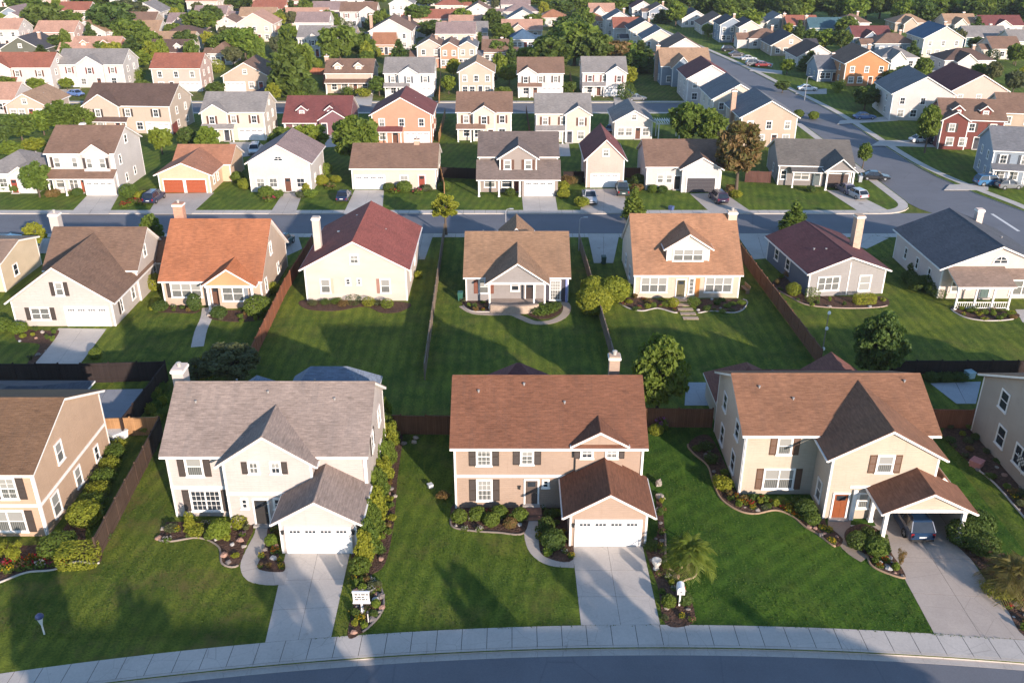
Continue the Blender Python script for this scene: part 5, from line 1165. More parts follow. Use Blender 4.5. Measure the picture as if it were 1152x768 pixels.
# ------------------------------------------------------------------ cars
def car_meshes(kind, c):
    k = ('car', kind, c)
    if k in MATS: return MATS[k]
    pm = m_carpaint(c); gl = m_glass((.012, .016, .022), .05); blk = m_plain((.02, .02, .02), .7)
    # side profile stations (y forward is -): (y, half width, belt height)
    L, Wd = {'suv': (4.7, .95), 'sedan': (4.6, .90), 'pickup': (5.4, .97), 'hatch': (4.1, .87)}[kind]; zb = {'suv': 1.02, 'sedan': .88, 'pickup': 1.05, 'hatch': .95}[kind]; zt = {'suv': 1.72, 'sedan': 1.42, 'pickup': 1.78, 'hatch': 1.5}[kind]
    b = MB(); st = [(-L/2, .80, .42, zb-.32), (-L/2+.15, .93, .28, zb-.18), (-L/2+.9, 1.0, .22, zb-.06), (-L/2+1.4, 1.0, .22, zb), (L/2-.9, 1.0, .22, zb+.02), (L/2-.2, .97, .25, zb if kind != 'sedan' else zb-.02), (L/2, .88, .40, zb-.12)]
    vs = []; 
    for y, f, z0, z1 in st:
        w_ = Wd*f; vs += [(-w_*.92, y, z0), (w_*.92, y, z0), (w_, y, z0+.25), (w_, y, z1-.12), (w_*.9, y, z1), (-w_*.9, y, z1), (-w_, y, z1-.12), (-w_, y, z0+.25)]
    fs = [];
    for i in range(len(st)-1):
        for j in range(8): fs.append((i*8+j, i*8+(j+1) % 8, (i+1)*8+(j+1) % 8, (i+1)*8+j))
    fs += [tuple(range(8))[::-1], tuple((len(st)-1)*8+j for j in range(8))]; b.shared(vs, fs, pm)
    cab = {'suv': (-L/2+1.15, -L/2+1.75, L/2-.55, L/2-.1), 'sedan': (-L/2+1.25, -L/2+2.0, L/2-1.35, L/2-.6), 'pickup': (-L/2+1.35, -L/2+1.95, -L/2+3.0, -L/2+3.25), 'hatch': (-L/2+1.0, -L/2+1.7, L/2-.7, L/2-.15)}[kind]
    y0, y1, y2, y3 = cab; g = MB(); wi, wo = Wd*.72, Wd*.9
    bot = [(-wo, y0, zb-.02), (wo, y0, zb-.02), (wo, y3, zb-.02), (-wo, y3, zb-.02)]; top = [(-wi, y1, zt-.07), (wi, y1, zt-.07), (wi, y2, zt-.07), (-wi, y2, zt-.07)]; g.hexa(bot, top, gl)
    b.hexa([(-wi-.03, y1-.05, zt-.075), (wi+.03, y1-.05, zt-.075), (wi+.03, y2+.05, zt-.075), (-wi-.03, y2+.05, zt-.075)], [(-wi+.06, y1+.06, zt), (wi-.06, y1+.06, zt), (wi-.06, y2-.06, zt), (-wi+.06, y2-.06, zt)], pm)
    def pillar(p, q, r): b.tube([p, q], r, 4, pm, False)
    for sx in (-1, 1):
        for (pb, pt) in (((sx*wo, y0, zb), (sx*wi, y1, zt-.05)), ((sx*wo, y3, zb), (sx*wi, y2, zt-.05)), ((sx*wo*1.0, (y0+y3)/2, zb), (sx*wi, (y1+y2)/2, zt-.05))): pillar(pb, pt, .05)
        b.box(sx*Wd*.98, y0+.25, zb, sx*(Wd+.16), y0+.42, zb+.14, pm)
    if kind == 'pickup': b.box(-Wd*.78, y3+.12, zb-.01, Wd*.78, L/2-.12, zb+.012, blk)
    if kind == 'suv':
        for sx in (-1, 1): b.box(sx*wi*.85-.02, y1+.2, zt, sx*wi*.85+.02, y2-.2, zt+.06, blk)
    b.box(-.26, L/2-.03, .62, .26, L/2+.012, .74, m_plain((.6, .6, .58), .5)); b.box(-Wd*.84, L/2-.08, .34, Wd*.84, L/2+.03, .5, blk); b.box(-Wd*.8, -L/2-.03, .32, Wd*.8, -L/2+.06, .48, blk); b.box(-.5, -L/2-.012, zb-.45, .5, -L/2+.05, zb-.34, blk)
    wm = MB(); n = 14; R = .34 if kind in ('sedan', 'hatch') else .38
    ring = [(R*.62, .09), (R*.97, .10), (R, .05), (R, -.08), (R*.95, -.11)]; vs = []; fs = []
    for rr, o in ring:
        for j in range(n): t = 2*math.pi*j/n; vs.append((o, rr*math.cos(t), rr*math.sin(t)))
    for i in range(len(ring)-1):
        for j in range(n): fs.append((i*n+j, i*n+(j+1) % n, (i+1)*n+(j+1) % n, (i+1)*n+j))
    fs.append(tuple((len(ring)-1)*n+j for j in range(n))); wm.shared(vs, fs, blk)
    rm_ = MB(); met = m_metal((.5, .5, .5), .3, .8); vs = [(.075, 0, 0)]; 
    for j in range(20): t = 2*math.pi*j/20; q = R*.62 if (j % 4) < 2 else R*.5; vs.append((.085 if (j % 4) < 2 else .05, q*math.cos(t), q*math.sin(t)))
    rm_.shared(vs, [(0, 1+j, 1+(j+1) % 20) for j in range(20)], met)
    hl = MB(); hl.box(-.16, -.04, -.07, .16, .05, .07, m_metal((.7, .7, .68), .15)); tl = MB(); tl.box(-.1, -.05, -.15 if kind != 'sedan' else -.08, .1, .03, .15 if kind != 'sedan' else .08, m_plain((.35, .015, .015), .3))
    MATS[k] = dict(body=b.mesh('body'), glass=g.mesh('windows'), wheel=wm.mesh('tyre'), rim=rm_.mesh('rim'), hl=hl.mesh('headlight'), tl=tl.mesh('taillight'), L=L, W=Wd, zb=zb, R=R); return MATS[k]
def car(x, y, rz, kind, c, label, small=False):
    m = car_meshes(kind, c); r = empty('pickup_truck' if kind == 'pickup' else 'car', (x, y, .012), rz); L, W = m['L'], m['W']
    link('body', m['body'], r); link('windows', m['glass'], r)
    for yy in (-L/2+.85, L/2-.95):
        for sx in (-1, 1):
            w_ = link('wheel', m['wheel'], r, (sx*(W-.08), yy, m['R']), 0 if sx > 0 else math.pi); link('rim', m['rim'], w_)
    for sx in (-1, 1):
        link('headlight', m['hl'], r, (sx*W*.62, -L/2+.04, m['zb']-.3)); link('taillight', m['tl'], r, (sx*W*.78, L/2-.03, m['zb']-.22))
    tag(r, label, 'pickup' if kind == 'pickup' else 'car', 'cars parked in the neighbourhood'); return r
def pcar(px, py, *a): p = P(px, py); return car(p.x, p.y, *a)
NVY = (.012, .022, .06); BLK = (.012, .013, .016); SLV = (.42, .43, .44); WHT = (.68, .68, .66); TEAL = (.015, .10, .14); GRN = (.03, .05, .045); BLU = (.03, .12, .25); DRD = (.2, .03, .03); GRY = (.14, .145, .15)
pcar(174, 226, RAD(176), 'suv', NVY, 'dark navy car parked beside the red garage doors'); pcar(387, 224, RAD(180), 'sedan', NVY, 'dark navy sedan parked left of the long cream ranch house')
pcar(663, 226, RAD(2), 'pickup', SLV, 'silver pickup parked left of the steep pink gable driveway'); pcar(700, 217, RAD(178), 'pickup', GRN, 'dark green pickup in front of the steep pink gable garage')
pcar(808, 226, RAD(186), 'suv', (.04, .02, .045), 'dark plum car parked at the half-open garage'); pcar(963, 222, RAD(196), 'hatch', SLV, 'silver hatchback behind the charcoal corner house carport'); pcar(951, 216, RAD(190), 'sedan', (.10, .10, .16), 'blue-grey sedan in the charcoal corner house drive')
pcar(984, 202, RAD(80), 'sedan', BLK, 'black sedan on the main road kerb by the charcoal corner house'); pcar(24, 279, RAD(75), 'suv', TEAL, 'teal car parked at the left edge by the tan house'); pcar(318, 277, RAD(170), 'suv', (.02, .06, .08), 'dark teal car behind the orange-roofed house')
pcar(287, 172, RAD(8), 'suv', WHT, 'white car on the driveway behind the white arched-window house'); pcar(86, 108, RAD(60), 'sedan', (.12, .2, .42), 'pale blue car on the grass below the white grey-roofed house')
pcar(1112, 208, RAD(95), 'suv', BLU, 'blue car beside the blue-grey house at right edge'); pcar(1036, 160, RAD(100), 'sedan', WHT, 'white sedan in the drive below the white slate-roofed house'); pcar(1052, 161, RAD(100), 'suv', BLK, 'black car beside the white sedan left of the dark red house'); pcar(1134, 212, RAD(95), 'hatch', GRY, 'grey hatchback on the blue-grey house drive')
pcar(820, 58, RAD(90), 'suv', BLK, 'black car nearest the road among the far right drives'); pcar(828, 63, RAD(95), 'sedan', (.05, .05, .06), 'charcoal sedan among the far right drives'); pcar(842, 68, RAD(92), 'sedan', SLV, 'silver sedan among the far right drives'); pcar(848, 74, RAD(92), 'suv', GRY, 'grey car among the far right drives')
pcar(858, 75, RAD(90), 'sedan', DRD, 'dark red car among the far right drives'); pcar(908, 102, RAD(85), 'sedan', WHT, 'white sedan left of the bright orange house'); pcar(382, 82, RAD(80), 'suv', BLU, 'bright blue car behind the beige dormered house'); pcar(300, 105, RAD(90), 'sedan', NVY, 'navy sedan before the tan house beyond back street')
pcar(590, 107, RAD(5), 'sedan', (.1, .14, .3), 'blue sedan left of the red-shuttered white house'); pcar(703, 108, RAD(60), 'suv', BLK, 'black car right of the white house beyond back street'); pcar(716, 113, RAD(100), 'sedan', GRY, 'grey sedan at the end of the back street'); pcar(630, 112, RAD(100), 'sedan', (.25, .27, .33), 'grey-blue car before the red-shuttered white house')
pcar(1010, 71, RAD(90), 'suv', WHT, 'white car before the pale grey house right of main road'); pcar(1058, 74, RAD(90), 'pickup', BLK, 'black pickup before the cream house right of main road'); pcar(688, 148, RAD(160), 'sedan', BLU, 'blue sedan left of the pergola house'); pcar(972, 134, RAD(95), 'sedan', (.1, .16, .3), 'blue sedan left of the big white slate-roofed house')
car(29.0, 54.5, RAD(180), 'suv', (.010, .032, .075), 'blue car parked under the open carport of the cream house')
# ------------------------------------------------------------------ street furniture and garden things
wht = m_paint((.76, .74, .70)); gry = m_metal((.30, .30, .31)); blk_ = m_metal((.03, .03, .035))
p = P(408, 690); r = empty('mailbox', (p.x, p.y, 0), 0); b = MB(); b.box(-.06, -.06, -.1, .06, .06, 1.05, wht); b.box(-.1, -.1, -.1, .1, .1, .25, wht); b.build('post', r)
b = MB(); b.box(-.52, -.05, .95, .52, .05, 1.75, wht); b.box(-.56, -.07, 1.75, .56, .07, 1.82, wht); b.box(-.56, -.07, .88, .56, .07, .95, wht); sg = b.build('sign_board', r)
b = MB(); lm = m_paint((.10, .10, .10))
for k, (z, ws) in enumerate(((1.56, (.2, .12, .24, .16)), (1.36, (.12, .22, .16)), (1.16, (.24, .1, .2, .12)))):
    x = -.4
    for w_ in ws: b.box(x, -.062, z, x+w_, -.05, z+.11, lm); x += w_+.05
b.build('lettering', sg); r['label'] = 'x'; r.name = 'yard_sign'; tag(r, 'white yard sign with grey lines of writing beside the off-white house driveway', 'sign')
p = P(410, 700); r = empty('garden_light', (p.x+.25, p.y, 0)); b = MB(); b.tube([(0, 0, -.05), (0, 0, .75)], .03, 6, wht); b.build('stem', r); b = MB(); b.lathe([(.03, .75), (.09, .78), (.09, .9), (.02, .97)], 8, blk_); b.build('lamp_head', r); tag(r, 'short white garden light with dark head in front of the yard sign', 'garden light')
p = P(764, 681); r = empty('mailbox', (p.x, p.y, 0), RAD(-4)); b = MB(); b.box(-.05, -.05, -.1, .05, .05, 1.2, wht); b.build('post', r)
b = MB(); n = 8; pr = [(-.24, 1.15), (.24, 1.15), (.24, 1.5)]+[(.24*math.cos(math.pi*i/n), 1.5+.24*math.sin(math.pi*i/n)) for i in range(1, n)]+[(-.24, 1.5)]
for yy in (-.3, .35): b.face([(x, yy, z) for x, z in pr], wht)
for i in range(len(pr)): q, s_ = pr[i], pr[(i+1) % len(pr)]; b.face([(q[0], -.3, q[1]), (s_[0], -.3, s_[1]), (s_[0], .35, s_[1]), (q[0], .35, q[1])], wht)
bx = b.build('box', r); b = MB(); b.box(-.19, -.315, 1.2, .19, -.302, 1.58, m_paint((.5, .5, .5))); b.box(-.05, -.33, 1.36, .05, -.316, 1.4, blk_); b.build('flap', bx); b = MB(); b.box(.242, -.1, 1.4, .26, -.06, 1.68, m_paint((.5, .06, .04))); b.build('flag', bx); tag(r, 'white mailbox on slim white post beside the tan house driveway', 'mailbox')
p = P(50, 713); r = empty('mailbox', (p.x, p.y, 0)); b = MB(); b.tube([(0, 0, -.1), (0, 0, .75)], [.05, .055], 8, wht); b.tube([(0, 0, .75), (0, 0, 1.35)], [.06, .2], 8, wht); b.build('post', r); b = MB(); b.lathe([(.21, 1.34), (.26, 1.36), (.25, 1.5), (.12, 1.62), (.02, 1.64)], 10, m_metal((.06, .07, .16), .3)); b.build('cap', r); r.name = 'lamp_post'; tag(r, 'white tapering lawn post with dark blue cap standing on the left lawn', 'lawn post')
p = P(686, 633); r = empty('garden_urn', (p.x+4.0, p.y-.6, 0)); b = MB(); b.lathe([(.22, 0), (.2, .1), (.12, .2), (.3, .55), (.34, .8), (.28, .82), (.05, .78)], 12, m_plain((.5, .48, .44), .7)); b.build('urn', r); p2 = P(738, 640); r.location = (p2.x, p2.y, 0); tag(r, 'pale stone urn in the bed right of the tan house driveway', 'garden urn')
# service pole with insulators in the back lawn
p = P(923, 408); r = empty('utility_pole', (p.x, p.y, 0)); b = MB(); b.tube([(0, 0, -.2), (.02, 0, 5.3)], [.07, .045], 8, m_wood((.26, .21, .17))); b.build('pole', r)
for z in (1.4, 3.6, 5.25): b = MB(); b.lathe([(.06, 0), (.16, .06), (.16, .22), (.08, .34)], 8, wht); b.build('insulator', r, (.05, -.06, z))
tag(r, 'thin leaning service pole with white fittings left of the dark backyard tree', 'utility pole')
def bin_(x, y, c, label, rz=0):
    r = empty('wheelie_bin', (x, y, .01), rz); m = m_plain(c, .5); b = MB(); b.hexa([(-.24, -.28, .05), (.24, -.28, .05), (.24, .28, .05), (-.24, .28, .05)], [(-.3, -.35, .95), (.3, -.35, .95), (.3, .35, .95), (-.3, .35, .95)], m); b.build('body', r)
    b = MB(); b.hexa([(-.32, -.38, .95), (.32, -.38, .95), (.32, .4, .95), (-.32, .4, .95)], [(-.28, -.3, 1.05), (.28, -.3, 1.05), (.28, .4, 1.07), (-.28, .4, 1.07)], m); b.build('lid', r)
    for sx in (-.27, .27):
        b = MB(); b.tube([(-.04, 0, 0), (.04, 0, 0)], .1, 8, m_plain((.02, .02, .02))); b.build('wheel', r, (sx, .27, .1))
    tag(r, label, 'bin'); return r
p = P(679, 297); bin_(p.x, p.y, (.02, .06, .045), 'dark green bin behind the yellow-green topiary shrubs'); p = P(521, 338); bin_(p.x-.3, p.y, (.03, .10, .07), 'green bin at the left corner of the small grey cottage')
p = P(875, 202); bin_(p.x, p.y, (.08, .25, .4), 'pale blue bin left of the charcoal corner house'); p = P(967, 205); bin_(p.x, p.y, (.3, .32, .33), 'grey bin right of the charcoal corner house')
# stone patio of the grey cottage
b = MB(); st = m_rock((.38, .29, .22)); b.box(-3.1, -2.9, -.05, 3.0, -.01, .3, m_concrete((.36, .29, .24)))
b.build('patio', None, (.55, 96.3, 0))['kind'] = 'structure'
b = MB(); b.slab(ccw(smooth_poly([(-2.9, -3.4), (-1.2, -3.75), (.8, -3.7), (2.3, -3.3), (2.2, -2.95), (.7, -3.3), (-1.2, -3.35), (-2.7, -3.05)], 4)), -.05, .95, st); o = b.build('garden_wall', None, (.55, 96.3, 0)); tag(o, 'curved tan stone wall before the grey cottage porch', 'wall')
def bench(x, y, rz, label):
    r = empty('bench', (x, y, 0), rz); m = m_wood((.25, .17, .11))
    b = MB(); b.box(-.8, -.25, .42, .8, .25, .48, m); b.build('seat', r); b = MB(); b.box(-.8, .22, .55, .8, .27, .95, m); b.build('backrest', r)
    for sx in (-.7, .65): b = MB(); b.box(sx, -.22, 0, sx+.06, .24, .42, m); b.build('leg', r)
    tag(r, label, 'bench')
p = P(838, 328); bench(p.x, p.y, RAD(-80), 'wooden garden bench right of the cream cape house')
# patio umbrella post, birdbath, boxes and small garden bits
p = P(768, 214); r = empty('marker_post', (p.x, p.y, 0)); b = MB(); b.lathe([(.3, 0), (.28, .5), (.26, .9)], 10, m_plain((.6, .12, .03), .5)); b.build('base', r); b = MB(); b.lathe([(.26, .9), (.24, 1.25), (.1, 1.4)], 10, wht); b.build('top', r); tag(r, 'upright orange and white marker left of the half-open garage', 'marker post')
def crate(x, y, c, label, s=.6, h=.5):
    b = MB(); m = m_plain(c, .6); b.hexa([(-s/2, -s/2, 0), (s/2, -s/2, 0), (s/2, s/2, 0), (-s/2, s/2, 0)], [(-s*.55, -s*.55, h), (s*.55, -s*.55, h), (s*.55, s*.55, h), (-s*.55, s*.55, h)], m); b.box(-s*.58, -s*.58, h, s*.58, s*.58, h+.07, m); o = b.build('storage_box', None, (x, y, 0), rnd.uniform(0, 1)); tag(o, label, 'storage box')
p = P(755, 236); crate(p.x, p.y, (.06, .09, .2), 'dark blue box on the lawn near the half-open garage'); p = P(133, 492); crate(p.x, p.y, (.6, .6, .58), 'white storage box at the sunlit tan fence', 1.2, .7); p = P(1098, 524); crate(p.x, p.y, (.5, .2, .18), 'red and white box in the taupe house side bed', .8, .5)
p = P(1087, 421); crate(p.x, p.y-.6, (.35, .48, .5), 'pale teal box beside the long near-black fence', .7, .6); p = P(484, 548); crate(p.x, p.y, (.55, .55, .55), 'small white box on the lawn left of the tan house', .35, .25)
# flag on the taupe house
r = empty('flag', (39.55, 59.6, 2.6)); b = MB(); b.tube([(0, 0, -1.6), (-.5, -.1, -.2), (-.75, -.15, .45)], .025, 6, wht); b.build('flagpole', r); b = MB()
for i in range(6):
    for j in range(4):
        q = [(-.7-.03*math.sin(i), -.14-i*.16, .4-j*.16), (-.7-.03*math.sin(i+1), -.14-(i+1)*.16, .4-j*.16), (-.7-.03*math.sin(i+1), -.14-(i+1)*.16, .4-(j+1)*.16), (-.7-.03*math.sin(i), -.14-i*.16, .4-(j+1)*.16)]
        b.face(q, m_plain((.5, .5, .48)) if (i+j) % 2 else m_plain((.03, .03, .035)))
b.build('cloth', r); tag(r, 'black and white chequered garden flag on the shaded taupe house', 'flag')
# pergola
p = P(752, 158); r = empty('pergola', (p.x, p.y, 0)); 
for x in (-2, 2):
    for y in (0, 3.5): b = MB(); b.box(-.1, -.1, 0, .1, .1, 3.0, wht); b.build('post', r, (x, y, 0))
for y in (0, 3.5): b = MB(); b.box(-2.5, -.08, 3.0, 2.5, .08, 3.25, wht); b.build('beam', r, (0, y, 0))
b = MB()
for i in range(11): b.box(-2.3+i*.46, -.6, 3.25, -2.22+i*.46, 4.1, 3.42, wht)
b.build('slats', r); tag(r, 'white open pergola right of the small white gabled house', 'pergola')
# street lamps / thin poles
def slamp(px, py, h, label, c=gry):
    p = P(px, py); r = empty('street_lamp', (p.x, p.y, 0)); b = MB(); b.tube([(0, 0, 0), (0, 0, h), (.15, 0, h+.25), (.6, 0, h+.35)], [.08, .06, .05, .04], 8, c); b.build('pole', r); b = MB(); b.box(.5, -.12, h+.28, 1.05, .12, h+.4, c); b.build('lamp_head', r); tag(r, label, 'street lamp')
slamp(651, 282, 4.2, 'grey street lamp between the grey cottage and the cape house'); slamp(569, 268, 3.8, 'thin lamp pole beside the street behind the grey cottage'); slamp(905, 113, 5.0, 'lamp pole along the main road left kerb')
# ------------------------------------------------------------------ beds and planting of the near plots
rnd.seed(11)
def scatter(poly, n, mind, seed):
    r = random.Random(seed); xs = [p[0] for p in poly]; ys = [p[1] for p in poly]; o = []
    for _ in range(n*60):
        q = (r.uniform(min(xs), max(xs)), r.uniform(min(ys), max(ys)))
        if inside(q, poly) and all(math.dist(q, c) > mind for c in o): o.append(q)
        if len(o) >= n: break
    return o
def fill(poly, n, where, seed, mix=('fl', 'rk', 'sh'), cols=('red', 'yellow', 'white', 'orange'), mind=.55, smax=.75):
    r = random.Random(seed)
    for q in scatter(poly, n, mind, seed):
        k = r.choice(mix)
        if k == 'fl': flowers(r.choice(cols), q[0], q[1], r.uniform(.4, .75), r.uniform(.25, .45), where)
        elif k == 'rk': rock(q[0], q[1], r.uniform(.25, .6), where)
        else: shrub(r.choice(['loose', 'ball', 'vase', 'loose']), q[0], q[1], r.uniform(.45, smax), r.uniform(.35, .7), r.choice([G_MID, G_YEL, G_OLV, G_BRT, G_DARK, G_AUT]), where, n=500)
def ps(kind, px, py, w_, h_, pal, where=None, **k):
    p = P(px, py); return shrub(kind, p.x, p.y, w_, h_, pal, where, **k)
# peach-beige house
B = bed([(-20, 660), (0, 655), (30, 644), (60, 641), (85, 632), (112, 633), (113, 612), (96, 600), (122, 520), (140, 500), (126, 497), (105, 540), (60, 606), (0, 612), (-20, 612)], edge=(0, 5))
w0 = 'in the peach-beige house front bed'
ps('box', 90, 634, 2.7, 1.5, G_YEL, d=1.9, rz=.1, label='trimmed yellow-green box hedge at the dark brown fence end', leafm=.09)
ps('ball', 68, 622, 2.6, 1.7, G_MID, label='big rounded green hedge beside the peach-beige house corner', leafm=.09); ps('ball', 98, 588, 2.5, 1.9, G_YEL, label='tall sunlit hedge mound by the peach-beige side wall', leafm=.09)
for i, (x, y, s) in enumerate(((105, 572, 1.6), (112, 556, 1.4), (118, 542, 1.5), (124, 528, 1.3), (130, 514, 1.4), (134, 504, 1.0))): ps('loose', x, y, s*1.35, s*1.1, G_YEL if i % 2 else G_MID, 'along the peach-beige house side wall')
ps('vase', 18, 632, 1.3, 1.6, G_YEL, w0); ps('vase', 2, 625, 1.5, 1.3, G_YEL, w0); ps('loose', 118, 606, 1.2, .8, G_DARK, 'behind the trimmed yellow-green box hedge')
for x, y, c in ((3, 640, 'rose pink'), (10, 636, 'red'), (19, 634, 'red'), (35, 631, 'orange'), (46, 629, 'red'), (52, 632, 'red'), (56, 628, 'red'), (33, 638, 'red'), (24, 640, 'peach'), (46, 638, 'white'), (10, 643, 'yellow'), (70, 637, 'orange'), (60, 635, 'rose pink')):
    p = P(x, y); flowers(c, p.x, p.y, .8, .55, w0)
# off-white house
B = bed([(178, 606), (192, 609), (224, 605), (246, 615), (250, 634), (268, 636), (277, 612), (285, 594), (270, 588), (195, 587), (186, 590)], edge=(0, 5), edge_col=m_concrete((.25, .2, .16)))
w1 = 'in the off-white house left bed'
ps('upright', 215, 598, 1.2, 1.7, G_YEL, w1); ps('loose', 222, 601, 1.3, 1.1, G_YEL, w1); ps('ball', 248, 603, 1.6, 1.5, G_BRT, w1, leafm=.09); ps('ball', 270, 592, 1.2, 1.1, G_YEL, w1); ps('loose', 193, 596, 1.0, .7, G_OLV, w1); ps('loose', 232, 598, .9, .6, G_OLV, w1)
fill(B, 26, w1, 3, ('fl', 'rk', 'rk', 'sh', 'fl'), ('yellow', 'white', 'mauve', 'orange', 'peach'))
B = bed([(291, 640), (318, 643), (320, 632), (314, 627), (309, 595), (302, 592), (299, 610), (293, 627)]); w1b = 'between the off-white house walk and garage'
ps('ball', 306, 612, .95, .9, G_BRT, w1b); fill(B, 12, w1b, 4, ('fl', 'rk', 'sh'), ('yellow', 'peach', 'orange'))
path([(299, 586), (297, 600), (288, 618), (282, 634), (287, 646), (302, 650), (322, 650)], 1.4)
B = bed([(395, 645), (400, 668), (391, 715), (408, 711), (430, 687), (429, 662), (417, 648), (433, 634), (443, 590), (447, 540), (452, 480), (424, 470), (415, 520), (408, 580), (396, 620)], edge=(3, 6), edge_col=m_concrete((.2, .17, .15))); w1c = 'in the hedge strip right of the off-white house'
for i in range(15):
    t = i/14; x = 411+24*t; y = 632-152*t; ps('upright', x+4*math.sin(i*2), y, 1.85+.3*math.sin(i*1.7), 2.6+.4*math.sin(i*2.3), (G_YEL, G_MID, G_BRT, G_MID)[i % 4], 'in the off-white house hedge row', leafm=.1, n=1300)
for i in range(7):
    t = i/6; ps('upright', 420+22*t, 618-120*t, 1.6, 2.2+.3*math.sin(i), (G_YEL, G_MID)[i % 2], 'in the outer off-white house hedge row', leafm=.1, n=1100)
ps('ball', 405, 643, 1.5, 1.2, G_MID, w1c, leafm=.09); ps('ball', 412, 628, 1.4, 1.5, G_MID, w1c, leafm=.09)
B2 = PP((396, 650), (400, 668), (392, 714), (408, 710), (430, 687), (429, 662), (417, 650)); fill(B2, 34, 'around the white yard sign', 5, ('fl', 'sh', 'rk', 'sh', 'fl'), ('yellow', 'yellow', 'white', 'peach'), mind=.4, smax=.6)
fill(PP((430, 630), (441, 590), (446, 545), (436, 545), (425, 630)), 12, w1c, 6, ('rk', 'sh'), mind=.6)
# tan house
B = bed([(507, 584), (510, 593), (530, 597), (560, 599), (590, 599), (591, 568), (550, 564), (512, 566)], edge=(0, 4), edge_col=m_concrete((.2, .16, .13))); w2 = 'before the tan house front wall'
for x, y in ((517, 586), (537, 583), (562, 581), (585, 584), (553, 590)): ps('ball', x, y, 1.2, 1.05, G_MID, w2, leafm=.085)
ps('ball', 574, 592, 1.0, .8, G_AUT, w2); fill(B, 16, w2, 8, ('fl', 'rk', 'sh', 'fl'), ('white', 'white', 'red', 'peach'), mind=.6)
B = bed([(606, 608), (613, 626), (645, 629), (638, 584), (630, 566), (608, 569)]); w2b = 'between the tan house walk and garage'
ps('ball', 622, 615, 1.75, 1.5, G_DARK, w2b, leafm=.09); ps('ball', 615, 596, 1.3, 1.2, G_DARK, w2b); ps('loose', 620, 581, 1.2, .9, G_DARK, w2b); fill(B, 14, w2b, 9, ('fl', 'sh', 'fl'), ('yellow', 'white', 'yellow'), mind=.5)
path([(597, 572), (598, 590), (601, 610), (608, 622), (622, 630), (646, 632)], 1.25)
B = bed([(726, 614), (740, 600), (738, 560), (744, 560), (748, 600), (752, 640), (780, 634), (782, 648), (766, 656), (778, 676), (780, 700), (749, 702), (740, 660)], edge=(4, 9), edge_col=m_concrete((.34, .24, .17))); w2c = 'right of the tan house driveway'
ps('ball', 752, 681, .95, .9, G_MID, w2c); ps('ball', 770, 678, 1.0, .85, G_DARK, w2c); ps('loose', 732, 617, 1.1, .8, G_DARK, w2c); fill(B, 30, w2c, 10, ('rk', 'sh', 'fl', 'rk'), ('peach', 'yellow', 'white'), mind=.45, smax=.55)
palm(P(773, 640).x, P(773, 640).y, 2.6, 4.2, 'bushy yellow-green palm right of the tan house driveway', ((.075, .12, .016), (.19, .23, .035)), 40, 3, 1.4)
for i, (x, y) in enumerate(((741, 545), (742, 560), (740, 575))): rock(P(x, y).x, P(x, y).y, .8, 'along the tan house garage side', (.34, .29, .24))
# cream house
B = bed([(774, 500), (780, 510), (796, 524), (802, 542), (811, 561), (830, 574), (849, 578), (872, 574), (890, 580), (905, 592), (920, 601), (940, 615), (948, 606), (930, 590), (925, 580), (895, 565), (832, 556), (815, 520), (800, 492), (786, 490)], edge=(0, 11), edge_col=m_concrete((.33, .22, .14))); w3 = 'in the cream house curving bed'
ps('loose', 812, 549, 1.7, 1.4, G_YEL, w3, leafm=.09); ps('loose', 794, 506, 1.5, 1.1, G_DARK, w3); ps('loose', 800, 520, 1.2, 1.0, G_DARK, w3); ps('ball', 905, 578, 1.6, 1.3, G_DARK, w3, leafm=.09); ps('ball', 913, 588, 1.2, 1.0, G_MID, w3); ps('loose', 897, 570, 1.3, 1.0, G_DARK, w3); ps('loose', 880, 566, 1.1, .6, G_BRT, w3)
fill(PP((815, 556), (832, 571), (850, 575), (872, 571), (890, 577), (905, 588), (895, 568), (832, 559)), 46, w3, 12, ('fl', 'fl', 'sh', 'sh', 'fl', 'rk'), ('yellow', 'orange', 'peach', 'red', 'yellow'), mind=.42, smax=.6)
fill(PP((780, 506), (796, 522), (804, 540), (812, 556), (818, 540), (800, 500)), 10, w3, 13, ('sh', 'rk'), mind=.6); fill(PP((905, 590), (922, 602), (940, 614), (946, 606), (926, 592), (915, 585)), 10, w3, 14, ('rk', 'fl', 'rk'), ('orange', 'yellow'), mind=.4)
B = bed([(950, 600), (954, 612), (974, 624), (980, 636), (998, 645), (1018, 650), (1014, 638), (1003, 622), (998, 604), (976, 590), (958, 592)], edge=(2, 5), edge_col=m_concrete((.33, .22, .14))); w3b = 'between the cream house walk and driveway'
ps('ball', 963, 615, 1.5, 1.35, G_DARK, w3b, leafm=.09); ps('ball', 985, 622, 1.7, 1.35, G_MID, w3b, leafm=.09); ps('loose', 975, 603, 1.2, 1.0, G_DARK, w3b); ps('loose', 990, 606, 1.0, .9, G_DARK, w3b); fill(PP((982, 634), (998, 643), (1016, 648), (1003, 626), (990, 625)), 14, w3b, 15, ('rk', 'rk', 'fl', 'sh'), ('peach', 'orange'), mind=.35, smax=.5)
ps('vase', 1012, 636, .7, 1.5, G_AUT, label='spiky brown dry plant at the cream house driveway edge')
path([(946, 578), (944, 592), (950, 604), (962, 618), (976, 627)], 1.6, mat=m_concrete((.30, .235, .18)))
drive([tuple(P(955, 590)[:2]), tuple(P(1000, 592)[:2]), tuple(P(1003, 606)[:2]), tuple(P(975, 604)[:2])], 1, 1, CONC2, .008, 'path')
B = bed([(1070, 605), (1080, 590), (1100, 590), (1125, 620), (1160, 640), (1190, 720), (1152, 715), (1130, 680), (1098, 635)]); w3c = 'right of the cream house driveway'
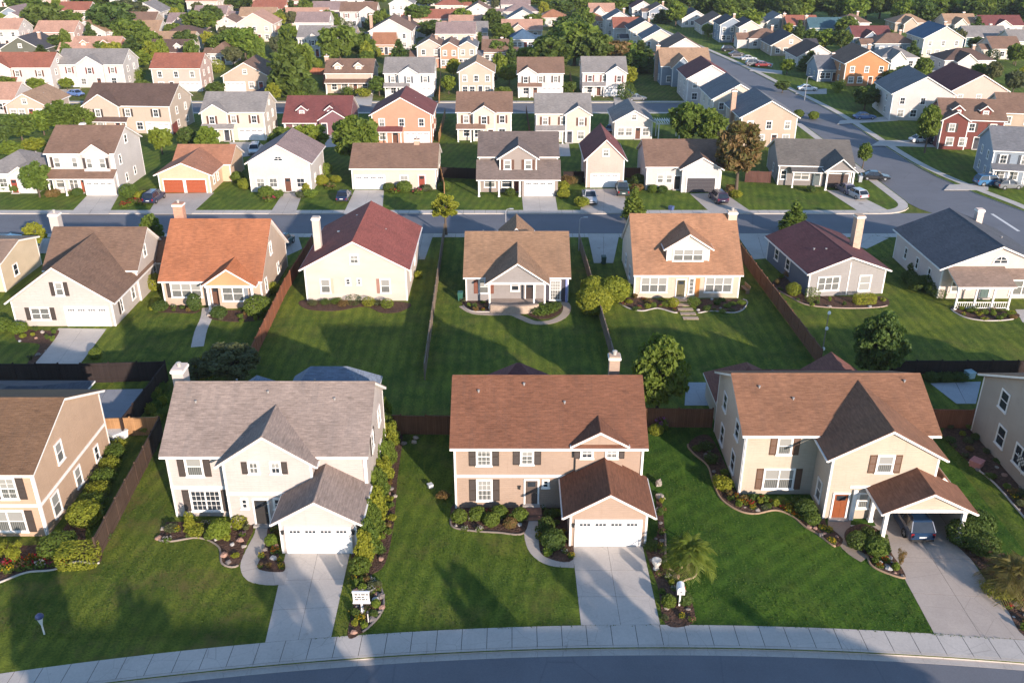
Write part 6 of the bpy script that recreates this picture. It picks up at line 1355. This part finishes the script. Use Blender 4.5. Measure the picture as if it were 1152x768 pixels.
ps('ball', 1082, 611, 2.4, 2.0, G_DARK, w3c, leafm=.1); ps('ball', 1098, 600, 2.4, 2.0, G_DARK, w3c, leafm=.1); ps('ball', 1105, 622, 2.2, 1.7, G_DARK, w3c, leafm=.1); ps('loose', 1118, 668, 1.8, 1.2, G_YEL, w3c, leafm=.09); ps('loose', 1135, 672, 1.5, 1.1, G_YEL, w3c)
fill(PP((1130, 678), (1152, 712), (1185, 715), (1165, 670)), 16, w3c, 16, ('rk', 'sh', 'rk', 'fl'), ('red', 'peach'), mind=.45, smax=.5)
palm(P(1135, 662).x, P(1135, 662).y, 3, 4.6, 'shaggy palm with dry fronds at the right edge', ((.10, .09, .03), (.22, .19, .06)), 42, 5, 1.3)
# taupe house side bed
B = bed([(1060, 488), (1075, 478), (1092, 484), (1152, 548), (1180, 580), (1170, 600), (1120, 545), (1090, 520)], edge=(5, 7)); w4 = 'in the taupe house side bed'; fill(B, 26, w4, 17, ('sh', 'rk', 'sh'), mind=.8, smax=1.1); fill(PP((1128, 548), (1165, 590), (1175, 580), (1140, 545)), 10, w4, 18, ('fl', 'sh'), ('yellow', 'orange'), mind=.5)
# small bed by the fence between off-white and tan houses, and behind tan house
fill(PP((430, 492), (470, 492), (470, 500), (430, 500)), 8, 'below the brown fence by the off-white house', 19, ('rk', 'rk', 'sh'), mind=.6)
p = P(738, 488); shrub('ball', p.x, p.y, 1.3, 1.0, G_YEL, label='small round bush at the fence right of the tan house'); flowers('mauve', p.x+.6, p.y+.8, 1.2, 1.2, 'at the fence right of the tan house')
ps('loose', 498, 560, 1.1, .8, G_AUT, label='reddish bush at the tan house left corner')
# second row
drive([tuple(P(66, 369)[:2]), tuple(P(120, 370)[:2]), tuple(P(86, 415)[:2]), tuple(P(36, 414)[:2])], 2, 3)
B = bed([(20, 372), (55, 372), (66, 375), (36, 412), (30, 410), (45, 388), (20, 384)]); fill(B, 14, 'before the white gabled garage house', 20, ('rk', 'sh', 'sh', 'rk'), mind=.9); ps('ball', 4, 372, 2.0, 1.6, G_MID, 'left of the white gabled garage house'); ps('ball', 22, 374, 1.9, 1.3, G_BRT, 'left of the white gabled garage house'); ps('ball', 108, 403, 1.3, 1.2, G_MID, label='round bush beside the driveway above the near-black fence')
ps('ball', 176, 326, 2.2, 2.2, G_YEL, 'beside the orange-roofed house left wall', leafm=.1)
B = bed([(172, 350), (200, 352), (220, 352), (222, 346), (178, 341)]); fill(B, 10, 'before the orange-roofed house', 21, ('sh', 'sh', 'fl'), ('white', 'peach'), mind=.8); ps('ball', 220, 349, 1.6, 2.2, G_DARK, 'at the orange-roofed house porch'); ps('ball', 181, 349, 1.8, 1.2, G_DARK, 'before the orange-roofed house')
B = bed([(236, 358), (262, 362), (290, 360), (284, 350), (240, 350)]); fill(B, 10, 'right of the orange-roofed house porch', 22, ('sh', 'rk', 'sh'), mind=.8); ps('ball', 247, 357, 1.8, 1.4, G_DARK, 'at the orange-roofed house porch'); ps('ball', 291, 354, 3.0, 2.4, G_MID, label='very large round bush between the orange-roofed house and reddish fence', leafm=.11); ps('loose', 306, 330, 2.0, 2.0, G_YEL, 'beside the orange-roofed house right wall')
path([(234, 346), (232, 358), (226, 372), (222, 390)], 1.3, mat=CONC)
B = bed([(343, 347), (375, 350), (410, 345), (430, 352), (452, 350), (455, 340), (346, 337)]); 
for x, y, k, q in ((352, 343, 'loose', G_OLV), (366, 342, 'loose', G_DARK), (378, 341, 'loose', G_MID), (398, 341, 'box', G_DARK), (415, 344, 'ball', G_YEL), (424, 343, 'loose', G_OLV), (436, 346, 'ball', G_BRT), (386, 344, 'loose', G_AUT)): ps(k, x, y, 1.5, .9 if k != 'ball' else 1.2, q, 'along the crimson-roofed house wall')
p = P(471, 312); shrub('loose', p.x, p.y, 1.3, 1.1, G_YEL, label='potted yellow-green bush right of the crimson-roofed house')
B = bed([(521, 344), (530, 350), (545, 351), (562, 350), (562, 341), (524, 337)], edge=(0, 3)); fill(B, 12, 'left of the grey cottage porch', 23, ('sh', 'fl', 'sh'), ('orange', 'peach'), mind=.6, smax=.9)
B = bed([(590, 346), (594, 354), (606, 359), (622, 357), (632, 350), (630, 342), (600, 343)], edge=None); ps('loose', 612, 352, 3.2, 1.3, G_MID, label='wide spreading shrub right of the grey cottage porch', leafm=.1); ps('loose', 626, 347, 1.5, 1.1, G_DARK, 'right of the grey cottage porch')
path([(520, 344), (532, 351), (552, 353), (575, 353), (588, 358), (602, 363), (620, 362), (634, 355), (638, 345), (632, 338)], .9, mat=m_concrete((.42, .33, .25)))
for x, y, s in ((668, 352, 4.0), (690, 338, 3.6), (668, 334, 3.2)): ps('ball', x, y, s, s*.85, G_YEL, 'between the grey cottage and cream cape house', leafm=.12, n=1800)
ps('ball', 703, 333, 2.0, 1.8, G_DARK, 'at the cream cape house left corner')
B = bed([(693, 337), (705, 346), (722, 350), (740, 347), (762, 352), (764, 340), (714, 335)], edge=(0, 4), edge_col=CURB); fill(B, 14, 'before the cream cape house left window', 24, ('sh', 'fl', 'sh'), ('rose pink', 'peach', 'red'), mind=.7, smax=1.1); ps('ball', 757, 345, 1.3, 1.2, G_YEL, 'at the cream cape house steps')
B = bed([(784, 345), (785, 352), (800, 350), (826, 352), (838, 346), (836, 337), (786, 337)], edge=(1, 5), edge_col=CURB); fill(B, 16, 'before the cream cape house right window', 25, ('sh', 'sh', 'fl', 'rk'), ('peach', 'mauve'), mind=.7, smax=1.1); ps('ball', 780, 344, 1.5, 1.2, G_MID, 'at the cream cape house steps')
for i, (y, x) in enumerate(((338, 767), (343, 769), (348, 771), (353, 774), (358, 777))):
    p = P(x, y); b = MB(); b.box(-.85, -.35, -.05, .85, .35, .06, m_concrete((.40, .30, .22))); o = b.build('stepping_slab', None, (p.x, p.y, 0)); tag(o, 'pale stepping slab on the cream cape house path', 'slab', 'stepping slabs of the cape house')
B = bed([(868, 320), (890, 335), (912, 344), (960, 347), (998, 344), (994, 334), (960, 334), (908, 330), (884, 312)], edge=(0, 4), edge_col=m_concrete((.36, .26, .2))); ps('box', 972, 341, 2.6, 1.1, G_YEL, d=1.3, rz=.1, label='low yellow-green box hedge under the maroon-roofed house window'); ps('box', 913, 338, 1.5, 1.5, G_MID, d=1.3, rz=.1, label='square green hedge at the maroon-roofed house corner'); ps('ball', 892, 332, 1.7, 1.7, G_YEL, 'left of the maroon-roofed house'); fill(B, 16, 'along the maroon-roofed house', 26, ('sh', 'rk', 'sh'), mind=.9); ps('loose', 890, 313, 1.8, 1.8, G_AUT, 'left of the maroon-roofed house')
for x, y, s in ((1022, 318, 1.9), (1030, 326, 2.2), (1040, 326, 2.2), (1048, 331, 1.8), (1030, 308, 2.0), (1042, 312, 2.0), (1056, 336, 1.5)): ps('ball', x, y, s, s*.9, G_DARK, 'along the slate-roofed white house wall')
B = bed([(1070, 348), (1085, 357), (1110, 361), (1140, 359), (1142, 352), (1078, 345)], edge=(0, 3)); fill(B, 16, 'before the slate-roofed house porch', 27, ('sh', 'sh', 'fl'), ('yellow', 'peach'), mind=.6, smax=1.0)
drive([tuple(P(1142, 348)[:2]), tuple(P(1185, 348)[:2]), tuple(P(1200, 385)[:2]), tuple(P(1150, 362)[:2])], 1, 2)
drive([tuple(P(1076, 454)[:2]), tuple(P(1098, 454)[:2]), tuple(P(1104, 429)[:2]), tuple(P(1046, 431)[:2])], 2, 1, m_concrete((.36, .37, .38)), .012, 'patio')
drive([tuple(P(0, 492)[:2]), tuple(P(135, 488)[:2]), tuple(P(180, 437)[:2]), tuple(P(0, 440)[:2])], 3, 2, m_concrete((.30, .30, .31)), .012, 'patio'); drive([tuple(P(770, 456)[:2]), tuple(P(802, 456)[:2]), tuple(P(800, 430)[:2]), tuple(P(772, 430)[:2])], 1, 2, m_concrete((.34, .35, .36)), .012, 'patio')
for i in range(9): ps('loose', 183-6*(i % 3), 440+5*i, 1.1, 1.3, G_YEL if i % 2 else G_MID, 'along the dark side fence by the off-white chimney')
ps('ball', 165, 486, 1.3, 1.2, G_BRT, label='bright round bush behind the sunlit tan fence')
for x in (1048, 1062, 1079): ps('loose', x, 428, 1.6, 1.2, G_DARK, 'before the long near-black fence')
# near driveways
drive([(-15.85, 51.3), (-11.35, 51.3), (-11.2, fy(-11.2)+.02), (-15.2, fy(-15.2)+.02)], 2, 3); drive([(4.25, 52.1), (9.25, 52.1), (9.35, fy(9.3)+.02), (4.35, fy(4.35)+.02)], 2, 3); drive([(26.7, 58.3), (31.8, 58.3), (31.9, fy(31.7)+.02), (26.3, fy(26.3)+.02)], 2, 4, m_concrete((.42, .355, .30)))
# drives of the second and third rows to the middle street
for q in (((462, 292), (478, 292), (488, 263), (464, 263)), ((668, 296), (690, 296), (697, 263), (661, 263)), ((848, 292), (872, 290), (876, 263), (828, 263)), ((955, 275), (975, 280), (1000, 268), (962, 263)), ((112, 272), (140, 275), (150, 263), (118, 263)), ((20, 285), (60, 285), (75, 268), (30, 268)), ((318, 290), (340, 280), (335, 264), (312, 264)),
          ((99, 219), (134, 219), (122, 241), (78, 241)), ((180, 218), (241, 217), (215, 241), (166, 241)), ((318, 218), (341, 216), (332, 241), (303, 241)), ((399, 214), (432, 214), (430, 241), (386, 241)), ((587, 220), (624, 217), (628, 240), (589, 240)), ((658, 213), (702, 212), (706, 240), (652, 240)), ((776, 218), (814, 217), (848, 240), (800, 240)), ((929, 214), (956, 215), (998, 236), (966, 238))):
    drive([tuple(P(*c)[:2]) for c in q], 2, 2, CONC if q[0][0] % 2 else CONC2, .024)
for q in (((1060, 158), (990, 158), (980, 164), (1060, 166)), ((1112, 206), (1068, 208), (1062, 214), (1112, 214)), ((1010, 130), (945, 136), (942, 140), (1010, 136)), ((930, 100), (896, 102), (895, 106), (930, 106)), ((258, 160), (290, 160), (312, 172), (262, 178)), ((365, 152), (395, 152), (400, 164), (366, 166)), ((446, 163), (480, 163), (484, 178), (448, 178)), ((610, 162), (640, 162), (642, 176), (612, 176)), ((690, 110), (706, 110), (712, 120), (692, 120)), ((618, 110), (634, 110), (638, 119), (622, 119)), ((464, 110), (486, 110), (488, 119), (464, 119)), ((402, 106), (420, 106), (418, 119), (392, 119)),
          ((870, 72), (826, 60), (822, 64), (868, 76)), ((880, 80), (846, 76), (843, 80), (880, 84)), ((1080, 82), (1020, 72), (1014, 76), (1070, 86)), ((262, 104), (284, 104), (290, 119), (258, 119)), ((92, 100), (60, 101), (30, 119), (66, 119))):
    drive([tuple(P(*c)[:2]) for c in q], 1, 2, CONC, .024)
# third row gardens: shrubs along the fronts, from their own list
for x, y, s, k, q in ((146, 222, 2.9, 'ball', G_MID), (8, 214, 2.2, 'ball', G_DARK), (20, 216, 2.2, 'ball', G_MID), (88, 220, 1.6, 'ball', G_DARK), (60, 222, 2.2, 'loose', G_AUT), (160, 224, 2.2, 'loose', G_YEL), (268, 204, 2.2, 'ball', G_MID), (276, 212, 2.2, 'ball', G_YEL), (300, 222, 2.4, 'ball', G_MID), (313, 222, 1.8, 'loose', G_MID), (345, 216, 1.8, 'upright', G_YEL), (350, 222, 2.2, 'loose', G_BRT), (338, 222, 1.6, 'loose', G_OLV), (366, 196, 2.6, 'ball', G_BRT), (362, 208, 2.2, 'ball', G_YEL), (378, 205, 2, 'loose', G_YEL),
                      (455, 216, 2.4, 'ball', G_MID), (438, 215, 1.8, 'ball', G_DARK), (480, 215, 1.8, 'loose', G_OLV), (500, 214, 2, 'ball', G_MID), (632, 214, 2.4, 'loose', G_YEL), (640, 208, 2.6, 'loose', G_AUT), (634, 222, 2.2, 'loose', G_YEL), (648, 206, 2, 'loose', G_OLV), (655, 232, 2.4, 'loose', G_YEL), (574, 220, 1.6, 'ball', G_DARK), (734, 216, 1.6, 'ball', G_MID), (745, 217, 1.6, 'ball', G_DARK), (718, 208, 2.4, 'ball', G_DARK), (716, 216, 2.2, 'loose', G_AUT), (822, 215, 1.8, 'loose', G_AUT), (828, 222, 2, 'loose', G_YEL), (880, 206, 1.8, 'box', G_BRT), (912, 216, 1.6, 'loose', G_DARK), (915, 134, 2.2, 'ball', G_BRT), (898, 132, 2.2, 'ball', G_MID)):
    ps(k, x, y, s, s*.8, q, leafm=.13)
for x, y, c in ((84, 218, 'rose pink'), (152, 228, 'red'), (160, 229, 'peach'), (142, 232, 'red'), (303, 226, 'rose pink'), (372, 212, 'peach'), (820, 220, 'peach'), (445, 217, 'red'), (470, 217, 'rose pink')):
    p = P(x, y); ref, rel = nearest_house(p.x, p.y); flowers(c, p.x, p.y, 1.9, .8, f"{rel} {ref}")
# ------------------------------------------------------------------ trees
def T(kind, px, py, wpx, hpx, label=None, **k):
    """tree standing at pixel base, sized from its height and width in the photograph"""
    p = P(px, py); s = (py+108)*.022; wd = wpx/s; th = math.atan((py-384)/FPX)+PITCH
    h_ = hpx/s/math.cos(th)*.93
    tree(kind, p.x, p.y, max(2.0, h_), wd, label, **k)
T('round', 738, 470, 76, 104, 'sunlit round tree behind the tan house chimney', n=5200, leaf=.24, seeds=1); T('dark', 982, 432, 70, 92, 'large dark backyard tree behind the cream house carport roof', n=5600, leaf=.24, seeds=2)
T('olive', 262, 432, 70, 54, 'grey-green spreading tree behind the off-white house', n=4200, leaf=.24, seeds=1); T('olive', 222, 434, 40, 36, 'low grey-green bush tree beside the off-white chimney', n=3000, leaf=.26, seeds=2)
for x, y in ((243, 398), (238, 404), (266, 396), (228, 408)):
    p = P(x, y+24); shrub('vase', p.x, p.y, 1.7, 2.6, G_YEL, 'among the grey-green trees behind off-white house', leafm=.12)
T('young', 502, 264, 40, 50, 'slender yellow-green street tree behind the crimson-roofed house', n=1700, leaf=.32, seeds=1); T('cone', 892, 262, 36, 36, 'compact cone tree behind the maroon-roofed house', n=2400, leaf=.33, seeds=1); T('cone', 713, 248, 30, 38, 'bright compact tree behind the cream cape house', n=2000, leaf=.33)
T('yellow', 42, 280, 30, 34, 'yellow bushy tree beside the teal car', n=1600, leaf=.34); T('round', 174, 282, 30, 48, 'green tree at the orange-roofed house chimney', n=1900, leaf=.33)
T('round', 45, 222, 36, 46, 'young round tree before the white pent-roofed house', n=2000, leaf=.36); T('autumn', 828, 216, 62, 82, 'rusty autumn tree right of the half-open garage house', n=3000, leaf=.36, seeds=1)
T('round', 403, 190, 64, 70, n=3000, leaf=.4); T('round', 322, 180, 40, 42, n=2200, leaf=.4); T('bright', 350, 178, 46, 44, n=2200, leaf=.4); T('bright', 236, 176, 32, 38, n=1900, leaf=.4); T('bright', 183, 174, 28, 36, n=1900, leaf=.4); T('dark', 212, 168, 24, 30); T('round', 100, 150, 34, 36)
T('round', 771, 165, 44, 58, n=2400, leaf=.42); T('round', 796, 168, 42, 52, n=2400, leaf=.42); T('oval', 970, 190, 18, 32, 'small slim tree at the charcoal corner house', n=1300); T('oval', 1040, 172, 28, 58, 'slim tree on the lawn before the white slate-roofed house', n=2000, leaf=.4)
for a in (('dark', 8, 165, 34, 42), ('round', 26, 160, 40, 36), ('bright', 50, 152, 30, 32), ('round', 70, 150, 40, 40), ('dark', 88, 142, 30, 30), ('olive', 120, 160, 30, 20), ('bright', 14, 178, 30, 22), ('yellow', 40, 172, 30, 20),
          ('cypress', 328, 110, 34, 78), ('oval', 338, 100, 34, 62), ('round', 305, 64, 0, 0), ('bright', 277, 68, 42, 46), ('round', 383, 72, 46, 52), ('round', 412, 70, 26, 36), ('dark', 350, 112, 22, 30), ('yellow', 308, 116, 20, 26),
          ('bright', 505, 106, 18, 26), ('round', 427, 108, 26, 26), ('cypress', 575, 82, 12, 40), ('round', 560, 68, 34, 30), ('cypress', 540, 64, 12, 28), ('dark', 620, 84, 54, 52), ('round', 646, 74, 60, 60), ('dark', 668, 78, 44, 50), ('round', 612, 68, 30, 34), ('bright', 594, 74, 34, 26), ('autumn', 690, 76, 40, 34), ('round', 714, 84, 30, 34), ('yellow', 706, 98, 26, 28),
          ('dark', 56, 46, 46, 52), ('round', 80, 40, 34, 34), ('dark', 130, 44, 50, 50), ('round', 150, 58, 40, 44), ('olive', 146, 30, 44, 36), ('round', 170, 62, 30, 34), ('bright', 154, 78, 36, 24), ('bright', 0, 48, 26, 30), ('round', 226, 40, 40, 34), ('dark', 210, 60, 30, 30), ('round', 248, 64, 30, 30), ('bright', 325, 50, 26, 26), ('olive', 320, 60, 30, 26),
          ('round', 430, 42, 26, 36), ('round', 470, 30, 30, 30), ('dark', 492, 48, 46, 30), ('bright', 520, 34, 26, 30), ('dark', 554, 40, 28, 34), ('round', 566, 50, 30, 30), ('round', 600, 40, 30, 30), ('dark', 640, 52, 50, 40), ('round', 655, 40, 30, 36), ('dark', 630, 20, 34, 24), ('round', 688, 18, 40, 24), ('dark', 702, 12, 34, 22), ('round', 650, 16, 34, 26), ('bright', 760, 30, 26, 32), ('round', 750, 14, 34, 22),
          ('dark', 775, 12, 36, 26), ('bright', 842, 36, 34, 30), ('dark', 866, 26, 24, 22), ('bright', 928, 56, 26, 28), ('dark', 946, 58, 24, 30), ('round', 950, 44, 30, 30), ('dark', 1004, 98, 30, 24), ('round', 1024, 98, 36, 24), ('dark', 972, 124, 34, 32), ('round', 990, 118, 30, 24), ('round', 1142, 74, 24, 30), ('dark', 1100, 60, 30, 22), ('round', 1078, 48, 24, 20), ('bright', 885, 84, 20, 22), ('bright', 797, 42, 18, 18), ('round', 1140, 122, 26, 18), ('dark', 880, 104, 18, 16),
          ('round', 30, 20, 40, 30), ('dark', 110, 14, 50, 30), ('round', 200, 16, 40, 26), ('dark', 270, 14, 40, 24), ('round', 310, 8, 40, 24), ('dark', 360, 10, 40, 26), ('round', 420, 8, 40, 26), ('dark', 480, 10, 36, 24), ('round', 530, 12, 40, 24), ('dark', 570, 8, 40, 22), ('round', 610, 12, 36, 24), ('bright', 160, 10, 36, 24), ('dark', 240, 30, 30, 28), ('round', 372, 34, 26, 26), ('dark', 392, 52, 22, 26), ('round', 118, 66, 26, 24), ('dark', 66, 62, 30, 26), ('olive', 142, 96, 0, 0), ('round', 162, 108, 22, 22), ('bright', 42, 104, 20, 20), ('round', 8, 106, 30, 24), ('bright', 76, 102, 18, 18), ('dark', 244, 110, 22, 22), ('round', 430, 96, 16, 18), ('dark', 640, 108, 18, 20), ('round', 566, 112, 18, 18)):
    if a[3] > 0: T(a[0], a[1], a[2], a[3]*1.05, a[4]*(.94 if a[2] < 118 else 1), n=1300, leaf=.5)
# lines of single trees where the far wood meets the houses, then the wood itself as one mass
for i in range(26):
    T(('dark', 'round', 'dark', 'bright')[i % 4], 800+14.5*i+rnd.uniform(-5, 5), 20+3*math.sin(i*1.3)+(8 if i > 14 else 4), 34+rnd.uniform(-6, 10), 34+rnd.uniform(-4, 8), n=1300, leaf=.55, group='trees along the wood edge', label=f"{('dense dark', 'broad green', 'dense dark', 'bright leafy')[i % 4]} tree along the edge of the far wood")
rs = np.random.RandomState(5); bl = []
for i in range(560):
    x = rs.uniform(-420, 520); y = rs.uniform(440, 760); 
    if x < 40 and y < 470: y += 40
    s = rs.uniform(4.5, 8); bl.append(((x, y, rs.uniform(4, 9)), (s, s, s*rs.uniform(.8, 1.3))))
Pt, Nn = blob_pts(bl, 90000, rs, shell=.4); Pt[:, 2] = np.maximum(Pt[:, 2], .2)
o = link('wood', leafmesh('wood', Pt, Nn, 1.15, m_leaf((.022, .042, .012), (.06, .085, .02), 0), rs)); o['kind'] = 'stuff'; tag(o, 'distant dark wood behind the last houses', 'wood')
def on_road(p):
    lx = np.interp(p.y, [q[1] for q in ROAD_L], [q[0] for q in ROAD_L]); rx = np.interp(p.y, [q[1] for q in ROAD_R], [q[0] for q in ROAD_R])
    return lx-4.5 < p.x < rx+4.5
# scattered understorey between the far houses
k = 0
for i in range(150):
    px = rnd.uniform(0, 1150); py = rnd.uniform(16, 128)
    p = P(px, py)
    if on_road(p): continue
    if any(abs(p.x-h[0]) < 7.5 and -3 < p.y-h[1] < 14 for h in HOUSES): continue
    if 118 < p.y < 131 or 198 < p.y < 214: continue
    s = rnd.uniform(2.2, 4.5); shrub(rnd.choice(['loose', 'ball', 'loose']), p.x, p.y, s, s*rnd.uniform(.7, 1.1), rnd.choice([G_MID, G_DARK, G_YEL, G_BRT, G_OLV]), leafm=.2, n=500, group='bushes among the far houses')
k = 0
while k < 110:
    px = rnd.uniform(0, 1150) if k < 60 else rnd.uniform(0, 430); py = rnd.uniform(10, 120) if k < 60 else rnd.uniform(8, 80)
    p = P(px, py)
    if on_road(p): continue
    if any(abs(p.x-h[0]) < 7.5 and -3.5 < p.y-h[1] < 13 for h in HOUSES) or 117 < p.y < 132 or 196 < p.y < 216: continue
    tree(rnd.choice(['bright', 'yellow', 'round', 'oval', 'olive', 'cypress']), p.x, p.y, rnd.uniform(4.5, 8), rnd.uniform(3.5, 6.5), n=1000, leaf=.5); k += 1
# rough grass tufts standing in the lawns (countless: one object)
def in_poly(X, Y, poly):
    c = np.zeros(len(X), bool); n = len(poly)
    for i in range(n):
        (ax, ay), (bx, by) = poly[i][:2], poly[(i+1) % n][:2]
        if ay == by: continue
        k_ = ((ay > Y) != (by > Y)) & (X < (bx-ax)*(Y-ay)/(by-ay)+ax); c ^= k_
    return c
rs = np.random.RandomState(21); X = rs.uniform(-48, 62, 260000); Y = 43+76*rs.random(260000)**1.3
dens = np.sin(X*.7+2*np.sin(Y*.31))*.5+np.sin(Y*.9+X*.23)*.5; keep = rs.random(len(X)) < .55+.4*dens
keep &= Y > 44.1-(X-9)**2/380
for q in EXCL: keep &= ~in_poly(X, Y, q)
for x0, x1, y0, y1 in ((-48, -33, 53, 65), (-25, -10.4, 54.4, 71), (-16.2, -10.6, 51, 56), (-4.4, 9.8, 56.3, 71.5), (4, 9.5, 51.9, 57), (17.3, 31.5, 58.2, 74), (22.8, 32.2, 52.4, 59), (39.4, 56, 55.4, 68), (-54, -42, 89, 105), (-39.5, -27.9, 93.5, 108), (-23.5, -11.8, 96.2, 111.2), (-5.4, 6.6, 93, 113), (13.8, 26.3, 97, 110), (33, 44, 97, 112), (48.5, 61.5, 93.5, 111), (-47, -38, 66.5, 73), (63, 80, 40, 140)): keep &= ~((X > x0) & (X < x1) & (Y > y0) & (Y < y1))
X = X[keep]; Y = Y[keep]; Pg = np.stack([X, Y, .02+.05*rs.random(len(X))], 1); Ng = rs.normal(size=(len(X), 3))*np.array([.9, .9, .35])+np.array([0, 0, .5])
gm = m_leaf((.045, .088, .012), (.105, .160, .024), 0.0)
o = link('grass', leafmesh('grass', Pg, Ng, .05, gm, rs, .5)); o['kind'] = 'stuff'; tag(o, 'short tufted grass growing on the lawns', 'grass')
# houses and trees across the front street: out of view, their long shadows are not
shouse(0, 0, 0, 2, 'x', 'cream', 'brown', 'nG', at=(-27, 10), w=16, d=10, label='two-storey cream house across the front street, left of viewer', ref='the house across the street')
shouse(0, 1, 0, 2, 'x', 'beige', 'grey', 'nG', at=(-6, 12), w=16, d=10, label='two-storey beige house across the front street, under the viewer', ref='the house across the street')
shouse(0, 2, 0, 2, 'x', 'white', 'red', 'nG', at=(14, 12), w=15, d=10, label='two-storey white house across the front street, right of viewer', ref='the house across the street')
shouse(0, 3, 0, 2, 'x', 'tan', 'brown', 'nG', at=(28.5, 12), w=12.5, d=10, label='two-storey tan house across the front street, far right of viewer', ref='the house across the street')
for x, y, h_, wd, lab in ((-20, 27.5, 8.5, 4.6, 'first'), (-13, 26, 7.5, 4.5, 'second'), (-4, 28.5, 8, 4.2, 'third'), (7, 30, 7, 4, 'fourth'), (15.5, 30, 8, 4.5, 'fifth')): tree('young', x, y, h_, wd, f"slender tree across the front street, {lab} from left", n=900, leaf=.32)
finish_labels()
